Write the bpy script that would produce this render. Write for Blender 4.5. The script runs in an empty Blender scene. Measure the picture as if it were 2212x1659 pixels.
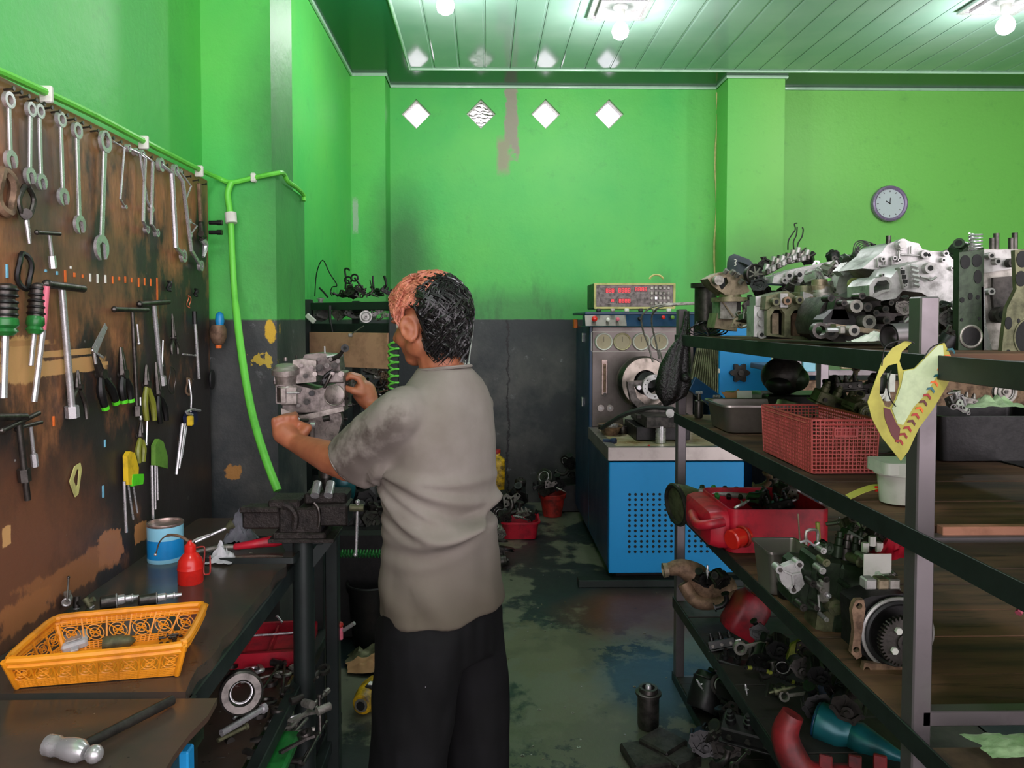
import bpy, math, random
import numpy as np
from mathutils import Vector as V, Matrix, Euler, noise as mnoise
from mathutils.geometry import tessellate_polygon
R = math.radians; PI = math.pi
C = bpy.context.scene.collection
rnd = random.Random(7)
# ---------------------------------------------------------------- camera, sky, lamps, exposure
W_, H_, F_ = 2212, 1659, 1600.0
EYE = V((0, 0, 1.6))
cd = bpy.data.cameras.new('camera'); cam = bpy.data.objects.new('camera', cd); C.objects.link(cam)
cam.location = EYE; cam.rotation_euler = (R(88), 0, R(-1.1))
cd.sensor_width = 36; cd.lens = F_*36/W_; cd.clip_start = .05
cd.shift_x = (1106 - 1045 - F_*math.tan(R(1.1)))/W_
cd.shift_y = -((829.5 - 690) - F_*math.tan(R(2)))/W_
bpy.context.scene.camera = cam
_M = Euler((R(88), 0, R(-1.1))).to_matrix()
def ray(px, py):
    return (_M @ V(((px - 1106)/F_ + cd.shift_x*W_/F_, (829.5 - py)/F_ + cd.shift_y*W_/F_, -1)))
def at(px, py, x=None, y=None, z=None):
    d = ray(px, py)
    t = (x - EYE.x)/d.x if x is not None else (y - EYE.y)/d.y if y is not None else (z - EYE.z)/d.z
    return EYE + d*t
wd = bpy.data.worlds.new('daylight'); bpy.context.scene.world = wd; wd.use_nodes = True
bg = wd.node_tree.nodes['Background']; bg.inputs[0].default_value = (1.0, .9, .97, 1); bg.inputs[1].default_value = 2.4
vs = bpy.context.scene.view_settings
vs.view_transform = 'Standard'; vs.look = 'None'; vs.exposure = .84; vs.gamma = 1; vs.use_curve_mapping = False
# ---------------------------------------------------------------- colour + materials
def s2l(c): return c/12.92 if c <= .04045 else ((c + .055)/1.055)**2.4
def col(r, g, b): return (s2l(r/255), s2l(g/255), s2l(b/255), 1)
class NM:
    def __init__(s, name):
        s.m = bpy.data.materials.new(name); s.m.use_nodes = True; s.t = s.m.node_tree; s.n = s.t.nodes; s.b = s.n['Principled BSDF']; s._p = None
    def L(s, a, b): s.t.links.new(a, b)
    def pos(s, obj=False):
        if s._p is None:
            s._p = s.n.new('ShaderNodeTexCoord').outputs['Object'] if obj else s.n.new('ShaderNodeNewGeometry').outputs['Position']
        return s._p
    def math(s, op, a, b=None, c=None, clamp=False):
        n = s.n.new('ShaderNodeMath'); n.operation = op; n.use_clamp = clamp
        for i, v in enumerate((a, b, c)):
            if v is None: continue
            if isinstance(v, (int, float)): n.inputs[i].default_value = v
            else: s.L(v, n.inputs[i])
        return n.outputs[0]
    def noise(s, sc=5, det=4, rough=.6, scale=(1, 1, 1), off=0, obj=False):
        mp = s.n.new('ShaderNodeMapping'); mp.inputs['Scale'].default_value = scale; mp.inputs['Location'].default_value = (off, off*.7, off*1.3); s.L(s.pos(obj), mp.inputs[0])
        n = s.n.new('ShaderNodeTexNoise'); n.inputs['Scale'].default_value = sc; n.inputs['Detail'].default_value = det; n.inputs['Roughness'].default_value = rough
        s.L(mp.outputs[0], n.inputs['Vector']); return n.outputs[0]
    def ramp(s, f, lo, hi):
        n = s.n.new('ShaderNodeMapRange'); n.inputs[1].default_value = lo; n.inputs[2].default_value = hi; s.L(f, n.inputs[0]); return n.outputs[0]
    def mix(s, f, a, b):
        n = s.n.new('ShaderNodeMix'); n.data_type = 'RGBA'
        if isinstance(f, (int, float)): n.inputs[0].default_value = f
        else: s.L(f, n.inputs[0])
        for i, v in ((6, a), (7, b)):
            if isinstance(v, tuple): n.inputs[i].default_value = v
            else: s.L(v, n.inputs[i])
        return n.outputs[2]
    def xyz(s):
        n = s.n.new('ShaderNodeSeparateXYZ'); s.L(s.pos(), n.inputs[0]); return n.outputs
    def ell(s, u, v, cu, cv, ru, rv, nz, amt=.5, soft=.3):       # ragged ellipse mask
        a = s.math('DIVIDE', s.math('SUBTRACT', u, cu), ru); b = s.math('DIVIDE', s.math('SUBTRACT', v, cv), rv)
        d = s.math('SQRT', s.math('ADD', s.math('MULTIPLY', a, a), s.math('MULTIPLY', b, b)))
        d = s.math('ADD', d, s.math('MULTIPLY', s.math('SUBTRACT', nz, .5), amt*2))
        return s.ramp(d, 1 + soft, 1 - soft)
    def rect(s, u, v, cu, cv, ru, rv, nz, amt=.3, soft=.05):
        a = s.math('ABSOLUTE', s.math('DIVIDE', s.math('SUBTRACT', u, cu), ru)); b = s.math('ABSOLUTE', s.math('DIVIDE', s.math('SUBTRACT', v, cv), rv))
        d = s.math('ADD', s.math('MAXIMUM', a, b), s.math('MULTIPLY', s.math('SUBTRACT', nz, .5), amt*2))
        return s.ramp(d, 1 + soft, 1 - soft)
    def out(s, c, rough=.5, metal=0, bump=None, bs=.3, bd=.01, spec=None):
        if isinstance(c, tuple): s.b.inputs['Base Color'].default_value = c
        else: s.L(c, s.b.inputs['Base Color'])
        if isinstance(rough, (int, float)): s.b.inputs['Roughness'].default_value = rough
        else: s.L(rough, s.b.inputs['Roughness'])
        s.b.inputs['Metallic'].default_value = metal
        if spec is not None: s.b.inputs['Specular IOR Level'].default_value = spec
        if bump is not None:
            n = s.n.new('ShaderNodeBump'); n.inputs['Strength'].default_value = bs; n.inputs['Distance'].default_value = bd; s.L(bump, n.inputs['Height']); s.L(n.outputs[0], s.b.inputs['Normal'])
        return s.m
def mat(name, c, rough=.5, metal=0, dirt=None, amt=.5, sc=25, bump=.15, bd=.003, c2=None):
    k = NM(name); c = col(*c)
    n1 = k.noise(sc, 5, .65, obj=True)
    d = col(*dirt) if dirt else tuple(x*.55 for x in c[:3]) + (1,)
    f = k.ramp(n1, .62 - amt*.35, .72 - amt*.1)
    cc = k.mix(k.math('MULTIPLY', f, min(1, amt*1.4)), c, d)
    if c2: cc = k.mix(k.ramp(k.noise(sc*.5, 3, .5, off=5, obj=True), .5, .62), cc, col(*c2))
    rr = k.math('ADD', k.math('MULTIPLY', n1, .3), rough - .12, clamp=True)
    return k.out(cc, rr, metal, k.noise(sc*4, 3, .6, obj=True), bump, bd)
M = {}
M['alu'] = mat('cast_aluminium', (172, 170, 167), .4, .5, (96, 92, 84), .42, 22)
M['alu2'] = mat('dull_aluminium', (158, 154, 146), .45, .7, (62, 58, 50), .5, 26)
M['steel'] = mat('bare_steel', (196, 194, 196), .24, .6, (120, 112, 104), .3, 30, .05)
M['dsteel'] = mat('dark_steel', (92, 88, 84), .36, .85, (34, 32, 30), .5, 30)
M['iron'] = mat('oily_cast_iron', (66, 62, 58), .42, .6, (24, 23, 22), .6, 24, .3)
M['black'] = mat('oily_black_metal', (34, 33, 33), .38, .4, (14, 14, 14), .5, 24)
M['rust'] = mat('rusty_cast_metal', (140, 112, 90), .6, .4, (70, 50, 38), .6, 28, .4)
M['olive'] = mat('olive_grimy_casting', (112, 112, 84), .5, .55, (48, 48, 34), .55, 24, .3)
M['green_metal'] = mat('dark_green_metal', (52, 66, 48), .4, .5, (22, 28, 22), .5, 24, .2)
M['tan'] = mat('tan_casting', (150, 136, 112), .48, .6, (72, 62, 48), .5, 26, .25)
M['white_alu'] = mat('fresh_cast_aluminium', (186, 184, 182), .4, .5, (96, 94, 90), .5, 20)
M['rubber'] = mat('black_rubber', (26, 26, 27), .5, 0, (12, 12, 12), .4, 20)
M['hole'] = mat('dark_bore', (9, 9, 9), .7, 0, (5, 5, 5), .2, 20)
M['gplastic'] = mat('green_plastic', (36, 120, 52), .3, 0, (16, 60, 26), .4, 30, .05)
M['lime'] = mat('lime_plastic', (90, 215, 40), .35, 0, (60, 150, 30), .3, 30, .05)
M['yellow'] = mat('yellow_plastic', (226, 190, 40), .4, 0, (130, 100, 30), .4, 30, .05)
M['yjug'] = mat('grimy_yellow_plastic', (226, 180, 30), .4, 0, (60, 48, 20), .7, 16, .1)
M['oliveplas'] = mat('olive_plastic', (124, 128, 44), .35, 0, (60, 62, 26), .4, 30, .05)
M['green3'] = mat('leaf_green_plastic', (104, 150, 60), .4, 0, (60, 90, 36), .3, 30, .05)
M['navy'] = mat('navy_plastic', (30, 36, 70), .4, 0, (14, 18, 36), .4, 30, .05)
M['bluep'] = mat('blue_plastic', (30, 140, 200), .35, 0, (20, 80, 120), .3, 30, .05)
M['red'] = mat('red_plastic', (190, 26, 48), .38, 0, (84, 14, 24), .45, 14, .08)
M['dred'] = mat('grimy_red_plastic', (176, 44, 36), .45, 0, (70, 26, 22), .6, 14, .1)
M['canred'] = mat('glossy_red_paint', (214, 38, 30), .22, 0, (120, 20, 18), .25, 18, .03)
M['orangep'] = mat('orange_plastic', (240, 152, 28), .42, 0, (160, 92, 24), .38, 9, .06)
M['rbasket'] = mat('faded_red_plastic', (186, 78, 74), .5, 0, (120, 44, 44), .35, 12, .06)
M['orange'] = mat('orange_paint', (230, 110, 40), .5, 0, (150, 70, 30), .3, 40, .05)
M['blue'] = mat('blue_enamel', (0, 144, 214), .5, 0, (0, 122, 186), .25, 3, .02)
M['dblue'] = mat('dark_blue_enamel', (12, 54, 86), .35, 0, (8, 30, 48), .4, 4, .02)
M['bsteel'] = mat('brushed_steel', (172, 164, 158), .34, .85, (110, 102, 96), .35, 5, .03)
M['tower'] = mat('dull_brushed_panel', (112, 104, 100), .38, .7, (70, 62, 58), .4, 4, .03); M['dialm'] = mat('beige_dial', (178, 164, 138), .7, 0, (150, 138, 116), .3, 14, .02); M['wheelface'] = mat('polished_wheel_face', (150, 140, 130), .3, .8, (84, 72, 62), .45, 9, .03)
M['cream'] = mat('oily_cream_laminate', (206, 196, 160), .14, 0, (130, 92, 44), .62, 4, .02)
M['tin'] = mat('tin_lid', (190, 170, 162), .3, .8, (110, 80, 70), .4, 20, .05)
M['tinblue'] = mat('blue_tin_label', (24, 140, 208), .3, 0, (18, 112, 172), .25, 14, .02)
M['tinpale'] = mat('pale_blue_band', (140, 205, 228), .3, 0, (110, 180, 205), .25, 14, .02)
M['wood'] = mat('worn_shelf_wood', (92, 72, 56), .6, 0, (34, 28, 24), .6, 8, .3)
M['plank'] = mat('fresh_plank_edge', (176, 120, 96), .7, 0, (120, 76, 56), .4, 14, .2)
M['ply'] = mat('plywood_board', (196, 150, 118), .7, 0, (120, 84, 62), .45, 7, .15)
M['card'] = mat('brown_cardboard', (176, 132, 92), .8, 0, (120, 84, 54), .3, 14, .1)
M['cardg'] = mat('grey_card', (150, 154, 146), .8, 0, (92, 96, 90), .4, 20, .1)
M['paper'] = mat('white_paper', (224, 222, 214), .8, 0, (180, 176, 164), .3, 20, .05)
M['pale'] = mat('milky_plastic', (204, 200, 192), .3, 0, (160, 164, 148), .4, 14, .03)
M['clear'] = mat('clear_box_plastic', (190, 192, 196), .2, 0, (150, 150, 156), .3, 14, .03)
M['rag'] = mat('grey_rag', (112, 112, 120), .9, 0, (60, 60, 66), .5, 20, .6)
M['ragw'] = mat('white_rag', (206, 206, 210), .9, 0, (130, 130, 136), .4, 20, .6)
M['post'] = mat('grey_tube_paint', (128, 121, 123), .34, .75, (92, 86, 86), .35, 6, .04)
M['rail'] = mat('dark_angle_paint', (36, 44, 42), .42, .2, (20, 24, 24), .45, 8, .08)
M['vise'] = mat('rough_black_vise', (52, 46, 43), .55, .45, (24, 21, 20), .55, 30, .6, .006)
M['capcloth'] = mat('slate_cloth', (84, 88, 98), .9, 0, (60, 62, 70), .4, 16, .3)
M['foil'] = mat('green_tinted_bag', (168, 196, 150), .25, 0, (110, 130, 96), .4, 20, .3)
M['teal'] = mat('teal_paint', (24, 92, 100), .3, .2, (14, 44, 50), .45, 10, .05)
M['bag'] = mat('black_plastic_bag', (30, 28, 28), .22, 0, (16, 15, 15), .4, 30, .5, .01)
M['hose'] = mat('green_hose', (110, 214, 74), .42, 0, (70, 160, 52), .3, 14, .03)
M['conduit'] = mat('yellowed_cable', (196, 190, 120), .6, 0, (130, 130, 80), .4, 20, .05)
M['cornice'] = mat('cornice_plastic', (168, 205, 176), .18, 0, (130, 170, 140), .3, 8, .02)
M['tagy'] = mat('yellow_sheet', (176, 168, 70), .5, 0, (120, 112, 40), .4, 10, .04)
M['tagp'] = mat('pale_sheet', (188, 202, 160), .5, 0, (120, 130, 100), .4, 10, .04)
M['tagm'] = mat('maroon_sheet', (96, 44, 44), .5, 0, (60, 30, 30), .3, 10, .04)
M['purple'] = mat('lilac_clock_rim', (150, 130, 165), .25, .3, (110, 96, 120), .3, 8, .02)
M['pink'] = mat('pink_tape', (220, 110, 130), .4, 0, (150, 70, 84), .3, 20, .05)
M['wirew'] = mat('white_cable_tie', (210, 210, 205), .4, 0, (170, 170, 165), .3, 20, .02)
M['tape'] = mat('light_blue_tape', (120, 186, 214), .4, 0, (90, 150, 180), .3, 20, .05)
M['led'] = mat('red_display_window', (110, 22, 26), .25, 0, (90, 16, 20), .3, 20, .02)
M['copper'] = mat('copper', (200, 110, 80), .35, .8, (130, 66, 44), .3, 20, .05)
def glow(name, c, s):
    m = bpy.data.materials.new(name); m.use_nodes = True; b = m.node_tree.nodes['Principled BSDF']
    b.inputs['Base Color'].default_value = (.02, .02, .02, 1); b.inputs['Emission Color'].default_value = col(*c); b.inputs['Emission Strength'].default_value = s
    return m
M['bulb'] = glow('lit_bulb', (235, 244, 255), 14); M['digit'] = glow('lit_digit', (255, 50, 60), 1.0)
def glassmat(name, c, rough, alpha=1):
    m = bpy.data.materials.new(name); m.use_nodes = True; b = m.node_tree.nodes['Principled BSDF']
    b.inputs['Base Color'].default_value = col(*c); b.inputs['Transmission Weight'].default_value = 1; b.inputs['Roughness'].default_value = rough; b.inputs['IOR'].default_value = 1.25
    return m
M['glass'] = glassmat('wavy_block_glass', (250, 250, 255), .15)
# ---------------------------------------------------------------- geometry collector
class G:
    def __init__(s): s.v = []; s.f = []; s.m = None
    def T(s, m): s.m = m; return s
    def add(s, vs, fs):
        k = len(s.v)
        s.v += [(s.m @ V(p)) for p in vs] if s.m is not None else [V(p) for p in vs]
        s.f += [tuple(i + k for i in f) for f in fs]; return s
    def box(s, c, d, b=0, m=None):
        x, y, z = d[0]/2, d[1]/2, d[2]/2; c = V(c)
        if b <= 0:
            vs = [V((i*x, j*y, k*z)) for i in (-1, 1) for j in (-1, 1) for k in (-1, 1)]
            fs = [(0, 1, 3, 2), (4, 6, 7, 5), (0, 4, 5, 1), (2, 3, 7, 6), (0, 2, 6, 4), (1, 5, 7, 3)]
        else:
            b = min(b, x*.49, y*.49, z*.49); vs = []; ix = {}
            for i in (-1, 1):
                for j in (-1, 1):
                    for k in (-1, 1):
                        for a in range(3):
                            p = [i*(x - b), j*(y - b), k*(z - b)]; q = [i*x, j*y, k*z]; p[a] = q[a]; ix[i, j, k, a] = len(vs); vs.append(V(p))
            fs = []
            for a in range(3):
                for sg in (-1, 1):
                    o = [q for q in range(3) if q != a]; f = []
                    for u, w in ((-1, -1), (1, -1), (1, 1), (-1, 1)):
                        t = [0, 0, 0]; t[a] = sg; t[o[0]] = u; t[o[1]] = w; f.append(ix[t[0], t[1], t[2], a])
                    if (sg > 0) == (a == 1): f.reverse()
                    fs.append(tuple(f))
            for a in range(3):
                o = [q for q in range(3) if q != a]
                for u in (-1, 1):
                    for w in (-1, 1):
                        f = []
                        for sg, ax in ((-1, o[0]), (1, o[0]), (1, o[1]), (-1, o[1])):
                            t = [0, 0, 0]; t[a] = sg; t[o[0]] = u; t[o[1]] = w; f.append(ix[t[0], t[1], t[2], ax])
                        if (u*w > 0) == (a == 1): f.reverse()
                        fs.append(tuple(f))
            for i in (-1, 1):
                for j in (-1, 1):
                    for k in (-1, 1):
                        f = [ix[i, j, k, 0], ix[i, j, k, 1], ix[i, j, k, 2]]
                        if i*j*k < 0: f.reverse()
                        fs.append(tuple(f))
        if m is not None: vs = [m @ p for p in vs]
        return s.add([p + c for p in vs], fs)
    def bar(s, p0, p1, w, h, b=0, up=(0, 0, 1)):          # rectangular bar between two points
        p0, p1 = V(p0), V(p1); d = p1 - p0; L = d.length; y = d.normalized(); x = y.cross(V(up))
        if x.length < 1e-5: x = V((1, 0, 0))
        x.normalize(); z = x.cross(y)
        m = Matrix((x, y, z)).transposed()
        return s.box((p0 + p1)/2, (w, L, h), b, m)
    def rings(s, rs, cap0=True, cap1=True, closed=False):
        n = len(rs[0]); vs = [p for r in rs for p in r]; fs = []; K = len(rs)
        for k in range(K if closed else K - 1):
            a, b = k*n, ((k + 1) % K)*n
            for i in range(n): j = (i + 1) % n; fs.append((a + i, a + j, b + j, b + i))
        if not closed:
            if cap0: fs.append(tuple(reversed(range(n))))
            if cap1: fs.append(tuple(range((K - 1)*n, K*n)))
        return s.add(vs, fs)
    @staticmethod
    def frame(d):
        d = V(d).normalized(); a = V((0, 0, 1)) if abs(d.z) < .9 else V((1, 0, 0)); u = d.cross(a).normalized(); return u, u.cross(d)*-1
    def cyl(s, p0, p1, r0, r1=None, n=14, cap=True):
        p0, p1 = V(p0), V(p1); r1 = r0 if r1 is None else r1; u, w = s.frame(p1 - p0)
        return s.rings([[p + (u*math.cos(2*PI*i/n) + w*math.sin(2*PI*i/n))*r for i in range(n)] for p, r in ((p0, r0), (p1, r1))], cap, cap)
    def lathe(s, prof, o=(0, 0, 0), ax=(0, 0, 1), n=20, cap=True, sx=1, sy=1):
        o = V(o); ax = V(ax).normalized(); u, w = s.frame(ax)
        return s.rings([[o + ax*z + (u*math.cos(2*PI*i/n)*sx + w*math.sin(2*PI*i/n)*sy)*max(r, 1e-4) for i in range(n)] for r, z in prof], cap, cap)
    def tube(s, pts, r, n=8, closed=False, sm=0):
        pts = [V(p) for p in pts]
        if sm: pts = smooth(pts, sm, closed)
        K = len(pts); rr = r if isinstance(r, (list, tuple)) else None
        if rr and len(rr) != K: rr = [rr[min(len(rr) - 1, int(i*len(rr)/K))] if len(rr) < 3 else float(np.interp(i/(K - 1), np.linspace(0, 1, len(rr)), rr)) for i in range(K)]
        ds = []
        for i in range(K):
            a = pts[(i - 1) % K] if (i > 0 or closed) else pts[i]; b = pts[(i + 1) % K] if (i < K - 1 or closed) else pts[i]
            ds.append((b - a).normalized() if (b - a).length > 1e-9 else V((0, 0, 1)))
        u, w = s.frame(ds[0]); out = []
        for i in range(K):
            u = (u - ds[i]*u.dot(ds[i])); u = u.normalized() if u.length > 1e-6 else s.frame(ds[i])[0]; w = ds[i].cross(u); q = rr[i] if rr else r
            out.append([pts[i] + (u*math.cos(2*PI*k/n) + w*math.sin(2*PI*k/n))*q for k in range(n)])
        return s.rings(out, closed=closed)
    def tor(s, c, ax, RR, r, n=24, m=8, a0=0, a1=2*PI):
        c = V(c); u, w = s.frame(ax); full = abs(a1 - a0 - 2*PI) < 1e-4; k = n if full else n + 1
        return s.tube([c + (u*math.cos(a0 + (a1 - a0)*i/n) + w*math.sin(a0 + (a1 - a0)*i/n))*RR for i in range(k)], r, m, full)
    def ball(s, c, r, n=14, m=8, q=None):
        c = V(c); rx, ry, rz = (r, r, r) if isinstance(r, (int, float)) else r; rs = []
        for j in range(1, m):
            a = PI*j/m; rs.append([V((math.sin(a)*math.cos(2*PI*i/n)*rx, math.sin(a)*math.sin(2*PI*i/n)*ry, -math.cos(a)*rz)) for i in range(n)])
        tp = [V((0, 0, -rz)), V((0, 0, rz))]
        if q is not None: rs = [[q @ p for p in r_] for r_ in rs]; tp = [q @ p for p in tp]
        vs = [c + p for r_ in rs for p in r_] + [c + tp[0], c + tp[1]]; N = len(vs); fs = []
        for k in range(m - 2):
            for i in range(n): j = (i + 1) % n; fs.append((k*n + i, k*n + j, (k + 1)*n + j, (k + 1)*n + i))
        for i in range(n): j = (i + 1) % n; fs.append((N - 2, j, i)); fs.append(((m - 2)*n + i, (m - 2)*n + j, N - 1))
        return s.add(vs, fs)
    def prism(s, poly, h, holes=(), m=None, z0=0):        # polygon with holes, extruded along local z
        loops = [[V((p[0], p[1], 0)) for p in poly]] + [[V((p[0], p[1], 0)) for p in hh] for hh in holes]
        flat = [p for l in loops for p in l]; N = len(flat); tris = tessellate_polygon(loops)
        vs = [V((p.x, p.y, z0)) for p in flat] + [V((p.x, p.y, z0 + h)) for p in flat]; fs = []
        for a, b, c in tris:
            nrm = (flat[b] - flat[a]).cross(flat[c] - flat[a]).z
            t = (a, b, c) if nrm > 0 else (a, c, b)
            fs.append(tuple(i + N for i in t)); fs.append(tuple(reversed(t)))
        k = 0
        for li, l in enumerate(loops):
            n = len(l); ar = sum(l[i].x*l[(i + 1) % n].y - l[(i + 1) % n].x*l[i].y for i in range(n)); ccw = (ar > 0) == (li == 0)
            for i in range(n):
                a, b = k + i, k + (i + 1) % n
                fs.append((a, b, b + N, a + N) if ccw else (b, a, a + N, b + N))
            k += n
        if m is not None: vs = [m @ p for p in vs]
        return s.add(vs, fs)
def smooth(pts, k, closed=False):
    out = []; n = len(pts)
    for i in range(n if closed else n - 1):
        p0 = pts[(i - 1) % n] if (closed or i > 0) else pts[0]; p1 = pts[i]; p2 = pts[(i + 1) % n]; p3 = pts[(i + 2) % n] if (closed or i < n - 2) else pts[-1]
        for j in range(k):
            t = j/k; out.append(.5*((2*p1) + (p2 - p0)*t + (2*p0 - 5*p1 + 4*p2 - p3)*t*t + (3*p1 - p0 - 3*p2 + p3)*t**3))
    if not closed: out.append(pts[-1])
    return out
def circ(r, n=16, cx=0, cy=0, ry=None, a0=0): return [(cx + r*math.cos(a0 + 2*PI*i/n), cy + (ry or r)*math.sin(a0 + 2*PI*i/n)) for i in range(n)]
def rrect(w, h, r, cx=0, cy=0, n=3):
    out = []
    for sx, sy, a in ((1, 1, 0), (-1, 1, 90), (-1, -1, 180), (1, -1, 270)):
        for i in range(n + 1): t = R(a + 90*i/n); out.append((cx + sx*(w/2 - r) + r*math.cos(t), cy + sy*(h/2 - r) + r*math.sin(t)))
    return out
RX, RY, RZ = (lambda a: Matrix.Rotation(R(a), 4, 'X')), (lambda a: Matrix.Rotation(R(a), 4, 'Y')), (lambda a: Matrix.Rotation(R(a), 4, 'Z'))
TR = lambda *p: Matrix.Translation(V(p))
def obj(name, g, m, parent=None, loc=None, ang=38, label=None, kind=None):
    me = bpy.data.meshes.new(name); me.from_pydata([tuple(p) for p in g.v], [], g.f); me.materials.append(M[m] if isinstance(m, str) else m)
    me.shade_smooth(); me.set_sharp_from_angle(angle=R(ang)); me.update()
    o = bpy.data.objects.new(name, me); C.objects.link(o)
    if parent is not None: o.parent = parent
    if loc is not None: o.location = loc
    if label: o['label'] = label
    if kind: o['kind'] = kind
    return o
def tag(o, label, cat, group=None):
    o['label'] = label; o['category'] = cat
    if group: o['group'] = group
    return o
def thing(name, label, cat, loc=(0, 0, 0), rot=(0, 0, 0), group=None):
    o = bpy.data.objects.new(name, None); C.objects.link(o); o.empty_display_size = .05; o.location = loc; o.rotation_euler = tuple(R(a) for a in rot); return tag(o, label, cat, group)
def struct(name, g, m, parent=None, ang=38): return obj(name, g, m, parent, ang=ang, kind=None if parent else 'structure')
def dup(root, loc, rot=None, label=None, scale=None, group=None):
    r = root.copy(); C.objects.link(r); r.location = loc
    if rot is not None: r.rotation_euler = tuple(R(a) for a in rot)
    if label: r['label'] = label
    if group: r['group'] = group
    if scale: r.scale = (scale,)*3
    for ch in list(root.children):
        c = ch.copy(); C.objects.link(c); c.parent = r
        for gch in list(ch.children): d = gch.copy(); C.objects.link(d); d.parent = c
    return r
# ================================================================ THE ROOM
HC, BW, CY = 3.6, 6.42, 6.12          # ceiling height, back wall, column faces
LX, RXW = -1.085, 5.2
k = NM('painted_wall'); x, y, z = k.xyz(); n1 = k.noise(2.2, 6, .62); n2 = k.noise(9, 6, .7, off=3); n3 = k.noise(1.1, 5, .55, off=9); n4 = k.noise(4, 6, .7, (1, 1, .35), 4)
g1 = k.mix(k.ramp(n3, .35, .65), col(74, 190, 88), col(96, 200, 88))
g1 = k.mix(k.ramp(x, 1.6, 2.4), g1, col(122, 200, 92))                      # the bay on the right turns brighter and yellower
g1 = k.mix(k.math('MULTIPLY', k.ramp(n2, .58, .75), .25), g1, col(60, 120, 66))
low = k.ramp(z, 2.15, 1.6)
g1 = k.mix(k.math('MULTIPLY', k.math('MULTIPLY', k.ramp(n4, .52, .68), low), .7), g1, col(44, 84, 50))   # oily hand marks above the dado
for cu, cv, ru, rv, a, c in ((-.68, 2.25, .2, .42, .75, (44, 96, 50)), (-.66, 1.85, .3, .3, .4, (44, 96, 50)), (2.3, 2.0, .35, .3, .55, (70, 100, 60)), (.1, 1.68, .9, .16, .5, (60, 92, 60)), (3.0, 2.45, .6, .25, .2, (80, 130, 80)), (1.25, 2.9, .5, .5, .15, (80, 160, 90))):
    g1 = k.mix(k.math('MULTIPLY', k.ell(x, z, cu, cv, ru, rv, n1, .6, .6), a), g1, col(*c))
back = k.math('GREATER_THAN', y, 6.3)
plast = k.math('MULTIPLY', k.rect(x, z, .24, 3.38, .055, .36, n2, .9, .15), back)
g1 = k.mix(plast, g1, col(150, 146, 126))
g1 = k.mix(k.math('MULTIPLY', k.rect(x, z, .17, 3.0, .05, .14, n2, .6, .3), back), g1, col(150, 150, 120))
g1 = k.mix(k.math('MULTIPLY', k.math('MULTIPLY', k.rect(x, z, -1.05, 2.45, .022, .14, n2, .9, .2), k.math('GREATER_THAN', y, 5)), .8), g1, col(170, 190, 170))
bl = k.mix(k.ramp(n1, .42, .7), col(42, 48, 50), col(76, 78, 76))
bl = k.mix(k.math('MULTIPLY', k.math('MULTIPLY', k.ramp(n1, .45, .7), k.ramp(z, 1.5, 1.0)), .6), bl, col(104, 100, 94)); bl = k.mix(k.math('MULTIPLY', k.ramp(z, .7, .3), .6), bl, col(36, 35, 34))
bl = k.mix(k.math('MULTIPLY', k.ramp(n2, .62, .66), k.ramp(n1, .5, .6)), bl, col(120, 122, 124))
bl = k.mix(k.ramp(k.math('ABSOLUTE', k.math('SUBTRACT', k.math('ADD', x, k.math('MULTIPLY', n2, .12)), .27)), .012, .004), bl, col(14, 13, 13))
ym = k.math('MULTIPLY', k.math('LESS_THAN', x, -.75), k.math('LESS_THAN', y, 2.95))
bl = k.mix(k.math('MULTIPLY', k.ell(x, z, -.83, 1.56, .022, .05, n2, 1.3, .1), ym), bl, col(214, 172, 44))
bl = k.mix(k.math('MULTIPLY', k.ell(x, z, -.86, 1.44, .035, .022, k.noise(40, 3, .6, off=2), 3.0, .1), ym), bl, col(196, 168, 60))
bl = k.mix(k.math('MULTIPLY', k.ell(x, z, -.98, 1.0, .03, .03, n2, 1.9, .1), ym), bl, col(170, 120, 60))
wallc = k.mix(k.ramp(k.math('ADD', z, k.math('MULTIPLY', n2, .012)), 1.602, 1.61), bl, g1)
M['wall'] = k.out(wallc, .5, 0, k.noise(14, 6, .65, off=1), .25, .012)

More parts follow.
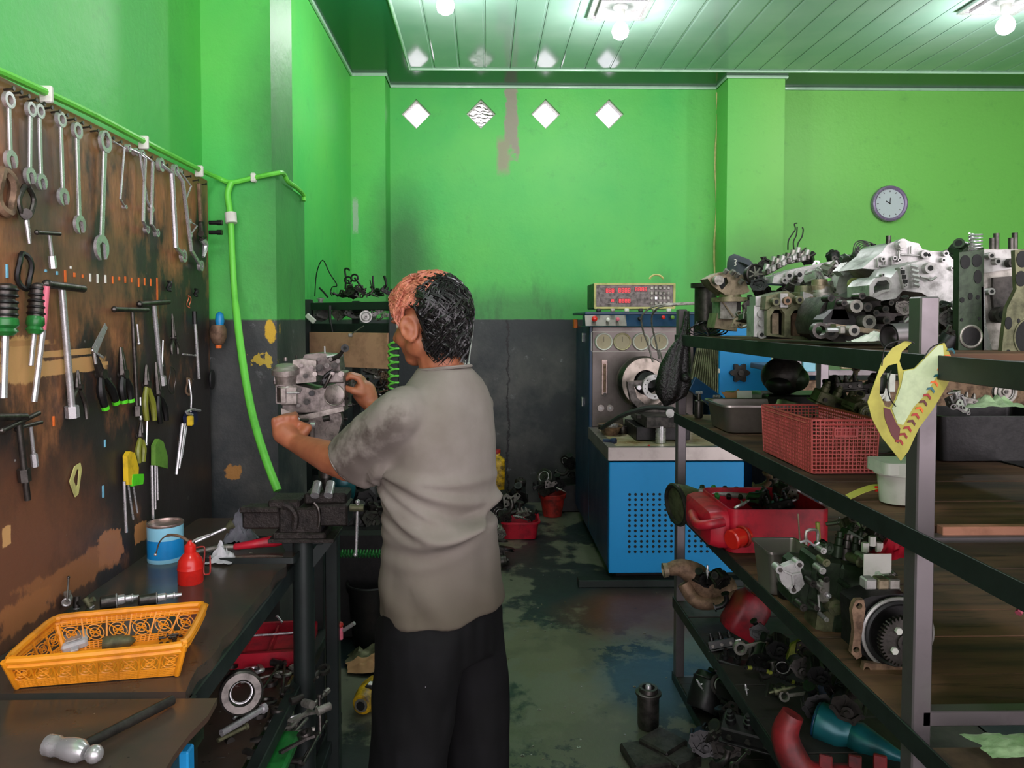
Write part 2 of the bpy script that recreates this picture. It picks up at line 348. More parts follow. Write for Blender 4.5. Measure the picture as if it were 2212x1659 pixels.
def wallbox(name, a, b):
    g = G(); a, b = V(a), V(b); g.box((a + b)/2, tuple(b - a)); return struct(name, g, 'wall')
dia = [(-.30 + 0*i, 0) for i in range(0)]
cs = [at(px, 246, y=BW) for px in (899, 1039, 1179, 1316)]
hs = .128
m = Matrix(((1, 0, 0, 0), (0, 0, 1, BW), (0, 1, 0, 0), (0, 0, 0, 1)))   # local xy -> world xz, extruded along +Y
g = G(); holes = [[(c.x, c.z - hs), (c.x + hs, c.z), (c.x, c.z + hs), (c.x - hs, c.z)] for c in cs]
g.prism([(-1.35, 0), (RXW + .2, 0), (RXW + .2, HC + .12), (-1.35, HC + .12)], .14, holes, m); struct('wall_back', g, 'wall')
for i, c in enumerate(cs):
    w = G(); o = hs - .001; q = hs - .016
    mm = m @ TR(c.x, c.z, .03)
    w.prism([(0, -o), (o, 0), (0, o), (-o, 0)], .08, [[(0, -q), (q, 0), (0, q), (-q, 0)]], mm)
    wo = struct('window_%d' % (i + 1), w, M['glass'] if 0 else 'pale'); 
    p = G(); nn = 9
    for a in range(2):
        pass
    kk = NM('glass_block_%d' % i); tx = kk.n.new('ShaderNodeTexWave'); tx.wave_type = 'RINGS'; tx.inputs['Scale'].default_value = 22; tx.inputs['Distortion'].default_value = 6; kk.L(kk.pos(), tx.inputs['Vector'])
    kk.b.inputs['Transmission Weight'].default_value = 1; kk.b.inputs['IOR'].default_value = 1.3
    gm = kk.out(col(*((250, 250, 255), (205, 205, 205), (250, 250, 255), (242, 242, 250))[i]), .12, 0, tx.outputs['Fac'], .3 if i != 1 else .8, .008 if i != 1 else .03)
    p.prism([(0, -q), (q, 0), (0, q), (-q, 0)], .02, (), m @ TR(c.x, c.z, .05)); obj('glass_pane', p, gm, wo)
wallbox('wall_left', (LX - .12, -1.6, 0), (LX, CY, HC + .12))
wallbox('wall_right', (RXW, -1.6, 0), (RXW + .12, BW, HC + .12))
pc = at(833, 400, y=CY).x
for nm, a, b in (('wall_column', (LX, CY, 0), (pc, BW, HC)), ('wall_column', (at(1570, 400, y=CY).x, CY, 0), (at(1693, 400, y=CY).x, BW, HC))): wallbox(nm, a, b)
CF = 2.9                                                                  # front face of the near-left column
zt = at(600, 385, y=CF).z; cx1 = at(585, 200, y=CF).x; cx2 = at(597, 600, y=CF).x
ysd = 3.36
wallbox('wall_column', (LX, CF, 0), (cx2, ysd, zt))
wallbox('wall_column', (LX, CF, zt), (cx1, 3.22, HC))
# floor
k = NM('stained_workshop_floor'); x, y, z = k.xyz(); n1 = k.noise(1.1, 7, .62, (1, .8, 1)); n2 = k.noise(7, 6, .7, off=3); n3 = k.noise(.8, 4, .5, off=7)
c = k.mix(k.ramp(n3, .4, .6), col(38, 44, 44), col(34, 46, 48))
c = k.mix(k.ramp(k.math('ADD', n1, k.math('MULTIPLY', n2, .16)), .565, .6), c, col(102, 104, 88))
c = k.mix(k.math('MULTIPLY', k.ell(x, y, .35, 3.55, .45, .26, n2, 2.2, .1), .75), c, col(100, 98, 76))
c = k.mix(k.math('MULTIPLY', k.ell(x, y, .4, 2.8, .3, .26, n2, 2.6, .1), .75), c, col(98, 98, 80))
c = k.mix(k.math('MULTIPLY', k.ell(x, y, 1.05, 3.95, .55, .3, n1, .9, .3), .8), c, col(98, 56, 34))
c = k.mix(k.math('MULTIPLY', k.ell(x, y, .9, 3.2, .4, .25, n1, .9, .3), .6), c, col(58, 84, 100))
c = k.mix(k.ramp(n2, .66, .7), c, col(30, 32, 32))
M['floor'] = k.out(c, k.math('ADD', k.math('MULTIPLY', n2, .35), .22), 0, k.noise(16, 5, .7), .25, .006)
g = G(); g.box((2.05, 1.5, -.05), (7, 10.2, .1)); struct('floor', g, 'floor')
# ceiling: dark soffit border round glossy pale strips, each strip a piece of its own
k = NM('dark_soffit_panel'); c = k.mix(k.ramp(k.noise(60, 5, .7), .35, .7), col(10, 66, 42), col(24, 92, 60)); M['soffit'] = k.out(c, .2, 0, k.noise(80, 3, .6), .04, .002)
k = NM('pale_ceiling_strip'); c = k.mix(k.ramp(k.noise(2, 3, .5), .4, .6), col(150, 186, 168), col(166, 196, 180)); M['strip'] = k.out(c, .09, 0, k.noise(6, 3, .6, (3, .3, 1)), .05, .003)
lx = at(885, 148, z=HC).x; ly = at(885, 148, z=HC).y
g = G(); g.box(((lx + LX)/2 - .05, 2.4, HC + .06), (lx - LX + .1, 8.3, .12)); g.box((RXW/2, (ly + BW)/2 + .08, HC + .0601), (RXW*1.6, BW - ly + .16, .12)); ceil = struct('ceiling', g, 'soffit')
g = G(); g.box((2.1, 2.4, HC + .16), (6.9, 8.6, .06)); obj('ceiling_deck', g, 'strip', ceil)
sw = .2; i = 0; xx = lx
base = None
while xx < RXW:
    if base is None:
        g = G(); L0, L1 = -1.6, ly
        pr = [(0, .0), (.004, .006), (.004, .014), (sw - .012, .014), (sw - .012, .004), (sw - .006, 0)]
        sec = [(.002, .002), (.012, 0), (sw - .016, 0), (sw - .012, .004), (sw - .001, .004), (sw - .001, .02), (.002, .02)]
        g.rings([[V((p[0], Y_, p[1])) for p in sec] for Y_ in (L0, L1)])
        base = obj('ceiling_strip', g, 'strip', ceil, (xx, 0, HC), 4)
    else:
        o = base.copy(); C.objects.link(o); o.location = (xx, 0, HC)
    xx += sw
def molding(name, pts, r, m='cornice'):
    g = G(); g.tube(pts, r, 6); return struct(name, g, m, None, 60)
q = .012
molding('trim_1', [(lx, -1.6, HC - .004), (lx, ly, HC - .004)], q); molding('trim_2', [(lx, ly, HC - .004), (RXW, ly, HC - .004)], q)
cr0, cr1 = at(1570, 400, y=CY).x, at(1693, 400, y=CY).x
molding('trim_3', [(LX + q, -1.6, HC - q), (LX + q, CY - q, HC - q), (pc + q, CY - q, HC - q), (pc + q, BW - q, HC - q), (cr0 - q, BW - q, HC - q), (cr0 - q, CY - q, HC - q), (cr1 + q, CY - q, HC - q), (cr1 + q, BW - q, HC - q), (RXW, BW - q, HC - q)], .014)
# lamps: three bare bulbs under square fittings
for i, (px, py, lb) in enumerate(((1340, 62, 'lit round bulb hanging under the middle square ceiling fitting'), (2172, 50, 'lit round bulb at the upper right corner of the ceiling'), (962, 6, 'lit bulb at the top edge left of the middle fitting'))):
    b = at(px, py, z=HC - .15); t = thing('ceiling_lamp', lb, 'lamp', (b.x, b.y, HC - .005))
    g = G(); s_ = .19
    for a, w in ((.19, .02), (.14, .03)):
        g.prism([(-a, -a), (a, -a), (a, a), (-a, a)], -w, [[(-a + .03, -a + .03), (a - .03, -a + .03), (a - .03, a - .03), (-a + .03, a - .03)]])
    obj('frame', g, 'steel', t); g = G(); g.box((0, 0, -.004), (.36, .36, .006)); obj('plate', g, 'alu', t)
    g = G(); g.lathe([(.05, -.007), (.045, -.02), (.03, -.03), (.028, -.075), (.02, -.085)]); obj('socket', g, 'paper', t)
    g = G(); g.lathe([(.014, -.086), (.02, -.1), (.045, -.13), (.055, -.16), (.045, -.195), (.02, -.212), (.001, -.216)], n=18); obj('bulb', g, 'bulb', t)
    ld = bpy.data.lights.new('bulb_or_fill_light', 'POINT'); ld.energy = 15; ld.color = (1, .93, 1); ld.shadow_soft_size = .06; lo = bpy.data.objects.new('bulb_or_fill_light', ld); C.objects.link(lo); lo.location = (b.x, b.y, HC - .3)
for lx_, e_ in ((-.3, 20), (2.4, 20)):
    ld = bpy.data.lights.new('bulb_or_fill_light', 'POINT'); ld.energy = e_; ld.color = (1, .93, 1); ld.shadow_soft_size = .08; lo = bpy.data.objects.new('bulb_or_fill_light', ld); C.objects.link(lo); lo.location = (lx_, .6, HC - .3)      # unseen fill lights without fittings, added to brighten the near left wall
# thin cables running down the column edges
for px, y1, lb in ((835, 590, 'thin yellowed cable running down beside the left corner column'), (1549, 580, 'thin yellowed cable running down left of the right-hand column')):
    g = G(); a = at(px, 190, y=BW - .02); g.tube([(a.x + .01*math.sin(j*1.3), BW - .012, HC - .05 - j*.16) for j in range(13)], .009, 6)
    tag(obj('wall_cable', g, 'conduit'), lb, 'cable')
# clock
c = at(1918, 441, y=BW); t = thing('wall_clock', 'round wall clock with lilac and silver rim high on the right wall', 'clock', (c.x, BW, c.z))
g = G(); g.lathe([(.15, 0), (.158, -.02), (.152, -.045), (.14, -.052), (.128, -.045), (.124, -.03)], n=40, ax=(0, 1, 0), cap=False); obj('rim', g, 'purple', t)
g = G(); g.cyl((0, -.002, 0), (0, -.03, 0), .126, n=36)
kk = NM('clock_face'); obj('dial', g, kk.out(col(196, 204, 210), .12, 0), t)
g = G(); g.bar((0, -.033, 0), (-.035, -.033, .022), .004, .01, up=(0, 1, 0)); g.bar((0, -.033, 0), (.003, -.033, .05), .003, .008, up=(0, 1, 0)); g.cyl((0, -.03, 0), (0, -.036, 0), .006, n=10); obj('hands', g, 'black', t)
for i in range(12):
    a = PI*i/6; g = G(); g.bar((math.sin(a)*.098, -.032, math.cos(a)*.098), (math.sin(a)*.112, -.032, math.cos(a)*.112), .004, .004, up=(0, 1, 0)); obj('hour_mark', g, 'dsteel', t)
# ================================================================ TOOL BOARD
BX = LX + .035                                      # board face
def ow(name, g, m, par, **kw):                      # geometry given in world space, stored relative to its unrotated parent
    l = par.location if par.parent is None else par.parent.location
    g.v = [p - l for p in g.v]; return obj(name, g, m, par, **kw)
def B(px, py, off=0): return at(px, py, x=BX + off)
def PMx(p, ang=0): return TR(*p) @ Matrix(((0, 0, 1, 0), (1, 0, 0, 0), (0, 1, 0, 0), (0, 0, 0, 1))) @ RZ(ang)   # local xy -> board plane, z off the board
k = NM('greasy_tool_board'); x, y, z = k.xyz(); n1 = k.noise(2.6, 6, .6, (1, 1, .5)); n2 = k.noise(12, 6, .7, (1, 1, .6), 3); n3 = k.noise(50, 4, .6, (1, 2, .4), 5)
c = k.mix(k.ramp(n3, .35, .65), col(176, 118, 80), col(146, 94, 62))
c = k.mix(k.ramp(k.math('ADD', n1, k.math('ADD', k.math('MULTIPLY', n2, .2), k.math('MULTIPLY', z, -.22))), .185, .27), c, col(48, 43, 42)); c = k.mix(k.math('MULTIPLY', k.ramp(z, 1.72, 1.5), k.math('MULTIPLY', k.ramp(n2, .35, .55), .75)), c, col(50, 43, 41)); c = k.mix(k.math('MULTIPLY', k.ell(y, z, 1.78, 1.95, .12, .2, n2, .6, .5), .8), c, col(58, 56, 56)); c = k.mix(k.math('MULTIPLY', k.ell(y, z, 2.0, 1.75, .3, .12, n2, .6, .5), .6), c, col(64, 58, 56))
top = k.ramp(z, 2.03, 2.08); c = k.mix(k.math('MULTIPLY', top, .8), c, col(140, 108, 70))
c = k.mix(k.math('MULTIPLY', k.ell(y, z, 1.7, 1.06, .26, .2, n2, .9, .5), .85), c, col(122, 78, 56))
a, b = B(0, 740), B(100, 835)
def patch(px, py, w, h, cc, amt=.5, s=.06):
    global c
    p, q, r = B(px, py), B(px + w/2, py), B(px, py - h/2); c = k.mix(k.rect(y, z, p.y, p.z, abs(q.y - p.y), abs(r.z - p.z), n2, amt, s), c, col(*cc))
patch(60, 775, 80, 95, (206, 158, 104), .7); patch(110, 765, 190, 14, (206, 158, 104), .4); patch(110, 795, 230, 34, (206, 158, 104), .4); patch(40, 742, 150, 12, (190, 140, 90), .8); patch(225, 785, 18, 8, (206, 158, 104))
patch(160, 1240, 150, 60, (150, 98, 64), 1.3, .1); patch(305, 1150, 26, 40, (190, 130, 80), .8); patch(60, 1320, 120, 60, (160, 104, 66), 1.3, .1); patch(15, 1158, 20, 44, (206, 158, 104), .9); patch(240, 1180, 50, 60, (170, 112, 74), 1.3)
c = k.mix(k.ramp(k.noise(38, 3, .6, (1, 1, .5), 8), .74, .76), c, col(150, 146, 144))
M['board'] = k.out(c, k.math('ADD', k.math('MULTIPLY', n2, .3), .3), 0, n2, .3, .006)
bl_, bt = B(0, 160), B(445, 372)
g = G(); yb = 2.86; g.box(((LX + BX)/2 + .001, (yb + .3)/2, (.74 + 2.13)/2), (BX - LX - .002, yb - .3, 2.13 - .74), .004)
board = thing('tool_board', 'greasy brown wooden tool board covering the left wall above the bench', 'tool board', (BX, 1.6, 1.4)); ow('panel', g, 'board', board)
cols = dict(o=(225, 130, 40), w=(190, 190, 186), b=(130, 180, 190))
for px, py, h, cc in ((14, 586, 30, 'tape'), (98, 585, 6, 'tape'), (122, 590, 8, 'tape'), (140, 597, 26, 'orange'), (160, 594, 10, 'orange'), (178, 597, 8, 'orange'), (194, 600, 18, 'paper'), (210, 602, 20, 'paper'), (227, 603, 18, 'paper'), (243, 605, 16, 'orange'), (257, 602, 8, 'orange'), (270, 604, 14, 'orange'), (284, 605, 10, 'orange'), (299, 610, 20, 'orange'), (312, 609, 16, 'orange'), (325, 610, 16, 'orange'), (339, 628, 56, 'orange'), (115, 910, 22, 'orange'), (226, 958, 16, 'tape'), (222, 1062, 26, 'tape'), (152, 578, 6, 'paper')):
    p = B(px, py); q = B(px, py + h/2); g = G(); g.box((BX + .001, p.y, p.z), (.003, .0075, 2*(p.z - q.z)), .001); ow('paint_mark', g, cc, board)
for i in range(26):
    px = 8 + i*17; py = 160 + px*.483 + 30; p = B(px, py); g = G(); g.cyl((BX, p.y, p.z), (BX + .022, p.y, p.z + .003), .0025, n=6); g.cyl((BX + .02, p.y, p.z + .003), (BX + .023, p.y, p.z + .003), .005, n=8); ow('nail', g, 'dsteel', board)
def ringhead(g, p, r, t, ang=0, off=.012, tilt=0):
    g.prism(circ(r, 18), t, [circ(r*.58, 12)], PMx((BX + off, p.y, p.z)) @ RY(tilt))
def fork(g, p, r, t, d, off=.01):                   # open jaw looking along direction d (y,z)
    a = math.degrees(math.atan2(d[1], d[0])); s_ = .42*r; pts = [(r*math.cos(R(t_)), r*math.sin(R(t_))) for t_ in range(35, 326, 18)]
    pts += [(r*.95, -s_), (-.25*r, -s_), (-.45*r, 0), (-.25*r, s_), (r*.95, s_)]
    g.prism(pts, t, (), PMx((BX + off, p.y, p.z), a + 14))
LB = lambda px, lab: lab
def wrench(p0, p1, r, lab, w=.011, m='steel'):
    a, b = B(*p0), B(*p1); t = thing('combination_wrench', lab, 'wrench', a, group=None); d = (b - a).normalized()
    g = G(); g.bar((BX + .016, a.y + d.y*r*.8, a.z + d.z*r*.8), (BX + .014, b.y - d.y*r*.7, b.z - d.z*r*.7), w, .006, .002, up=(1, 0, 0)); ow('shank', g, m, t)
    g = G(); ringhead(g, a, r, .009); ow('ring_end', g, m, t)
    g = G(); fork(g, b, r*1.15, .008, (d.y, d.z)); ow('open_end', g, m, t)
wrench((2, 216), (9, 345), .018, 'combination wrench cut off by the left edge of the picture')
wrench((50, 236), (51, 380), .017, 'left one of the two short combination wrenches hanging close together')
wrench((69, 240), (76, 393), .017, 'right one of the two short combination wrenches hanging close together')
wrench((116, 258), (124, 425), .019, 'medium combination wrench hanging between the close pair and a longer one', .012)
wrench((152, 282), (160, 485), .021, 'long bright combination wrench with the open jaw at the bottom', .014)
wrench((214, 306), (208, 535), .03, 'largest combination wrench in the row with a wide flared jaw', .018)
def offset(pts, r, lab, w=.0055, ends=(1, 1), m='steel'):
    P = [B(*p) for p in pts]; t = thing('offset_ring_wrench', lab, 'wrench', P[0])
    g = G(); Q = [V((BX + .02 + (.012 if 0 < i < len(P) - 1 else 0), p.y, p.z)) for i, p in enumerate(P)]; g.tube(Q, w, 8); ow('shank', g, m, t)
    for i, e in ((0, ends[0]), (-1, ends[1])):
        if e: g = G(); ringhead(g, P[i], r, .012, off=.014); ow('ring_end', g, m, t)
offset([(229, 306), (244, 320), (235, 430), (254, 447)], .006, 'thin bent rod wrench right of the largest combination wrench', .0032, (0, 1))
offset([(261, 320), (279, 332), (294, 432), (297, 440), (312, 452)], .011, 'thin offset ring wrench leaning across its neighbours', .004)
offset([(277, 328), (290, 342), (286, 478), (302, 496)], .012, 'offset ring wrench hanging straight behind the leaning one', .0055)
offset([(291, 333), (307, 350), (304, 484), (324, 503)], .013, 'offset ring wrench with its lower ring sticking out to the right', .0055)
offset([(333, 356), (350, 374), (359, 534), (383, 553)], .022, 'thick long offset ring wrench with round upper hook', .0085)
offset([(365, 368), (374, 392), (393, 541), (421, 574)], .02, 'longest offset ring wrench reaching lowest at the right end of the row', .007)
offset([(376, 370), (393, 402), (385, 440)], .008, 'short kinked rod wrench beside the adjustable spanner', .0035, (1, 0))
offset([(396, 478), (406, 488), (398, 508)], .009, 'small ring spanner hanging low right of the long offset wrenches', .0035, (1, 1))
a, b = B(430, 395), B(440, 555); t = thing('adjustable_spanner', 'reddish adjustable spanner hanging at the right edge of the board', 'spanner', a)
g = G(); g.bar(B(430, 395, .015), B(434, 480, .015), .02, .012, .003, up=(1, 0, 0)); ow('handle', g, 'rust', t)
g = G(); g.bar(B(434, 478, .015), B(437, 520, .015), .026, .016, .004, up=(1, 0, 0)); g.cyl(B(434, 505, .02), B(440, 512, .02), .012, n=10); ow('worm_body', g, 'dsteel', t)
g = G(); g.tube([B(436, 515, .015), B(444, 530, .015), B(439, 555, .015)], [.012, .012, .006], 8, sm=3); ow('jaw', g, 'steel', t)
def tee(p0, p1, pc, p2, lab, r=.006, m='steel', hm='dsteel', socket=None):
    a = B(*pc); t = thing('t_handle_wrench', lab, 't-handle', a)
    g = G(); g.cyl(B(*p0, .022), B(*p1, .028), r*1.15, n=10); g.ball(B(*p0, .022), r*1.4, 8, 6); ow('crossbar', g, hm, t)
    g = G(); g.cyl(B(*pc, .02), B(*p2, .016), r, n=10); ow('shaft', g, m, t)
    g = G(); q = B(*p2, .016); q0 = B(*(socket or p2), .016); d = (B(*pc, .016) - q).normalized()
    g.cyl(q0, q0 + d*.03, r*1.9, n=6); ow('socket', g, m, t)
tee((80, 502), (129, 505), (106, 503), (115, 580), 'small t-handle wrench hanging below the row of combination wrenches', .0045)
tee((102, 614), (180, 624), (133, 620), (157, 902), 'long bright t-handle wrench right of the green screwdrivers', .0085)
tee((247, 668), (318, 670), (286, 670), (297, 898), 'dark t-handle wrench with a blackened shaft in mid board', .0065, 'dsteel')
tee((302, 657), (364, 652), (332, 656), (350, 832), 'bright-shafted t-handle wrench right of the dark one', .0075)
tee((-30, 902), (56, 900), (40, 908), (60, 1080), 't-handle wrench with a nut low on its shaft at lower left', .007, 'dsteel', socket=(54, 1040))
tee((5, 930), (84, 892), (45, 912), (40, 932), 'second crossbar slanting over the lower left t-handle', .005, 'dsteel')
tee((48, 922), (90, 912), (66, 918), (76, 1008), 'short thin t-handle right of the lower left one', .004)
def driver(pt, pm, pe, lab, m='gplastic', r=.017):
    a = B(*pt); t = thing('screwdriver', lab, 'screwdriver', a); P0, P1, P2 = B(*pt, .03), B(*pm, .03), B(*pe, .03); L = (P1 - P0).length; d = (P1 - P0)
    g = G(); g.lathe([(r*.5, 0), (r*.95, L*.05), (r, L*.2), (r*.8, L*.3), (r, L*.4), (r, L*.66)], P0, d, 12); ow('grip', g, 'dsteel', t)
    for q_ in range(5): g = G(); g.tor(P0 + d*(.12 + q_*.12), d, r*.98, .0035, 14, 6); ow('grip_ring', g, 'black', t)
    g = G(); g.lathe([(r*.9, L*.64), (r*1.1, L*.68), (r*1.15, L*.8), (r*.9, L*.86), (r*1.1, L*.92), (r*.7, L)], P0, d, 12); ow('ferrule', g, m, t)
    g = G(); g.cyl(P1, P2, r*.32, n=8); ow('blade', g, 'steel', t)
driver((12, 612), (12, 725), (8, 860), 'big screwdriver with green and ribbed grip at the far left', r=.022)
driver((84, 612), (74, 722), (67, 790), 'green screwdriver hanging left of the pink rod')
g = G(); g.cyl(B(101, 618, .05), B(93, 712, .04), .007, n=10); t = thing('pry_rod', 'long rod with pinkish grip crossing in front of the green screwdriver', 'rod', B(101, 618)); ow('grip', g, 'pink', t)
g = G(); g.cyl(B(93, 712, .04), B(74, 868, .03), .0065, n=8); ow('rod', g, 'steel', t)
def pliers(pj, pp, ph1, ph2, lab, m='black', r=.008, hm=None, tip='black'):
    t = thing('pliers', lab, 'pliers', B(*pp)); a, p = B(*pj, .016), B(*pp, .016)
    for s_ in (-1, 1):
        g = G(); o = V((0, .004*s_, 0)); g.tube([p + o*1.6, (a + p)/2 + o*1.4, a + o*.5], [r*.95, r*.7, r*.3], 6, sm=2); ow('jaw', g, 'dsteel', t)
    g = G(); g.cyl(p - V((.01, 0, 0)), p + V((.012, 0, 0)), r*1.25, n=12); ow('pivot', g, 'dsteel', t)
    for s_, q_ in ((-1, ph1), (1, ph2)):
        e = B(*q_, .02); mid = (p + e)/2 + V((0, .012*s_, .0)); g = G(); g.tube([p, mid, e], [r*.7, r*1.1, r*.85], 8, sm=4); h = ow('handle', g, m, t)
        if hm: g = G(); d = (e - mid).normalized(); g.cyl(e - d*.006, e + d*.004, r*.95, n=8); ow('grip_end', g, hm, t)
pliers((200, 752), (218, 808), (228, 882), (251, 870), 'black-handled pliers with green grip ends held open, under the trowel blade', 'black', .011, 'lime')
pliers((261, 750), (266, 808), (268, 868), (283, 866), 'black-handled pliers with green grip ends right of the open pair', 'black', .011, 'lime')
pliers((168, 800), (169, 836), (160, 870), (188, 905), 'thin pliers with pale legs between trowel and long t-handle', 'dsteel', .006)
pliers((316, 788), (317, 830), (317, 908), (334, 908), 'olive-handled long-nose pliers in mid board', 'oliveplas', .009)
pliers((337, 782), (343, 850), (347, 914), (360, 908), 'black-handled pliers right of the olive pair', 'black', .01)
pliers((372, 678), (376, 730), (372, 765), (385, 765), 'small loop-handled pliers under the two t-handles', 'dsteel', .006)
pliers((305, 910), (304, 942), (300, 1000), (309, 998), 'olive pliers hanging low left of the green key holder', 'oliveplas', .008)
t = thing('trowel', 'bright steel trowel blade wedged above the open pliers', 'trowel', B(215, 730)); m = PMx(B(203, 758, .02), 0)
p0, p1 = B(203, 758), B(228, 704); g = G(); L = (p1 - p0).length; an = math.degrees(math.atan2(p1.z - p0.z, p1.y - p0.y))
g.prism([(0, -.014), (L, -.009), (L, .009), (0, .014)], .002, (), PMx(tuple(B(203, 758, .02)), an)); ow('blade', g, 'steel', t)
g = G(); g.cyl(B(203, 758, .02), B(207, 786, .02), .004, n=8); g.bar(B(198, 756, .022), B(222, 772, .022), .006, .006, .001); ow('tang', g, 'steel', t)
# brown loops and ring tools upper left, dark oval loops
for (px, py, rr, mm, lb, tk) in ((12, 415, .034, 'rust', 'large brown rubber ring hanging at the left edge of the board', .011), (53, 586, .03, 'black', 'black oval chain loop hanging above the green screwdrivers', .006), (408, 652, .016, 'copper', 'thin copper ring near the top right t-handle', .002), (372, 822, .034, 'dsteel', 'large thin wire hoop right of the pliers', .0018), (407, 835, .022, 'rust', 'tan gasket ring hanging left of the black disc', .004), (366, 618, .011, 'black', 'small black washer above the wire hoop', .005), (424, 632, .009, 'black', 'small black nut near the right side of the board', .005)):
    p = B(px, py, .012); g = G(); g.tube([p + V((.003*math.sin(3*a_), .8*rr*math.cos(a_), rr*1.35*math.sin(a_))) for a_ in [2*PI*i/26 for i in range(26)]], tk, 6, True)
    tag(obj('ring', G().add([q_ - p for q_ in g.v], g.f), mm, None, p), lb, 'ring')
t = thing('loop_pliers', 'round-headed pliers hanging left of the small t-handle', 'pliers', B(57, 440))
for s_ in (-1, 1): g = G(); g.tube([B(57, 402, .02) + V((0, .006*s_, 0)), B(57 + 16*s_, 430, .02), B(57 + 10*s_, 460, .02), B(57, 472, .02)], .006, 8, sm=4); ow('handle', g, 'dsteel', t)
g = G(); g.cyl(B(57, 470, .02), B(64, 526, .02), .006, .004, n=8); ow('shaft', g, 'steel', t)
g = G(); g.cyl(B(57, 462, .012), B(57, 462, .03), .012, n=12); ow('pivot', g, 'iron', t)
t = thing('test_lamp_bulb', 'brown bottle-shaped handle with blue cap hanging on the right board edge', 'handle tool', B(470, 705)); p = V((BX + .02, 2.93, at(471, 700, y=2.93).z)); o = p
p = at(472, 745, y=2.82); g = G(); g.lathe([(.012, 0), (.022, .008), (.03, .03), (.031, .055), (.024, .075)], p, n=16); ow('body', g, 'rust', t)
g = G(); g.lathe([(.013, .07), (.017, .09), (.014, .115), (.004, .125)], p + V((.006, 0, 0)), n=14); ow('cap', g, 'bluep', t)
g = G(); g.lathe([(.011, -.012), (.012, 0)], p, n=14); ow('plug', g, 'orange', t)
g = G(); g.lathe([(.0, -.004), (.024, -.003), (.026, .0), (.024, .004), (0, .005)], B(458, 820, .012), (1, 0, 0), 24, sy=1.5); tag(obj('rubber_disc', g, 'rubber'), 'flat black rubber disc hanging near the right board edge', 'disc')
for py, lb in ((481, 'upper of two short black pegs sticking out at the board edge'), (502, 'lower of two short black pegs sticking out at the board edge')):
    a = at(452, py, y=2.8); g = G(); g.cyl(a, a + V((.045, 0, 0)), .008, n=10); g.cyl(a + V((.03, 0, 0)), a + V((.048, 0, 0)), .01, n=10); tag(obj('peg', g, 'black'), lb, 'peg')
g = G(); g.cyl(B(421, 688, .02), B(430, 818, .015), .0055, n=8); t = thing('drift_pin', 'bright straight drift pin hanging near the right board edge', 'pin', B(421, 688)); ow('rod', g, 'steel', t)
g = G(); g.cyl(B(420, 672, .02), B(421, 700, .02), .009, n=8); ow('head', g, 'black', t)
def keyset(px, py, hold, m, keys, lab, m2=None):
    t = thing('hex_key_set', lab, 'hex keys', B(px, py)); P = [(B(*q)) for q in hold]; cy, cz = P[0].y, P[0].z
    g = G(); g.prism([(p.y - cy, p.z - cz) for p in P], .014, (), PMx((BX + .012, cy, cz))); ow('holder', g, m, t)
    for k0, k1, r_ in keys: g = G(); g.cyl(B(*k0, .02), B(*k1, .02), r_, n=6); ow('hex_key', g, 'steel', t)
    return t
keyset(268, 1010, [(258, 1048), (256, 985), (262, 975), (272, 978), (281, 1010), (279, 1046)], 'yellow', [((268, 1040), (273, 1150), .004), ((276, 1040), (288, 1122), .003), ((288, 1050), (297, 1108), .0028)], 'yellow hex key holder low on the board with long keys')
keyset(330, 980, [(318, 1005), (318, 962), (326, 948), (336, 955), (345, 985), (345, 1012)], 'green3', [((328, 1005), (331, 1120), .0045), ((335, 1005), (336, 1100), .003), ((339, 1005), (341, 1080), .003)], 'green hex key holder hanging right of the yellow one')
t = keyset(400, 910, [(389, 918), (387, 900), (398, 885), (410, 890), (412, 908), (404, 922)], 'navy', [((394, 915), (381, 1025), .005), ((400, 915), (387, 1012), .004), ((404, 915), (392, 990), .0035)], 'blue and yellow hex key set with bright bent keys at right')
g = G(); g.tube([B(402, 890, .03), B(414, 884, .035), B(432, 887, .03)], .005, 6); g.tube([B(404, 893, .03), B(416, 896, .035)], .004, 6); ow('hex_key', g, 'steel', t)
g = G(); g.box(B(411, 909, .035), (.02, .02, .035), .004); ow('clip', g, 'yellow', t)
g = G(); g.tube([B(412, 890, .03), B(413, 855, .03), B(408, 820, .02)], .003, 6, sm=3); ow('hook', g, 'steel', t)
p = B(293, 1036, .02); g = G(); g.prism([(-.035, -.012), (.03, -.02), (.038, -.004), (.034, .01), (-.03, .022), (-.036, .005)], .008, (), PMx(tuple(p))); tag(obj('tag', g, 'lime'), 'bright green plastic tag beside the yellow key holder', 'tag')
p = B(163, 1035, .004); g = G(); g.prism([(-.006, -.045), (.008, -.04), (.026, .02), (.02, .038), (-.006, .034), (-.03, .0)], .003, [[(-.002, -.022), (.008, -.016), (.014, .02), (.004, .026), (-.014, .002)]], PMx(tuple(p))); tag(obj('gasket', g, 'conduit'), 'cut-out tan gasket on the board above the bench', 'gasket')
t = thing('hook_tools', 'thin wire hooks and picks hanging over the olive pliers', 'hook', B(310, 880))
for a_, b_ in (((296, 700), (300, 742)), ((318, 905), (316, 960)), ((303, 858), (304, 905)), ((352, 735), (350, 790)), ((395, 765), (422, 768))): g = G(); g.cyl(B(*a_, .02), B(*b_, .02), .003, n=6); g.ball(B(*b_, .02), .005, 8, 6); ow('pick', g, 'steel', t)
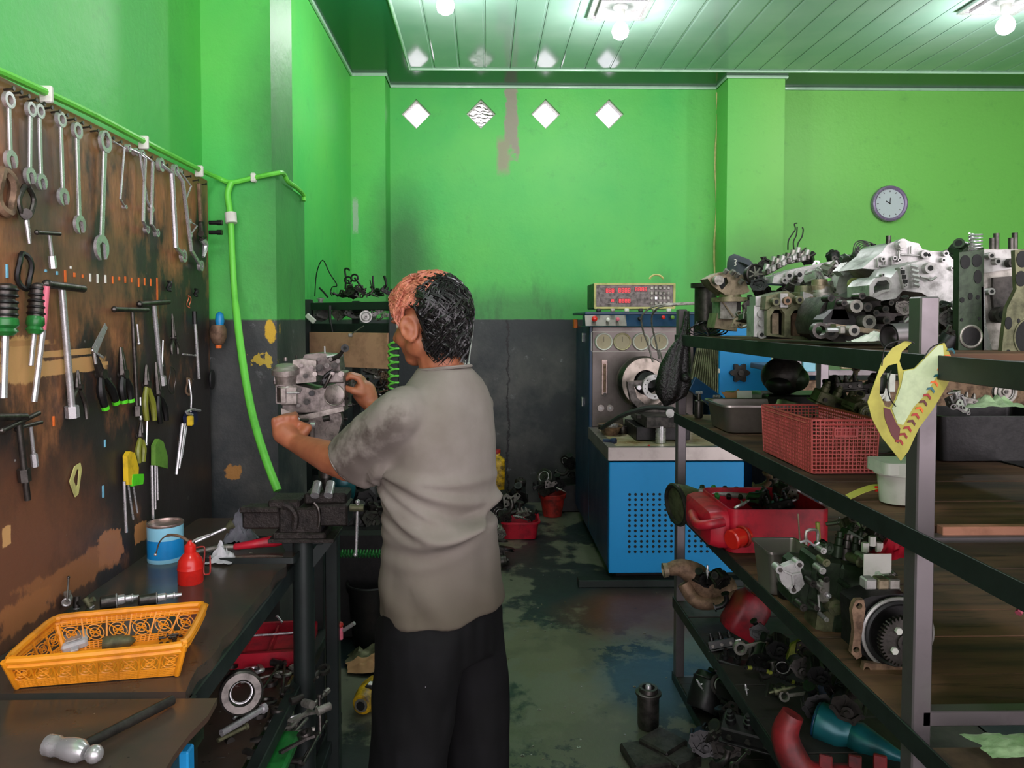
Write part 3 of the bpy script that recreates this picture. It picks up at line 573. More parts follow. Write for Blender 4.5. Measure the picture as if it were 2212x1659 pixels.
# ---------------------------------------------------------------- green air hose
hp = [B(-60, 133, .02), B(0, 155, .02), B(100, 200, .02), B(210, 252, .02), B(310, 305, .02), B(430, 366, .02), at(470, 384, y=CF - .03), at(500, 394, y=CF - .02), at(548, 384, y=CF - .015), at(600, 374, y=CF - .015), at(614, 378, y=CF - .03), at(612, 384, y=2.93)]
hp[-2:] = [at(613, 376, x=cx1 + .02)] + [at(px, py, x=cx2 + .012) for px, py in ((622, 392), (640, 405), (655, 420), (656, 434))]
t = thing('air_hose', 'green air hose running over the tool board and round the column', 'hose', hp[3]); g = G(); g.tube(hp, .0095, 8, sm=5); ow('tubing', g, 'hose', t)
for q_ in ((100, 204), (310, 308), (430, 370)):
    p = B(*q_, .02); g = G(); g.box(p, (.03, .012, .04), .004); ow('clip', g, 'paper', t)
for q_ in ((548, 384),): g = G(); g.box(at(*q_, y=CF - .012), (.02, .03, .035), .005); ow('clip', g, 'paper', t)
hq = [at(500, 394, y=CF - .025)] + [at(px, py, y=yy) for px, py, yy in ((492, 420, 2.87), (498, 470, 2.86), (502, 560, 2.84), (508, 650, 2.8), (524, 780, 2.7), (544, 890, 2.62), (570, 980, 2.55), (600, 1060, 2.5))]
t = thing('air_hose', 'thick green hose dropping from the column to the vise', 'hose', hq[2]); g = G(); g.tube(hq, [.012, .014], 10, sm=6); ow('tubing', g, 'hose', t)
g = G(); g.cyl(at(498, 460, y=2.855), at(500, 482, y=2.85), .022, n=12); ow('tape_wrap', g, 'paper', t)
# ================================================================ WORK BENCH
k = NM('oily_bench_top'); n1 = k.noise(2.5, 6, .6); n2 = k.noise(20, 5, .7, off=3)
c = k.mix(k.ramp(n1, .38, .62), col(54, 58, 52), col(84, 66, 56)); c = k.mix(k.ramp(n2, .64, .7), c, col(34, 32, 30)); c = k.mix(k.ramp(k.noise(30, 3, .6, off=8), .72, .74), c, col(150, 150, 140))
M['bench'] = k.out(c, k.math('ADD', k.math('MULTIPLY', n2, .25), .1), 0, n1, .1, .01)
BZ, BF = .87, -.585                                  # bench top height, front edge
y0, y1 = 1.44, 2.72
t = thing('work_bench', 'long oily dark work bench under the tool board', 'workbench', (BF, 2, 0))
g = G(); nn = 26
top = [(BF - .008*abs(math.sin(i*2.3)) - .004*(i % 3), y0 + (y1 - y0)*i/nn) for i in range(nn + 1)]
g.prism([(LX + .036, y0), *top, (LX + .036, y1)], .03, (), TR(0, 0, BZ - .03)); ow('bench_top', g, 'bench', t)
g = G(); g.box((BF - .02, (y0 + y1)/2, BZ - .055), (.035, y1 - y0, .05), .003); ow('front_rail', g, 'rail', t)
SZ = .45
for yy in (y0 + .03, y1 - .02):
    g = G(); g.box((BF - .02, yy, (BZ - .03)/2), (.045, .045, BZ - .03), .004); ow('leg', g, 'rail', t)
    g = G(); g.box((LX + .08, yy, (BZ - .03)/2), (.045, .045, BZ - .03), .004); ow('leg', g, 'rail', t)
g = G(); g.box(((BF + LX)/2, (y0 + y1)/2 - .1, SZ - .015), (BF - LX - .08, y1 - y0 + .4, .02), .003); ow('lower_shelf', g, 'bench', t)
g = G(); g.bar((BF, .9, SZ), (BF, y1, SZ), .035, .04, .003); ow('shelf_rail', g, 'rail', t)
g = G(); g.bar((BF + .04, 1.2, .12), (BF + .04, y1, .12), .035, .04, .003); ow('lower_rail', g, 'rail', t)
# the nearer bench section
N1 = BZ + .004
t = thing('metal_table', 'dark metal-topped table at the bottom left corner with chipped edge', 'table', (-.8, 1.0, 0))
ch = at(478, 1508, z=N1); pts = [(LX + .036, .6), (-.53, .6)]
for i in range(14): f = i/13; pts.append((-.53 + (ch.x + .53)*f - .009*abs(math.sin(i*2.1)) , .6 + (ch.y - .6)*f))
pts.append((LX + .036, ch.y)); g = G(); g.prism(pts, .012, (), TR(0, 0, N1 - .012)); ow('table_top', g, 'bench', t)
g = G(); g.box((-.545, 1.0, N1 - .045), (.02, .8, .06), .002); ow('apron', g, 'green_metal', t)
a = at(462, 1600, z=N1 - .02)
g = G(); g.box((-.53, 1.3, .43), (.02, .03, .82), .003); ow('leg', g, 'bluep', t)
g = G(); g.box((-1.0, 1.38, .43), (.04, .04, .84), .003); ow('leg', g, 'rail', t)
def Z(px, py, z=BZ): return at(px, py, z=z)
# hammer
h0, h1 = Z(205, 1625, N1 + .016), Z(372, 1512, N1 + .012); hd = thing('ball_peen_hammer', 'ball peen hammer lying on the near table', 'hammer', h0); d = (h1 - h0).normalized(); sd = V((-d.y, d.x, 0))
he = Z(100, 1608, N1 + .02); be = Z(210, 1630, N1 + .02); ax = (be - he).normalized(); Lh = (be - he).length
g = G(); g.lathe([(.012, 0), (.0165, .004), (.017, Lh*.2), (.0145, Lh*.26), (.016, Lh*.34), (.0185, Lh*.5), (.018, Lh*.66), (.011, Lh*.78)], he, ax, 18); ow('head', g, 'steel', hd)
g = G(); g.ball(be - ax*.006, .0145, 16, 10); ow('ball_peen', g, 'steel', hd)
mid = he + ax*Lh*.56; g = G(); g.cyl(mid, h1, .0085, .0095, n=12); ow('handle', g, 'iron', hd)
# orange basket: corners read on the bench
def basket(name, lab, cat, base, topc, z0, z1, m, cell, style, floor=True, rim=.006, t_=.0025):
    t = thing(name, lab, cat, base[0]); n = 4
    b = [V((p.x, p.y, z0)) for p in base]; u = [V((p.x, p.y, z1)) for p in topc]
    g = G(); loop = []
    for i in range(4):
        p, q_, r_ = u[i - 1], u[i], u[(i + 1) % 4]; loop += [q_ + (p - q_).normalized()*.035, q_ + (p - q_).normalized()*.01 + (r_ - q_).normalized()*.01, q_ + (r_ - q_).normalized()*.035]
    g.tube(loop, rim, 8, True, sm=2); g.tube([p - V((0, 0, .012)) for p in loop], rim*.7, 6, True, sm=2); ow('rim', g, m, t)
    g = G(); cen = sum(b, V())/4; bl = [p + (cen - p).normalized()*.004 for p in b]; k_ = len(g.v); g.prism([(p.x - cen.x, p.y - cen.y) for p in bl], .004, (), TR(cen.x, cen.y, z0)); ow('base', g, m, t)
    for i in range(4):
        j = (i + 1) % 4; A, Bq, Cq, D = b[i], b[j], u[j], u[i]; L = (Bq - A).length; Hh = (D - A).length; g = G()
        def pt(s_, v_): return (A*(1 - s_) + Bq*s_)*(1 - v_) + (D*(1 - s_) + Cq*s_)*v_
        nu = max(2, round(L/cell)); nv = max(2, round(Hh/cell))
        if style == 'grid':
            for a_ in range(nu + 1): g.bar(pt(a_/nu, 0), pt(a_/nu, 1), t_, t_, up=(Bq - A))
            for a_ in range(nv + 1): g.bar(pt(0, a_/nv), pt(1, a_/nv), t_, t_)
        else:
            nu = max(2, round(L/(Hh*.5)))
            for v_ in (0, .06, .12, .18, .24, .74, .8, .86, .95): g.bar(pt(0, v_), pt(1, v_), t_, t_*1.3)
            for a_ in range(nu + 1): g.bar(pt(a_/nu, 0), pt(a_/nu, 1), t_*1.4, t_*1.6, up=(Bq - A))
            nd = nu*5
            for a_ in range(nd + 1):
                g.bar(pt(a_/nd, 0), pt(a_/nd, .24), t_, t_, up=(Bq - A)); g.bar(pt(a_/nd, .74), pt(a_/nd, .95), t_, t_, up=(Bq - A))
            for a_ in range(nu):
                c0 = pt((a_ + .5)/nu, .49); e1 = (Bq - A).normalized(); e2 = (D - A).normalized()
                for rr_ in (Hh*.21, Hh*.12): g.tube([c0 + e1*rr_*math.cos(w_) + e2*rr_*math.sin(w_) for w_ in [2*PI*q_/16 for q_ in range(16)]], t_*.6, 4, True)
                for w_ in (PI/4, 3*PI/4): g.bar(c0 - (e1*math.cos(w_) + e2*math.sin(w_))*Hh*.28, c0 + (e1*math.cos(w_) + e2*math.sin(w_))*Hh*.28, t_, t_)
                g.bar(c0 - e1*Hh*.12, c0 + e1*Hh*.12, t_, t_)
        ow('lattice_side', g, m, t)
    for i in range(4): g = G(); g.tube([b[i], u[i]], rim*.8, 8); ow('corner_post', g, m, t)
    return t
zr = BZ + .072
tb = [Z(8, 1430, zr), Z(118, 1334, zr), Z(446, 1304, zr), Z(398, 1394, zr)]
bb = [Z(38, 1484, BZ + .003), Z(140, 1412, BZ + .003), Z(404, 1378, BZ + .003), Z(382, 1457, BZ + .003)]
basket('plastic_basket', 'orange lattice plastic basket on the oily bench', 'basket', bb, tb, BZ + .003, zr, 'orangep', .012, 'rings', t_=.0022, rim=.008)
fz = BZ + .008
p = Z(162, 1385, fz + .012); t = thing('plastic_box', 'small clear plastic box lying inside the orange basket', 'box', p, (14, -10, 24)); g = G(); g.box((0, 0, 0), (.052, .05, .02), .006); obj('body', g, 'clear', t); g = G(); g.box((0, 0, .012), (.03, .03, .004), .001); obj('lid_panel', g, 'alu', t); g = G(); g.box((0, -.03, 0), (.016, .012, .005), .002); obj('latch', g, 'clear', t)
p = Z(250, 1388, fz + .013); t = thing('nozzle_cap', 'dark pointed metal nozzle lying inside the orange basket', 'nozzle', p); g = G(); g.lathe([(.014, -.025), (.0155, -.02), (.0155, .012), (.0125, .016), (.012, .028), (.006, .036), (.001, .04)], ax=(1, .3, 0), n=16); obj('body', g, 'olive', t)
for i in range(16):
    px = 345 + rnd.random()*55; py = 1372 + rnd.random()*22; p = Z(px, py, fz + .003); g = G()
    if i % 3: g.prism(circ(.004 + rnd.random()*.002, 8), .003, [circ(.002, 6)])
    else: g.cyl((0, 0, .003), (.01, .004, .003), .002, n=6); g.cyl((0, 0, .003), (-.003, -.001, .003), .004, n=6)
    tag(obj('small_nut' if i % 3 else 'screw', g, 'iron', None, p), 'tiny rusty nut or screw in the right end of the orange basket', 'fastener', 'loose fasteners in the orange basket')
# shafts and fittings behind the basket
def nozzle(px0, py0, px1, py1, r, lab, m='dsteel'):
    a, b_ = Z(px0, py0, BZ + r), Z(px1, py1, BZ + r); t = thing('injector', lab, 'injector', a); d = b_ - a; L = d.length
    g = G(); g.lathe([(r*.7, 0), (r, L*.04), (r, L*.42), (r*.8, L*.45)], a, d, 16); ow('body', g, m, t)
    g = G(); g.lathe([(r*.75, L*.44), (r*.75, L*.62), (r*.5, L*.66), (r*.5, L*.8), (r*.62, L*.81), (r*.62, L*.85), (r*.4, L*.86), (r*.3, L)], a, d, 14); ow('tip', g, 'steel', t)
    g = G(); g.tor(a + d*.42, d, r*.95, r*.12, 16, 6); ow('collar', g, 'steel', t)
nozzle(215, 1303, 300, 1289, .017, 'dark injector with bright tip lying left behind the orange basket')
nozzle(298, 1298, 392, 1284, .014, 'second injector with a thinner tip right behind the orange basket')
def fitting(px, py, s, lab, rot, m='iron', z=BZ):
    p = Z(px, py, z + s*.8); t = thing('pipe_fitting', lab, 'fitting', p, rot)
    g = G(); g.cyl((0, -s, 0), (0, s, 0), s*.55, n=14); g.cyl((0, 0, 0), (0, 0, s), s*.4, n=12); obj('body', g, m, t)
    g = G(); g.tor((0, -s, 0), (0, 1, 0), s*.5, s*.16, 16, 6); obj('flange', g, 'steel', t); g = G(); g.cyl((0, 0, s*.8), (0, 0, s*1.25), s*.52, n=6); obj('nut', g, m, t)
fitting(146, 1296, .017, 'round-mouthed pipe fitting standing at the left behind the basket', (0, 0, 20), 'alu2', BZ + .02)
fitting(122, 1308, .016, 'dark pipe fitting lowest in the cluster at left behind the basket', (30, 20, -40)); fitting(166, 1302, .015, 'fitting with pale end right in the cluster behind the basket', (80, 10, 60)); fitting(190, 1302, .014, 'olive fitting between the cluster and the first injector', (60, 0, 100), 'olive')
a = Z(145, 1300, BZ + .04); g = G(); g.cyl(a, a + V((-.012, .03, .05)), .0025, n=6); g.ball(a + V((-.012, .03, .05)), .004, 8, 6); tag(obj('bleed_screw', g, 'dsteel'), 'thin screw sticking up out of the fitting cluster', 'screw')
# blue tin
p = Z(358, 1208, BZ); t = thing('paint_tin', 'round tin with blue label and bare rusty lid on the bench', 'tin', p); r = .052; Ht = .115
g = G(); g.lathe([(r*.98, 0), (r, .003), (r, .012)], n=32, cap=True); obj('bottom_rim', g, 'tinpale', t)
g = G(); g.lathe([(r*.995, .012), (r*.995, .068)], n=32, cap=False); obj('label_band', g, 'tinblue', t)
g = G(); g.lathe([(r*.99, .068), (r*.99, Ht - .006)], n=32, cap=False); obj('upper_band', g, 'tinpale', t)
g = G(); g.lathe([(r*.99, Ht - .008), (r*1.03, Ht - .004), (r*1.02, Ht), (r*.9, Ht), (r*.88, Ht - .006), (.001, Ht - .006)], n=32, cap=False); obj('lid', g, 'tin', t)
# oil can
p = Z(412, 1258, BZ); t = thing('oil_can', 'glossy red oil can with curved spout beside the blue tin', 'oil can', p); r = .034
g = G(); g.lathe([(r*.96, 0), (r, .004), (r, .038), (r*1.04, .041), (r, .044), (r*.99, .052), (r*.9, .066), (r*.6, .08), (r*.42, .086)], n=28); obj('body', g, 'canred', t)
g = G(); g.lathe([(r*.44, .084), (r*.46, .088), (r*.44, .104), (r*.3, .108), (r*.12, .118)], n=20); obj('cap', g, 'canred', t)
g = G(); g.tube([(0, 0, .112), (-.03, .005, .128), (-.07, .02, .126), (-.105, .05, .1), (-.125, .07, .06)], [.004, .002], 8, sm=4); obj('spout', g, 'rust', t); g = G(); g.ball((-.127, .071, .056), .005, 8, 6); obj('spout_tip', g, 'steel', t)
g = G(); g.tube([(.018, 0, .098), (.035, 0, .1), (.04, 0, .09), (.036, 0, .03), (.045, 0, .022), (.054, 0, .03), (.054, 0, .075)], .0022, 6, sm=4); obj('handle', g, 'dred', t)
g = G(); g.tube([(.0, 0, .108), (.012, 0, .118), (.03, .01, .124), (.052, .015, .13)], .003, 6, sm=3); obj('lever', g, 'steel', t)
# low tray, red grip, rags, sandpaper
a, b_ = Z(470, 1222, BZ), Z(640, 1190, BZ); t = thing('drip_tray', 'flat dark steel tray at the far end of the bench', 'tray', ((a.x + b_.x)/2, (a.y + b_.y)/2, BZ))
g = G(); g.box((-.01, .06, .006), (.26, .22, .006), .002); obj('tray_floor', g, 'bench', t); g = G(); g.prism(rrect(.27, .23, .01, -.01, .06), .018, [rrect(.26, .22, .008, -.01, .06)]); obj('tray_edge', g, 'rail', t)
p = Z(570, 1172, BZ + .035); t = thing('grinder_handle', 'red plastic tool grip lying in the dark tray', 'tool grip', p, (0, -5, 12)); g = G(); g.rings([[V((x_, w_*math.cos(a_), h_*math.sin(a_))) for a_ in [2*PI*i/10 for i in range(10)]] for x_, w_, h_ in ((-.09, .008, .007), (-.085, .012, .01), (-.02, .015, .014), (.03, .016, .018), (.07, .014, .016), (.078, .008, .01))]); obj('grip', g, 'red', t)
g = G(); g.tube([(-.085, 0, 0), (-.13, .005, .003), (-.2, .01, .0)], [.007, .01, .005], 8, sm=3); obj('shank', g, 'alu2', t)
def rag(px, py, s, lab, m, sx=1, sy=1, hz=.5, zz=BZ, y=None):
    p = Z(px, py, zz) if y is None else at(px, py, y=y); n = 14; g = G(); vs = []
    for i in range(n + 1):
        for j in range(n + 1):
            u_, v_ = i/n - .5, j/n - .5; rr_ = math.hypot(u_, v_)*2; q_ = V((px*.1, py*.1, 0)); h = max(0, (1 - rr_*.9))*hz*s*(.5 + abs(mnoise.noise(V((u_*5, v_*5, 0)) + q_))*1.6) + .004 + .006*abs(mnoise.noise(V((u_*16, v_*16, 3)) + q_))
            e = 1 + .3*mnoise.noise(V((math.atan2(v_, u_)*1.3, 0, 0)) + q_); vs.append(V((u_*s*sx*e, v_*s*sy*e, h)))
    f = [(i*(n + 1) + j, (i + 1)*(n + 1) + j, (i + 1)*(n + 1) + j + 1, i*(n + 1) + j + 1) for i in range(n) for j in range(n)]
    g.add(vs, f); return tag(obj('rag', g, m, None, p, ang=60), lab, 'rag')
rag(520, 1170, .1, 'crumpled grey rag behind the red grip on the bench', 'rag', 1, .8, 1.0, BZ + .01); rag(478, 1212, .1, 'white rag hanging over the tray edge beside the oil can', 'ragw', .8, .9, .4, BZ)
p = Z(560, 1203, BZ + .016); g = G(); g.prism([(.055*math.cos(a_)*1.3, .014*math.sin(a_)) for a_ in [2*PI*i/18 for i in range(18)]], .0015, [circ(.004, 8, .02, 0)]); tag(obj('gasket_strip', g, 'alu2', None, p), 'thin grey oval gasket lying in the tray below the red grip', 'gasket')
t = thing('desoldering_tool', 'bright funnel-headed tool lying behind the oil can', 'tool', Z(470, 1165, BZ + .03)); g = G(); g.cyl((-.06, -.03, 0), (.02, .02, .03), .005, n=8); obj('shaft', g, 'steel', t); g = G(); g.cyl((.02, .02, .03), (.04, .03, .042), .006, .018, n=12); obj('cone', g, 'olive', t)
# ================================================================ VISE, its post, the pump held in it
YV = 2.30
def F(px, py, y=YV): return at(px, py, y=y)
s_ = YV/1600
vp = F(665, 1150); t = thing('bench_vise', 'rough black bench vise clamped on a tall steel post', 'vise', (vp.x, YV, vp.z))
def vbox(n, x0, y0_, x1, y1_, dy, m='vise', off=0, bev=.006):
    a, b_ = F(x0, y0_), F(x1, y1_); g = G(); g.box(((a.x + b_.x)/2, YV + off, (a.z + b_.z)/2), (b_.x - a.x, dy, a.z - b_.z), bev); return ow(n, g, m, t)
vbox('slide_bar', 530, 1092, 690, 1136, .07); vbox('fixed_jaw', 588, 1072, 655, 1092, .1); vbox('body', 612, 1088, 702, 1142, .11); vbox('moving_jaw', 680, 1082, 757, 1128, .1); vbox('jaw_block', 660, 1062, 752, 1085, .09, off=.02); vbox('swivel_base', 600, 1140, 712, 1154, .12); vbox('guide_rib', 530, 1086, 612, 1098, .03, off=-.045, bev=.004)
g = G(); g.tube([F(612, 1090, YV - .06), F(628, 1098, YV - .06), F(638, 1115, YV - .06), F(636, 1140, YV - .06)], .011, 8, sm=3); ow('clamp_rib', g, 'vise', t)
g = G(); g.tube([F(678, 1086, YV - .06), F(687, 1098, YV - .06), F(690, 1120, YV - .06), F(688, 1138, YV - .06)], .005, 8, sm=3); ow('clamp_rod', g, 'dsteel', t)
g = G(); g.cyl(F(756, 1097, YV - .03), F(786, 1097, YV - .03), .011, n=14); ow('screw_head', g, 'olive', t)
g = G(); g.cyl(F(773, 1086, YV - .03), F(769, 1196, YV - .03), .005, n=10); g.ball(F(773, 1084, YV - .03), .008); g.ball(F(768, 1198, YV - .03), .007); ow('handle_bar', g, 'steel', t)
for px in (683, 712): g = G(); a = F(px, 1055, YV - .02); g.cyl(a + V((0, -.02, -.018)), a + V((0, .02, .012)), .014, n=12); ow('jaw_pad', g, 'steel', t)
t = thing('vise_stand', 'black steel stand carrying the vise, braced by diagonal struts', 'stand', (F(655, 1200).x, YV, 0))
a = F(655, 1158); g = G(); g.cyl((a.x, YV, .0), (a.x, YV, a.z), .033, n=20); ow('post', g, 'rail', t)
g = G(); g.box((a.x + .01, YV, a.z + .004), (.2, .14, .012), .002); ow('top_plate', g, 'vise', t)
g = G(); g.bar(F(615, 1156), F(648, 1225), .01, .035); ow('brace', g, 'rail', t); g = G(); g.bar(F(716, 1156), F(655, 1235), .01, .035); ow('brace', g, 'rail', t)
for pts in ([(700, 1160), (722, 1480)], ): g = G(); a, b_ = at(718, 1155, y=2.55), at(722, 1520, y=2.55); g.bar((a.x, 2.55, a.z), (a.x, 2.55, 0), .045, .045, .004); ow('rear_leg', g, 'rail', t)
g = G(); g.box((at(718, 1155, y=2.55).x, 2.44, .91), (.05, .3, .02), .003); ow('bridge', g, 'rail', t)
M['pumpm'] = mat('used_pump_casting', (138, 128, 124), .4, .65, (48, 42, 40), .55, 34); M['pumpl'] = mat('cleaner_pump_casting', (172, 162, 156), .38, .65, (84, 76, 72), .45, 30)
# pump
t = thing('fuel_pump', 'grey diesel fuel injection pump held upright in the vise', 'pump', (F(680, 1040).x, YV + .03, F(680, 1040).z))
def PP(px, py, d=0): return F(px, py, YV + .03 + d)
def pbox(n, x0, y0_, x1, y1_, dy, m='pumpm', off=0, bev=.004):
    a, b_ = PP(x0, y0_), PP(x1, y1_); g = G(); g.box(((a.x + b_.x)/2, YV + .03 + off, (a.z + b_.z)/2), (b_.x - a.x, dy, a.z - b_.z), bev); return ow(n, g, m, t)
def pcyl(n, x0, y0_, x1, y1_, r, m='pumpm', o0=0, o1=None, nn=18, r1=None): g = G(); g.cyl(PP(x0, y0_, o0), PP(x1, y1_, o0 if o1 is None else o1), r, r1, n=nn); return ow(n, g, m, t)
def poly(n, pts, dy, m='pumpm', off=0, holes=()):
    c0 = PP(*pts[0]); g = G(); cv = lambda L_: [((PP(*q_)).x - c0.x, (PP(*q_)).z - c0.z) for q_ in L_]
    g.prism(cv(pts), dy, [cv(h_) for h_ in holes], Matrix(((1, 0, 0, c0.x), (0, 0, 1, YV + .03 + off - dy/2), (0, 1, 0, c0.z), (0, 0, 0, 1)))); return ow(n, g, m, t)
poly('main_housing', [(620, 830), (640, 826), (690, 838), (752, 820), (752, 872), (722, 882), (672, 886), (622, 886)], .12)
poly('lower_flange', [(620, 876), (660, 892), (750, 872), (752, 882), (660, 904), (622, 898)], .14, 'pumpl')
poly('mounting_plate', [(656, 900), (744, 886), (748, 900), (735, 945), (712, 958), (690, 956), (688, 910), (668, 915), (668, 956), (657, 956)], .03, 'pumpm', -.05)
poly('lower_casting', [(640, 900), (742, 890), (738, 930), (720, 955), (640, 955)], .08, 'iron', .03)
g = G(); c0 = PP(613, 803); L_ = [(608, 776), (592, 783)]
g.lathe([(.042, .0), (.042, .008), (.038, .01), (.034, .016), (.028, .02)], PP(617, 802, -.05), (0, -.15, 1), 28); g.lathe([(.034, -.045), (.03, -.04), (.034, -.01), (.042, -.008), (.042, .0)], PP(617, 802, -.05), (0, -.15, 1), 28); ow('diaphragm_chamber', g, 'pumpl', t)
pcyl('diaphragm_screw', 617, 780, 617, 772, .006); pcyl('stud', 640, 778, 640, 768, .003, 'dsteel'); pcyl('stud', 702, 768, 701, 748, .0028, 'steel', nn=8); pcyl('stud', 616, 872, 616, 888, .004, 'dsteel')
poly('left_casting', [(640, 776), (662, 774), (690, 778), (690, 822), (650, 826), (600, 820), (602, 806), (640, 800)], .09, 'pumpl')
g = G(); fr_ = F(607, 852, YV - .045); mm = Matrix(((1, 0, 0, fr_.x), (0, 0, 1, YV - .045), (0, 1, 0, fr_.z), (0, 0, 0, 1))); g.prism(rrect(.032, .058, .006), .05, [rrect(.025, .05, .004)], mm); ow('cover_frame', g, 'pumpm', t)
g = G(); g.box((fr_.x, YV - .002, fr_.z), (.03, .012, .056), .001); ow('cover_recess', g, 'tan', t); g = G(); g.cyl((fr_.x + .004, YV - .03, fr_.z), (fr_.x + .02, YV - .03, fr_.z), .003, n=8); ow('float_pin', g, 'dsteel', t); pbox('side_block', 618, 830, 655, 870, .08, 'pumpl', -.032); pcyl('lever_pin', 620, 849, 648, 848, .004, 'steel', -.07); pbox('left_lug', 596, 818, 640, 830, .07, 'pumpm')
poly('top_cover', [(655, 778), (662, 765), (690, 762), (734, 766), (738, 800), (700, 810), (668, 806)], .08, 'pumpm', .02)
pcyl('lever_shaft', 706, 770, 740, 766, .006, 'steel', -.03); g = G(); g.tube([PP(712, 776, -.03), PP(730, 770, -.035), PP(741, 757, -.045)], [.008, .006], 8, sm=3); ow('throttle_arm', g, 'iron', t)
g = G(); g.cyl(PP(745, 752, -.035), PP(745, 752, -.065), .0125, n=16); ow('arm_knob', g, 'rubber', t); g = G(); g.cyl(PP(745, 752, -.064), PP(745, 752, -.067), .0055, n=10); ow('knob_bore', g, 'hole', t)
for px, py, rr_, mm_ in ((690, 795, .012, 'iron'), (706, 790, .008, 'dsteel'), (722, 790, .01, 'iron'), (680, 808, .007, 'pumpl'), (660, 812, .008, 'iron'), (700, 822, .01, 'black'), (717, 806, .008, 'pumpm'), (730, 780, .007, 'dsteel'), (672, 795, .008, 'pumpm'), (650, 790, .007, 'pumpm'), (646, 843, .006, 'iron'), (662, 868, .01, 'iron'), (645, 876, .006, 'dsteel'), (673, 850, .009, 'black'), (737, 808, .009, 'pumpm'), (688, 776, .006, 'dsteel'), (714, 776, .006, 'dsteel')):
    g = G(); g.cyl(PP(px, py, -.02), PP(px, py, -.075), rr_, n=10); g.cyl(PP(px, py, -.075), PP(px, py, -.082), rr_*.6, n=6); ow('bolt_boss', g, mm_, t)
g = G(); g.tube([PP(694, 830, -.07), PP(703, 812, -.075), PP(720, 800, -.07)], .006, 8, sm=3); ow('fuel_pipe', g, 'black', t); g = G(); g.tube([PP(700, 838, -.07), PP(712, 815, -.075), PP(716, 804, -.07)], .005, 8, sm=3); ow('fuel_pipe', g, 'dsteel', t)
pbox('right_block', 716, 800, 752, 824, .09, 'pumpm', -.02)
g = G(); g.lathe([(.033, 0), (.033, .03), (.03, .033), (.0305, .036), (.028, .037)], PP(733, 850, .0) + V((0, -.03, 0)), (-.1, -1, .08), 28); ow('round_cover', g, 'pumpm', t)
g = G(); g.tor(PP(731, 850) + V((0, -.064, 0)), (-.1, -1, .08), .03, .0025, 28, 6); ow('cover_ring', g, 'pumpl', t)
pcyl('pump_neck', 690, 898, 742, 886, .008, 'pumpl'); pcyl('union', 698, 905, 712, 902, .009, 'iron', -.07); pcyl('union', 672, 918, 682, 918, .012, 'steel', -.06); pcyl('union', 672, 936, 680, 936, .008, 'iron', -.06)
g = G(); g.lathe([(.012, 0), (.017, .004), (.02, .03), (.022, .032)], PP(712, 930, -.03), (.45, -1, 0), 18, cap=False); ow('outlet', g, 'pumpl', t); g = G(); g.cyl(PP(712, 930, -.04), PP(714, 930, -.055), .016, n=16); ow('outlet_bore', g, 'hole', t)
pbox('link_bar', 683, 915, 691, 956, .012, 'pumpm', -.075, .001); pcyl('drive_hub', 705, 955, 705, 1012, .03, 'dsteel'); pcyl('drive_shaft', 705, 1012, 705, 1030, .024, 'dsteel'); pcyl('drive_taper', 705, 1030, 706, 1062, .018, 'dsteel', r1=.01)
pcyl('left_plunger', 640, 912, 660, 916, .01, 'black', -.02); pcyl('left_plunger', 642, 932, 660, 936, .01, 'black', -.02)
for px, py in ((744, 830), (744, 860), (752, 876), (742, 905), (735, 918), (750, 845)): pcyl('cap_screw', px, py, px + 9, py, .005, 'dsteel', -.01, nn=8)
# green trash lid leaning behind the vise
g = G(); a = F(735, 1055, 2.42); g.ball(a, (.05, .02, .075), 16, 10); tag(obj('funnel', g, 'teal'), 'dark green rounded funnel behind the vise jaws', 'funnel')
# ---------------------------------------------------------------- clutter on the bench's lower shelf
def S(px, py, z=SZ): return at(px, py, z=z)
p = S(590, 1405); t = thing('tool_case', 'open red plastic tool tray on the shelf under the bench', 'tray', p, (0, 0, 0)); 
tp = [S(482, 1422, SZ + .01), S(532, 1348, SZ + .04), S(692, 1345, SZ + .04), S(686, 1420, SZ + .01)]
g = G(); w_, d_ = .28, .26
g.prism(rrect(w_, d_, .03), .05, [rrect(w_ - .03, d_ - .03, .02)]); obj('case_wall', g, 'red', t); g = G(); g.prism(rrect(w_ - .01, d_ - .01, .03), .012); obj('case_floor', g, 'red', t)
for i in range(3): g = G(); g.box((-.09 + i*.09, .0, .03), (.008, d_ - .04, .03), .003); obj('divider', g, 'red', t)
g = G(); g.cyl((-.1, 0, .055), (.1, .01, .055), .004, n=8); obj('metal_rod', g, 'steel', t)
t.rotation_euler = (0, 0, R(6))
def rod(p0, p1, z, r, lab, m='steel', ex=None, cat='rod', nm='steel_rod'):
    a, b_ = S(*p0, z), S(*p1, z + (.0 if ex is None else ex)); t = thing(nm, lab, cat, a); d = (b_ - a)
    g = G(); g.cyl(a, b_, r, n=10); ow('rod', g, m, t); g = G(); g.cyl(b_ - d*.08, b_, r*1.5, n=8); ow('end_collar', g, m, t)
t = thing('bearing_ring', 'thick dull bearing ring standing on the shelf below the bench corner', 'bearing', at(521, 1495, y=1.75)); g = G(); g.lathe([(.045, -.016), (.05, -.012), (.05, .012), (.045, .016), (.03, .016), (.026, .01), (.026, -.01), (.03, -.016), (.045, -.016)], ax=(.4, -1, .25), n=28, cap=False); obj('outer_race', g, 'dsteel', t); g = G(); g.tor((0, 0, 0), (.4, -1, .25), .027, .005, 24, 8); obj('inner_race', g, 'steel', t)
rod((478, 1584), (573, 1528), .52, .009, 'thick bright steel rod sticking out from under the near table')
rod((470, 1600), (535, 1568), .5, .006, 'thin olive rod below the thick bright one', 'olive'); rod((505, 1552), (545, 1520), .5, .004, 'short thin rod just behind the thick bright one'); rod((480, 1480), (500, 1476), .56, .004, 'short pale rod left of the bearing ring')
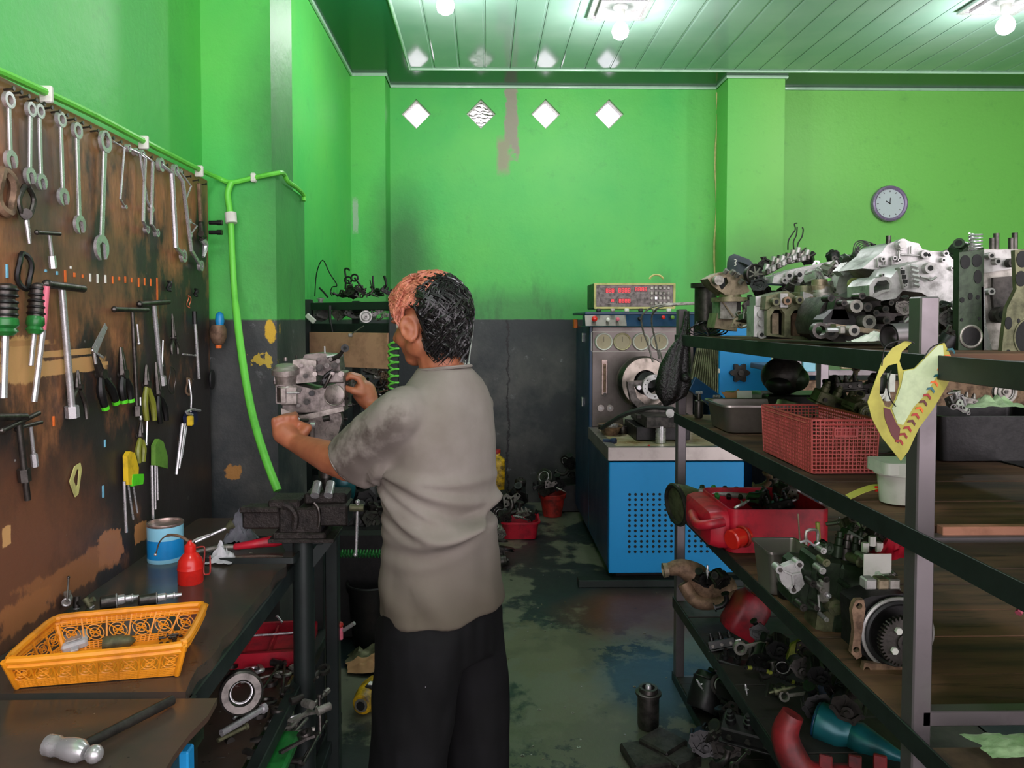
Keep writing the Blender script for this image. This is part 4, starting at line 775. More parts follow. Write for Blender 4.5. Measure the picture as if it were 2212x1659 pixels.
rod((600, 1600), (710, 1490), .4, .006, 'long lug wrench with bent socket end under the bench', 'alu2', .04, 'lug wrench', 'lug_wrench')
rod((692, 1580), (690, 1500), .38, .006, 'upright socket extension bar right under the bench', 'dsteel', .1, 'extension bar', 'extension_bar'); rod((590, 1590), (680, 1575), .36, .005, 'horizontal pale bar low under the bench', 'alu2'); rod((655, 1650), (690, 1585), .32, .006, 'slanting bar at the bottom under the bench', 'dsteel'); rod((560, 1500), (600, 1440), .47, .005, 'thin slanting bar right of the bearing ring', 'dsteel'); rod((565, 1640), (655, 1645), .3, .009, 'thick dark bar at the bottom edge under the bench', 'dsteel'); rod((590, 1420), (625, 1560), .44, .004, 'thin vertical-looking pin between the lower rails', 'dsteel'); rod((610, 1345), (598, 1330), .52, .004, 'small bright pin above the red tray', 'steel', .02)
ORD0 = 'first second third fourth fifth sixth seventh eighth ninth tenth eleventh twelfth'.split()
for i, (px, py, kd) in enumerate(sorted(((495, 1610, 0), (515, 1625, 1), (480, 1640, 2), (540, 1640, 0), (508, 1652, 1), (530, 1600, 2), (560, 1610, 0), (575, 1575, 1), (600, 1540, 2), (640, 1520, 0), (650, 1550, 1), (665, 1530, 0), (620, 1500, 2), (560, 1440, 1), (600, 1440, 0), (630, 1455, 1), (585, 1480, 2), (545, 1462, 0), (640, 1610, 1), (660, 1590, 2), (700, 1540, 0), (640, 1480, 1), (560, 1548, 2), (520, 1565, 0), (680, 1470, 0), (700, 1450, 2), (655, 1440, 1), (480, 1455, 0), (500, 1440, 2)))):
    kn_ = globals().setdefault('kn_', [0, 0, 0]); kn_[kd] += 1
    z_ = SZ + .01 if py < 1560 else SZ - .02; p = S(px, py, z_); an = rnd.random()*180
    if kd == 0:
        g = G(); g.cyl((-.02, 0, .012), (.02, 0, .012), .012, n=12); g.tor((.02, 0, .012), (1, 0, 0), .009, .003, 12, 5); nm, lb = 'socket', 'wrench socket lying in the dark clutter under the bench'
    elif kd == 1:
        g = G(); g.prism([(-.05, -.008), (.03, -.006), (.05, -.016), (.07, -.008), (.055, -.003), (.055, .004), (.07, .009), (.05, .016), (.03, .006), (-.05, .008)], .007); nm, lb = 'spanner', 'flat spanner lying in the dark clutter under the bench'
    else:
        g = G(); g.prism(circ(.022, 18), .012, [circ(.012, 12)]); nm, lb = 'spacer_ring', 'spacer ring lying in the dark clutter under the bench'
    o = obj(nm, g, ('dsteel', 'alu2', 'iron')[i % 3] if kd != 2 else 'dsteel', None, p); o.rotation_euler = (R(rnd.uniform(-14, 14)), R(rnd.uniform(-14, 14)), R(an)); tag(o, lb.replace('lying in the dark clutter under', 'in the clutter under') + ', %s of its kind from the left' % ORD0[kn_[kd] - 1], nm.replace('_', ' '), nm.replace('_', ' ') + 's scattered under the bench')
g = G(); a = S(540, 1640, .42); g.box((a.x, a.y, .4), (.2, .3, .03), .01); tag(obj('green_crate', g, 'gplastic'), 'dark green plastic crate lid under the near table', 'crate')

# more of the loose steel in the dark below
for i, (a_, b_, z_, r_, m_) in enumerate((((498, 1640), (560, 1600), .4, .005, 'alu2'), ((540, 1655), (610, 1600), .36, .006, 'dsteel'), ((600, 1655), (640, 1560), .34, .005, 'alu2'), ((575, 1560), (650, 1545), .42, .004, 'steel'), ((610, 1500), (615, 1430), .47, .005, 'dsteel'), ((520, 1475), (600, 1455), .47, .004, 'alu2'), ((655, 1640), (705, 1560), .3, .005, 'dsteel'), ((630, 1590), (690, 1520), .36, .006, 'alu2'))): rod(a_, b_, z_, r_, 'thin steel bar in the under-bench clutter, %s counted from the table leg' % ORD0[i], m_)
for i, (px, py, s1, m_) in enumerate(((548, 1452, .03, 'steel'), (610, 1460, .024, 'alu2'), (575, 1520, .026, 'dsteel'), (640, 1445, .02, 'alu2'))): g = G(); g.tor((0, 0, .006), (0, .2, 1), s1, .006, 22, 6); tag(obj('ring', g, m_, None, S(px, py, SZ + .01)), 'round ring on the shelf below the red tray, %s from the left' % ['first', 'third', 'second', 'fourth'][i], 'ring')
# ================================================================ generic workshop parts
def poly_rand(r, sx=1, sz=1, n=9, q=.22): return [(r.uniform(1 - q, 1)*math.cos(2*PI*i/n + r.uniform(-.15, .15))*sx, r.uniform(1 - q, 1)*math.sin(2*PI*i/n + r.uniform(-.15, .15))*sz) for i in range(n)]
XZ = Matrix(((1, 0, 0, 0), (0, 0, 1, 0), (0, 1, 0, 0), (0, 0, 0, 1)))          # local xy -> xz, extruded along +y
def k_casting(t, s, m, r, dp=.6):
    P = poly_rand(r, s*.5, s*.42, r.choice((7, 8, 9))); sc = lambda f: [(x*f, z*f) for x, z in P]; d = s*dp
    g = G(); g.prism(sc(.92), d, (), XZ @ TR(0, 0, -d/2 + .12*s)); obj('body', g, m, t)
    g = G(); g.prism(sc(1.04), s*.13, [sc(.74)], XZ @ TR(0, 0, -d/2)); obj('flange', g, m, t)
    for i in range(2): a = r.uniform(0, PI); g = G(); g.bar((-math.cos(a)*s*.36, -d/2 + .1*s, -math.sin(a)*s*.3), (math.cos(a)*s*.36, -d/2 + .1*s, math.sin(a)*s*.3), s*.05, s*.12, s*.01); obj('rib', g, m, t)
    for i in range(0, len(P), 2): x, z = P[i]; g = G(); g.cyl((x*.92, -d/2 - s*.03, z*.92), (x*.92, d/2, z*.92), s*.075, n=10); obj('bolt_boss', g, m, t); g = G(); g.cyl((x*.92, -d/2 - s*.034, z*.92), (x*.92, -d/2 - s*.028, z*.92), s*.035, n=8); obj('bolt_hole', g, 'hole', t)
    a = r.uniform(.3, 2.6); c = V((math.cos(a)*s*.15, 0, s*.3)); e = c + V((math.cos(a)*s*.22, -s*.15, s*.26)); g = G(); g.lathe([(s*.13, 0), (s*.13, s*.25), (s*.19, s*.27), (s*.19, s*.33)], c, e - c, 16); obj('port', g, m, t); u = (e - c).normalized(); g = G(); g.cyl(c + u*s*.325, c + u*s*.335, s*.12, n=14); obj('port_bore', g, 'hole', t)
    g = G(); g.lathe([(s*.16, 0), (s*.16, s*.04), (s*.08, s*.05), (s*.07, s*.12), (.001, s*.12)], (P[1][0]*.3, -d/2 + .05*s, P[1][1]*-.3), (0, -1, 0), 18); obj('hub', g, m, t)
def k_block(t, s, m, r, n=3):
    g = G(); g.box((0, 0, 0), (s, s*.4, s*.3), s*.03); obj('body', g, m, t)
    for i in range(n): x = s*(-.5 + (i + .5)/n); g = G(); g.lathe([(s*.1, 0), (s*.1, s*.14), (s*.075, s*.15), (s*.075, s*.24), (s*.05, s*.25), (s*.05, s*.3)], (x, 0, s*.12), n=12); obj('barrel', g, m, t)
    for i in range(n): x = s*(-.5 + (i + .5)/n); g = G(); g.cyl((x, -s*.18, -.02*s), (x, -s*.24, -.02*s), s*.06, n=6); obj('plug', g, 'dsteel', t)
    g = G(); g.box((0, 0, -s*.17), (s*1.08, s*.5, s*.05), s*.01); obj('foot_flange', g, m, t)
    g = G(); g.cyl((s*.5, 0, 0), (s*.68, 0, 0), s*.07, s*.05, n=12); obj('shaft_end', g, 'steel', t)
def k_pulley(t, s, m, r, hub=True):
    g = G(); g.lathe([(s*.5, -s*.08), (s*.5, -s*.05), (s*.42, -s*.02), (s*.42, s*.02), (s*.5, s*.05), (s*.5, s*.08), (s*.4, s*.08), (s*.36, s*.04), (s*.16, s*.03), (s*.14, s*.1), (.001, s*.1)], ax=(0, -1, 0), n=28); obj('wheel', g, m, t)
    g = G(); g.tor((0, -s*.08, 0), (0, 1, 0), s*.32, s*.025, 24, 6); obj('groove_ring', g, 'alu', t); g = G(); g.cyl((0, -s*.1, 0), (0, -s*.14, 0), s*.08, n=6); obj('nut', g, 'dsteel', t)
def k_gear(t, s, m, r, n=40):
    P = []
    for i in range(n): 
        for f, a in ((.44, 0), (.44, .3), (.5, .42), (.5, .78)): P.append((f*s*math.cos(2*PI*(i + a)/n), f*s*math.sin(2*PI*(i + a)/n)))
    g = G(); g.prism(P, s*.12, [circ(s*.16, 20)], XZ @ TR(0, 0, -s*.06)); obj('toothed_wheel', g, m, t)
    g = G(); g.lathe([(s*.17, -s*.08), (s*.17, s*.1), (s*.1, s*.1), (s*.1, -s*.08), (s*.17, -s*.08)], ax=(0, -1, 0), n=24, cap=False); obj('hub', g, 'dsteel', t)
    for i in range(4): a = PI*i/2 + .6; g = G(); g.cyl((math.cos(a)*s*.28, -s*.06, math.sin(a)*s*.28), (math.cos(a)*s*.28, -s*.12, math.sin(a)*s*.28), s*.07, n=6); obj('bolt', g, 'paper', t)
def k_rod(t, s, m, r):
    g = G(); g.prism(circ(s*.17, 20), s*.12, [circ(s*.11, 14)], XZ @ TR(-s*.4, 0, -s*.06)); obj('big_end', g, m, t); g = G(); g.prism(circ(s*.1, 16), s*.12, [circ(s*.055, 10)], XZ @ TR(s*.42, 0, -s*.06)); obj('small_end', g, m, t)
    g = G(); g.bar((-s*.26, 0, 0), (s*.34, 0, 0), s*.05, s*.11, s*.01); obj('beam', g, m, t)
def k_elbow(t, s, m, r):
    g = G(); g.tube([(-s*.4, 0, -s*.2), (-s*.1, 0, -s*.2), (s*.2, 0, 0), (s*.25, 0, s*.35)], s*.12, 12, sm=4); obj('pipe', g, m, t)
    g = G(); g.cyl((-s*.44, 0, -s*.2), (-s*.38, 0, -s*.2), s*.2, n=6); obj('flange', g, m, t); g = G(); g.lathe([(s*.2, 0), (s*.2, s*.06), (s*.12, s*.06)], (s*.25, 0, s*.33), (0, 0, 1), 16); obj('collar', g, m, t); g = G(); g.cyl((s*.25, 0, s*.391), (s*.25, 0, s*.396), s*.1, n=12); obj('bore', g, 'hole', t)
def k_bracket(t, s, m, r):
    g = G(); g.prism([(-s*.5, -s*.2), (s*.1, -s*.25), (s*.5, -s*.1), (s*.42, s*.1), (s*.05, s*.08), (-s*.1, s*.35), (-s*.35, s*.3)], s*.1, [circ(s*.07, 10, -s*.22, s*.15), circ(s*.06, 10, s*.36, -.0), circ(s*.06, 10, -s*.35, -s*.08)], XZ); obj('plate', g, m, t)
    g = G(); g.cyl((-s*.05, -s*.12, -s*.05), (-s*.05, s*.15, -s*.05), s*.12, n=12); obj('boss', g, m, t); g = G(); g.cyl((-s*.05, -s*.122, -s*.05), (-s*.05, -s*.13, -s*.05), s*.06, n=8); obj('bore', g, 'hole', t)
def k_injector(t, s, m, r):
    g = G(); g.lathe([(s*.06, -s*.5), (s*.08, -s*.46), (s*.08, -s*.1), (s*.11, -s*.08), (s*.11, s*.04), (s*.07, s*.06), (s*.07, s*.3), (s*.035, s*.34), (s*.03, s*.5)], ax=(1, 0, 0), n=14); obj('body', g, m, t); g = G(); g.cyl((0, 0, s*.05), (0, 0, s*.2), s*.04, n=6); obj('inlet', g, 'steel', t)
def k_shaft(t, s, m, r):
    g = G(); g.lathe([(s*.05, -s*.5), (s*.05, -s*.3), (s*.13, -s*.3), (s*.13, -s*.2), (s*.07, -s*.2), (s*.07, 0), (s*.12, 0), (s*.12, s*.12), (s*.06, s*.12), (s*.06, s*.4), (s*.035, s*.5)], ax=(1, 0, 0), n=16); obj('shaft', g, m, t)
def k_liner(t, s, m, r):
    g = G(); g.lathe([(s*.22, -s*.5), (s*.22, s*.4), (s*.3, s*.41), (s*.3, s*.5), (s*.18, s*.5), (s*.18, s*.3)], n=24, cap=True); obj('sleeve', g, m, t); g = G(); g.cyl((0, 0, s*.45), (0, 0, s*.46), s*.17, n=20); obj('bore', g, 'hole', t)
def k_can(t, s, m, r):
    g = G(); g.lathe([(s*.4, -s*.5), (s*.42, -s*.45), (s*.42, s*.2), (s*.36, s*.36), (s*.15, s*.42), (s*.14, s*.5)], n=20); obj('body', g, m, t); g = G(); g.tor((0, 0, s*.2), (0, 0, 1), s*.42, s*.02, 20, 6); obj('bead', g, 'dsteel', t)
def k_coil(t, s, m, r):
    g = G(); n = 90; g.tube([(s*.2*math.cos(i*.5), s*.2*math.sin(i*.5), -s*.5 + s*i/n) for i in range(n)], s*.045, 6); obj('coil', g, m, t)
KF = dict(c=(k_casting, 'casting', 'casting'), b=(k_block, 'pump_block', 'pump'), p=(k_pulley, 'pulley', 'pulley'), g=(k_gear, 'gear', 'gear'), r=(k_rod, 'connecting_rod', 'rod'), e=(k_elbow, 'pipe_elbow', 'pipe'), k=(k_bracket, 'bracket', 'bracket'), i=(k_injector, 'injector', 'injector'), s=(k_shaft, 'stepped_shaft', 'shaft'), l=(k_liner, 'cylinder_liner', 'cylinder liner'), n=(k_can, 'canister', 'canister'), o=(k_coil, 'coil_spring', 'spring'))
WN = dict(alu='silver', alu2='dull grey', steel='bright', dsteel='dark steel', iron='blackish iron', black='oily black', rust='rusty', olive='olive', green_metal='dark green', tan='tan', white_alu='pale silver')
ORD = ['first', 'second', 'third', 'fourth', 'fifth', 'sixth', 'seventh', 'eighth', 'ninth', 'tenth', 'eleventh', 'twelfth', 'thirteenth', 'fourteenth', 'fifteenth', 'sixteenth', 'seventeenth', 'eighteenth', 'nineteenth', 'twentieth']
def part(kd, lab, px, py, Y, s, m, rot=(0, 0, 0), seed=1, cat=None, **kw):
    f, nm, ct = KF[kd]; t = thing(nm, lab, cat or ct, at(px, py, y=Y), rot); f(t, s, m, random.Random(seed), **kw); return t
def heap(items, where):
    cnt = {}; tot = {}
    items = sorted(items, key=lambda q: q[1])
    for it in items: tot[it[0], it[5]] = tot.get((it[0], it[5]), 0) + 1
    for j, it in enumerate(items):
        kd, px, py, Y, spx, m = it[:6]; rot = it[6] if len(it) > 6 else (rnd.uniform(-25, 25), rnd.uniform(-30, 30), rnd.uniform(-35, 35))
        c = cnt[kd, m] = cnt.get((kd, m), 0) + 1; o = '' if tot[kd, m] == 1 else ', ' + ORD[c - 1] + ' such from the left'
        part(kd, '%s %s %s%s' % (WN[m], KF[kd][1].replace('_', ' '), where, o), px, py, Y, spx*Y/1600, m, rot, j*7 + int(px))
# ================================================================ TEST BENCH MACHINE
X0 = at(1315, 995, y=4.37).x; X1 = at(1608, 995, y=4.37).x; MF, MT, MBk = 4.37, 5.2, 5.95
zt0, zt1 = at(1400, 966, y=MF).z, at(1400, 994, y=MF).z; zb = at(1400, 1238, y=MF).z
t = thing('pump_test_bench', 'blue and steel injection pump test bench against the back wall', 'test bench', (X0, MF, 0))
def mb(n, a, b, m, bev=.004, **kw): a, b = V(a), V(b); g = G(); g.box((a + b)/2, tuple(abs(q) for q in (b - a)), bev); return ow(n, g, m, kw.pop('par', t), **kw)
fp = mb('front_panel', (X0 + .004, MF, zb), (X1, MF + .03, zt1 - .012), 'blue')
hx0, hz0 = at(1360, 1068, y=MF), at(1360, 1192, y=MF); stp = (hx0.z - hz0.z)/11; hpx = (at(1451, 1068, y=MF).x - hx0.x)/7
hole = None
for i in range(12):
    for j in range(17):
        p = (hx0.x + j*hpx - fp.parent.location.x, -.0015, hx0.z - i*stp)
        if p[0] > X1 - X0 - .04: continue
        if hole is None: g = G(); g.cyl((0, 0, 0), (0, .004, 0), .0085, n=10); hole = obj('vent_hole', g, 'hole', fp, p)
        else: o = hole.copy(); C.objects.link(o); o.location = p
mb('side_panel', (X0, MF + .03, .1), (X0 + .02, MT, zt1 - .012), 'dblue'); mb('side_panel', (X0, MT + .005, .1), (X0 + .03, MBk, 1.55), 'dblue'); mb('cabinet_body', (X0 + .02, MF + .03, .1), (X1 - .002, MBk, zt1 - .01), 'dblue')
mb('plinth', (X0 + .06, MF + .08, 0), (X1 - .06, MBk - .1, .1), 'black'); mb('skid', (X0 - .18, MF - .02, .0), (X1, MF + .06, .045), 'rail')
g = G(); zr_ = zt0; g.prism([(X0 - .005, MF - .012), (X1 + .01, MF - .012), (X1 + .01, MT), (X0 - .005, MT)], zt0 - zt1, [[(X0 + .05, MF + .045), (X1 - .03, MF + .045), (X1 - .03, MT - .01), (X0 + .05, MT - .01)]], TR(0, 0, zt1)); ow('worktop_rim', g, 'bsteel', t)
mb('worktop', (X0 + .045, MF + .04, zt1), (X1 - .025, MT, zt0 - .006), 'cream', .001)
TX1 = at(1498, 800, y=MT).x; ztw = at(1350, 706, y=MT).z
mb('tower_face', (X0 + .02, MT, zt0), (TX1, MT + .02, ztw), 'tower'); mb('tower_body', (X0 + .03, MT + .02, zt0), (TX1, MBk - .02, ztw), 'dblue')
sa, sb = at(1265, 705, y=MT - .06), at(1500, 680, y=MT - .03)
g = G(); g.rings([[V((sa.x, MT - .06, sa.z)), V((TX1 + .02, MT - .06, sa.z)), V((TX1 + .02, MT + .1, sa.z)), V((sa.x, MT + .1, sa.z))], [V((sa.x, MT - .02, sb.z)), V((TX1 + .02, MT - .02, sb.z)), V((TX1 + .02, MT + .1, sb.z)), V((sa.x, MT + .1, sb.z))]]); cs_ = ow('control_strip', g, 'dblue', t)
mb('hood_top', (sa.x, MT - .02, sb.z), (TX1 + .02, MBk - .05, sb.z + .02), 'dblue')
a, b = at(1265, 704, y=MT - .062), at(1352, 681, y=MT - .03); g = G(); g.rings([[V((a.x, MT - .063, a.z)), V((b.x, MT - .063, a.z)), V((b.x, MT - .058, a.z)), V((a.x, MT - .058, a.z))], [V((a.x, MT - .024, b.z)), V((b.x, MT - .024, b.z)), V((b.x, MT - .018, b.z)), V((a.x, MT - .018, b.z))]]); ow('steel_plate', g, 'bsteel', t)
for px, py, m_, r_ in ((1283, 688, 'canred', .021), (1312, 690, 'paper', .014), (1333, 689, 'pink', .014), (1381, 688, 'black', .017), (1431, 685, 'canred', .014), (1451, 685, 'green3', .014)):
    p = at(px, py, y=MT - .05); g = G(); g.cyl(p, p + V((0, -.022, -.004)), r_*.8, n=14); bt = ow('push_button', g, 'dsteel', t); g = G(); g.ball(p + V((0, -.026, -.002)), (r_, r_*.6, r_), 14, 8); l_ = t.location; g.v = [q - l_ for q in g.v]; obj('button_cap', g, m_, bt)
def gframe(x0, y0_, x1, y1_, yy, m_='paper', w=.002):
    a, b = at(x0, y0_, y=yy), at(x1, y1_, y=yy); g = G(); g.prism(rrect(b.x - a.x, a.z - b.z, .012), .002, [rrect(b.x - a.x - 2*w, a.z - b.z - 2*w, .01)], TR((a.x + b.x)/2, yy, (a.z + b.z)/2) @ XZ); ow('marking_line', g, m_, t)
gframe(1277, 716, 1462, 760, MT - .003)
for px in (1304, 1344, 1385, 1424):
    p = at(px, 738, y=MT); rr_ = 19.5*MT/1600; g = G(); g.lathe([(rr_, 0), (rr_, .012), (rr_*.93, .02), (rr_*.84, .016), (rr_*.8, .006), (.001, .006)], p, (0, -1, 0), 32); ga = ow('pressure_gauge', g, 'paper' if px != 1344 else 'cream', t)
    l_ = t.location; g = G(); g.cyl(p + V((0, -.007, 0)) - l_, p + V((0, -.009, 0)) - l_, rr_*.8, n=28); obj('dial', g, 'dialm', ga); g = G(); g.bar(p + V((0, -.011, 0)) - l_, p + V((.0, -.011, .035)) - l_, .002, .003); obj('needle', g, 'black', ga)
a, b = at(1299, 777, y=MT), at(1312, 853, y=MT); mb('sight_glass', (a.x, MT - .012, b.z), (b.x, MT, a.z), 'tin'); mb('sight_slot', (a.x + .012, MT - .014, b.z + .02), (b.x - .012, MT - .011, a.z - .03), 'rust', .001)
p = at(1306, 852, y=MT); g = G(); g.cyl(p, p + V((0, -.03, 0)), .014, n=12); ow('drain_tap', g, 'dsteel', t)
for px in (1297, 1317): p = at(px, 881, y=MT); g = G(); g.cyl(p, p + V((0, -.02, 0)), .024, n=16); ow('hose_socket', g, 'bsteel', t); g = G(); g.cyl(p, p + V((0, -.03, 0)), .01, n=10); ow('hose_pin', g, 'steel', t)
# flywheel with clamp ring
FY = 4.95; p = at(1393, 826, y=FY); rr_ = 54*FY/1600
g = G(); g.lathe([(rr_*.5, -.12), (rr_*.98, -.1), (rr_*1.06, -.08), (rr_*1.06, -.02), (rr_, 0), (rr_*.99, .014), (rr_*.5, .01), (rr_*.46, -.04), (.001, -.04)], p, (.12, -1, .05), 48); ow('flywheel', g, 'dsteel', t)
g = G(); g.lathe([(rr_*.99, .012), (rr_*.98, .02), (rr_*.5, .02), (rr_*.48, .01)], p, (.12, -1, .05), 48, cap=False); ow('flywheel_face', g, 'wheelface', t)
g = G(); g.lathe([(rr_*.45, -.05), (rr_*.43, .05), (rr_*.2, .07), (rr_*.2, .12)], p, (.12, -1, .05), 24); ow('coupling', g, 'black', t)
cyl0 = at(1392, 826, y=FY); g = G(); g.cyl((p.x, FY + .08, p.z), (p.x, MT, p.z), .07, n=20); ow('drive_spindle', g, 'iron', t)
RYY = 4.72; q = at(1415, 836, y=RYY); r1_ = 27*RYY/1600; r0_ = 16*RYY/1600
g = G(); g.prism(circ(r1_, 32), .03, [circ(r0_, 28)] + [circ(.004, 8, r1_*.8*math.cos(a_), r1_*.8*math.sin(a_)) for a_ in (1.57, 2.4, 2.9, 3.3, 3.8, 4.71, .6, 0, 5.6)], TR(*q) @ XZ); ow('clamp_ring', g, 'white_alu', t)
g = G(); g.prism([(-.17, .03), (-.17, -.0), (-.15, -.09), (-.08, -.16), (.06, -.17), (.14, -.1), (.15, 0), (.12, 0), (.1, -.07), (.04, -.12), (-.05, -.12), (-.11, -.07), (-.13, 0), (-.06, .01), (-.06, .04)], .06, (), TR(q.x, RYY + .02, q.z) @ XZ); ow('cradle', g, 'dsteel', t)
g = G(); g.cyl(q + V((-.11, -.0, .0)), q + V((-.11, -.04, .0)), .014, n=12); ow('cradle_bolt', g, 'steel', t)
a = at(1437, 892, y=4.6); mb('cradle_foot', (q.x - .13, RYY - .05, q.z - .2), (q.x + .13, RYY + .1, q.z - .17), 'dsteel'); mb('slide_block', (q.x - .1, 4.52, at(1430, 925, y=4.52).z), (q.x + .2, 5.0, at(1430, 900, y=4.52).z), 'iron'); mb('bed_casting', (q.x - .14, 4.62, zt0), (q.x + .2, 5.05, at(1430, 922, y=4.62).z), 'black')
pp = at(1427, 948, y=4.55); g = G(); g.cyl((pp.x, 4.55, zt0 - .004), (pp.x, 4.55, at(1427, 920, y=4.55).z), .032, n=18); ow('column', g, 'steel', t)
g = G(); e = at(1446, 892, y=4.5); g.cyl(e, e + V((0, -.02, 0)), .026, n=20); ow('lock_knob', g, 'alu', t)
mb('side_latch', (X0 - .012, 5.5, 1.43), (X0, 5.53, 1.5), 'steel'); mb('side_latch', (X0 - .012, 5.5, .95), (X0, 5.53, 1.02), 'steel'); mb('side_switch', (X0 - .03, 5.85, 1.53), (X0, 5.93, 1.6), 'orange')
# objects on the test bench
g = G(); g.tube([at(px, py, y=yy) for px, py, yy in ((1300, 925, 4.75), (1340, 900, 4.65), (1370, 888, 4.6), (1410, 880, 4.55), (1455, 884, 4.5))], .015, 8, sm=5); tag(obj('black_hose', g, 'rubber'), 'thick black hose arching over the test bench worktop', 'hose')
def ons(px, py): return at(px, py, z=zt0 - .006)
p = ons(1318, 938); t2 = thing('brown_bowl', 'oval brown bowl full of parts on the test bench', 'bowl', p); g = G(); g.lathe([(.07, 0), (.085, .04), (.115, .055), (.12, .062), (.108, .058), (.08, .012), (.001, .01)], n=28, sx=1.0, sy=.7, cap=False); obj('bowl_body', g, 'rust', t2)
for i, (dx, dy) in enumerate(((-.05, 0), (.03, .02), (0, -.03))): g = G(); g.lathe([(.03, 0), (.03, .03), (.02, .03)], n=14); o = obj('steel_pot', g, 'steel' if i else 'dsteel', None, p + V((dx, dy, .035))); tag(o, ['bright cap lying left in the brown bowl', 'bright cap lying right in the brown bowl', 'bright cap lying front in the brown bowl'][i], 'cap')
p = ons(1345, 936); g = G(); g.lathe([(.04, 0), (.045, .01), (.045, .05), (.035, .055), (.035, .03)], n=20); tag(obj('steel_cup', g, 'dsteel', None, p), 'small dark steel cup right of the brown bowl', 'cup')
p = ons(1367, 932); g = G(); g.lathe([(.055, 0), (.07, .1), (.073, .105), (.068, .1), (.05, .01)], n=20); tag(obj('plastic_cup', g, 'pale', None, p), 'milky plastic cup behind the steel cup on the test bench', 'cup')
p = ons(1322, 957); g = G(); g.tube([(-.05, .02, .012), (-.01, .0, .014), (.02, -.02, .014)], [.012, .02], 8, sm=3); g2 = obj('grey_glove', g, 'navy', None, p); tag(g2, 'dark blue rubber piece lying at the front of the worktop', 'rubber part'); p = ons(1402, 963); g = G(); g.cyl((0, 0, 0), (0, 0, .006), .008, n=10); tag(obj('red_bottle_top', g, 'canred', None, p), 'tiny red cap on the oily worktop', 'cap')
# display box
a, b = at(1283, 612, y=5.25), at(1458, 670, y=5.25); zbx = sb.z + .02; zt_ = a.z
t2 = thing('digital_display_box', 'digital readout box with red numbers on top of the test bench', 'display', ((a.x + b.x)/2, 5.25, zbx)); w2, h2 = (b.x - a.x)/2, zt_ - zbx
g = G(); g.box((0, .17, h2/2 + .012), (2*w2, .33, h2 - .02), .006); obj('case', g, 'green_metal', t2); g = G(); g.prism(rrect(2*w2, h2 - .02, .008), .02, [rrect(2*w2 - .03, h2 - .05, .004)], TR(0, -.012, h2/2 + .012) @ XZ); obj('front_frame', g, 'conduit', t2)
g = G(); g.box((0, .002, h2/2 + .012), (2*w2 - .028, .01, h2 - .048)); fpn = obj('front_plate', g, 'vise' if 0 else 'dsteel', t2)
def dsp(x0, y0_, x1, y1_, nd):
    p0, p1 = at(x0, y0_, y=5.245), at(x1, y1_, y=5.245); o = t2.location; g = G(); g.box((p0 + p1)/2 - o, (p1.x - p0.x, .006, p0.z - p1.z), .001); d = obj('readout_window', g, 'led', t2)
    w_ = (p1.x - p0.x)/nd
    for i in range(nd):
        c0 = V((p0.x + w_*(i + .5), 5.2405, (p0.z + p1.z)/2)) - o; hh, ww = (p0.z - p1.z)*.34, w_*.3; g = G()
        for x0_, z0_, x1_, z1_ in ((-1, 1, 1, 1), (-1, 0, 1, 0), (-1, -1, 1, -1), (-1, -1, -1, 1), (1, -1, 1, 1)): g.bar(c0 + V((x0_*ww, 0, z0_*hh)), c0 + V((x1_*ww, 0, z1_*hh)), .0022, .0022, up=(0, 1, 0))
        obj('lit_digit', g, 'digit', d)
dsp(1308, 622, 1327, 633, 3); dsp(1335, 621, 1362, 633, 4); dsp(1371, 620, 1398, 630, 4); dsp(1319, 646, 1327, 653, 1); dsp(1336, 645, 1362, 655, 4)
t_keep = t; t = t2; gframe(1294, 619, 1331, 635, 5.243, 'alu2', .0012); gframe(1333, 618, 1366, 635, 5.243, 'alu2', .0012); gframe(1368, 618, 1400, 634, 5.243, 'alu2', .0012); gframe(1294, 643, 1331, 656, 5.243, 'alu2', .0012); gframe(1333, 642, 1366, 657, 5.243, 'alu2', .0012); t = t_keep
for i in range(4):
    for j in range(5): p = at(1408 + j*9, 622 + i*11, y=5.243) - t2.location; g = G(); g.box(p, (.02, .008, .022), .003); obj('key', g, 'alu2' if (i, j) != (2, 1) else 'steel', t2)
g = G(); g.tube([at(px, py, y=5.3) for px, py in ((1403, 603), (1406, 598), (1414, 594), (1425, 595), (1433, 602))], .008, 6, sm=3); o = t2.location; g.v = [v_ - o for v_ in g.v]; obj('carry_handle', g, 'conduit', t2)
for i in range(6): p = at(1290 + i*30, 676, y=5.22); g = G(); g.box((0, 0, .012), (.03, .03, .022), .004); tag(obj('connector', g, ('black', 'alu2', 'paper')[i % 3], None, (p.x, 5.16, sb.z + .02)), 'small connector on the hood strip under the display, %s from the left' % ORD[i], 'connector')
# clear test hoses
for i, pts in enumerate((((1556, 652, 4.6), (1480, 655, 4.65), (1420, 660, 4.7), (1388, 680, 4.75), (1388, 710, 4.8), (1400, 745, 4.85), (1410, 782, 4.88)), ((1530, 656, 4.6), (1440, 660, 4.66), (1412, 675, 4.72), (1408, 700, 4.8), (1416, 735, 4.85), (1424, 775, 4.88)), ((1424, 755, 4.86), (1428, 768, 4.86), (1432, 783, 4.86)))):
    g = G(); g.tube([at(*p[:2], y=p[2]) for p in pts], .006, 7, sm=6); tag(obj('test_hose', g, 'alu2'), ('left thin clear hose hanging in front of the gauges', 'right thin clear hose hanging in front of the gauges', 'short end of hose at the upper right of the flywheel')[i], 'hose')
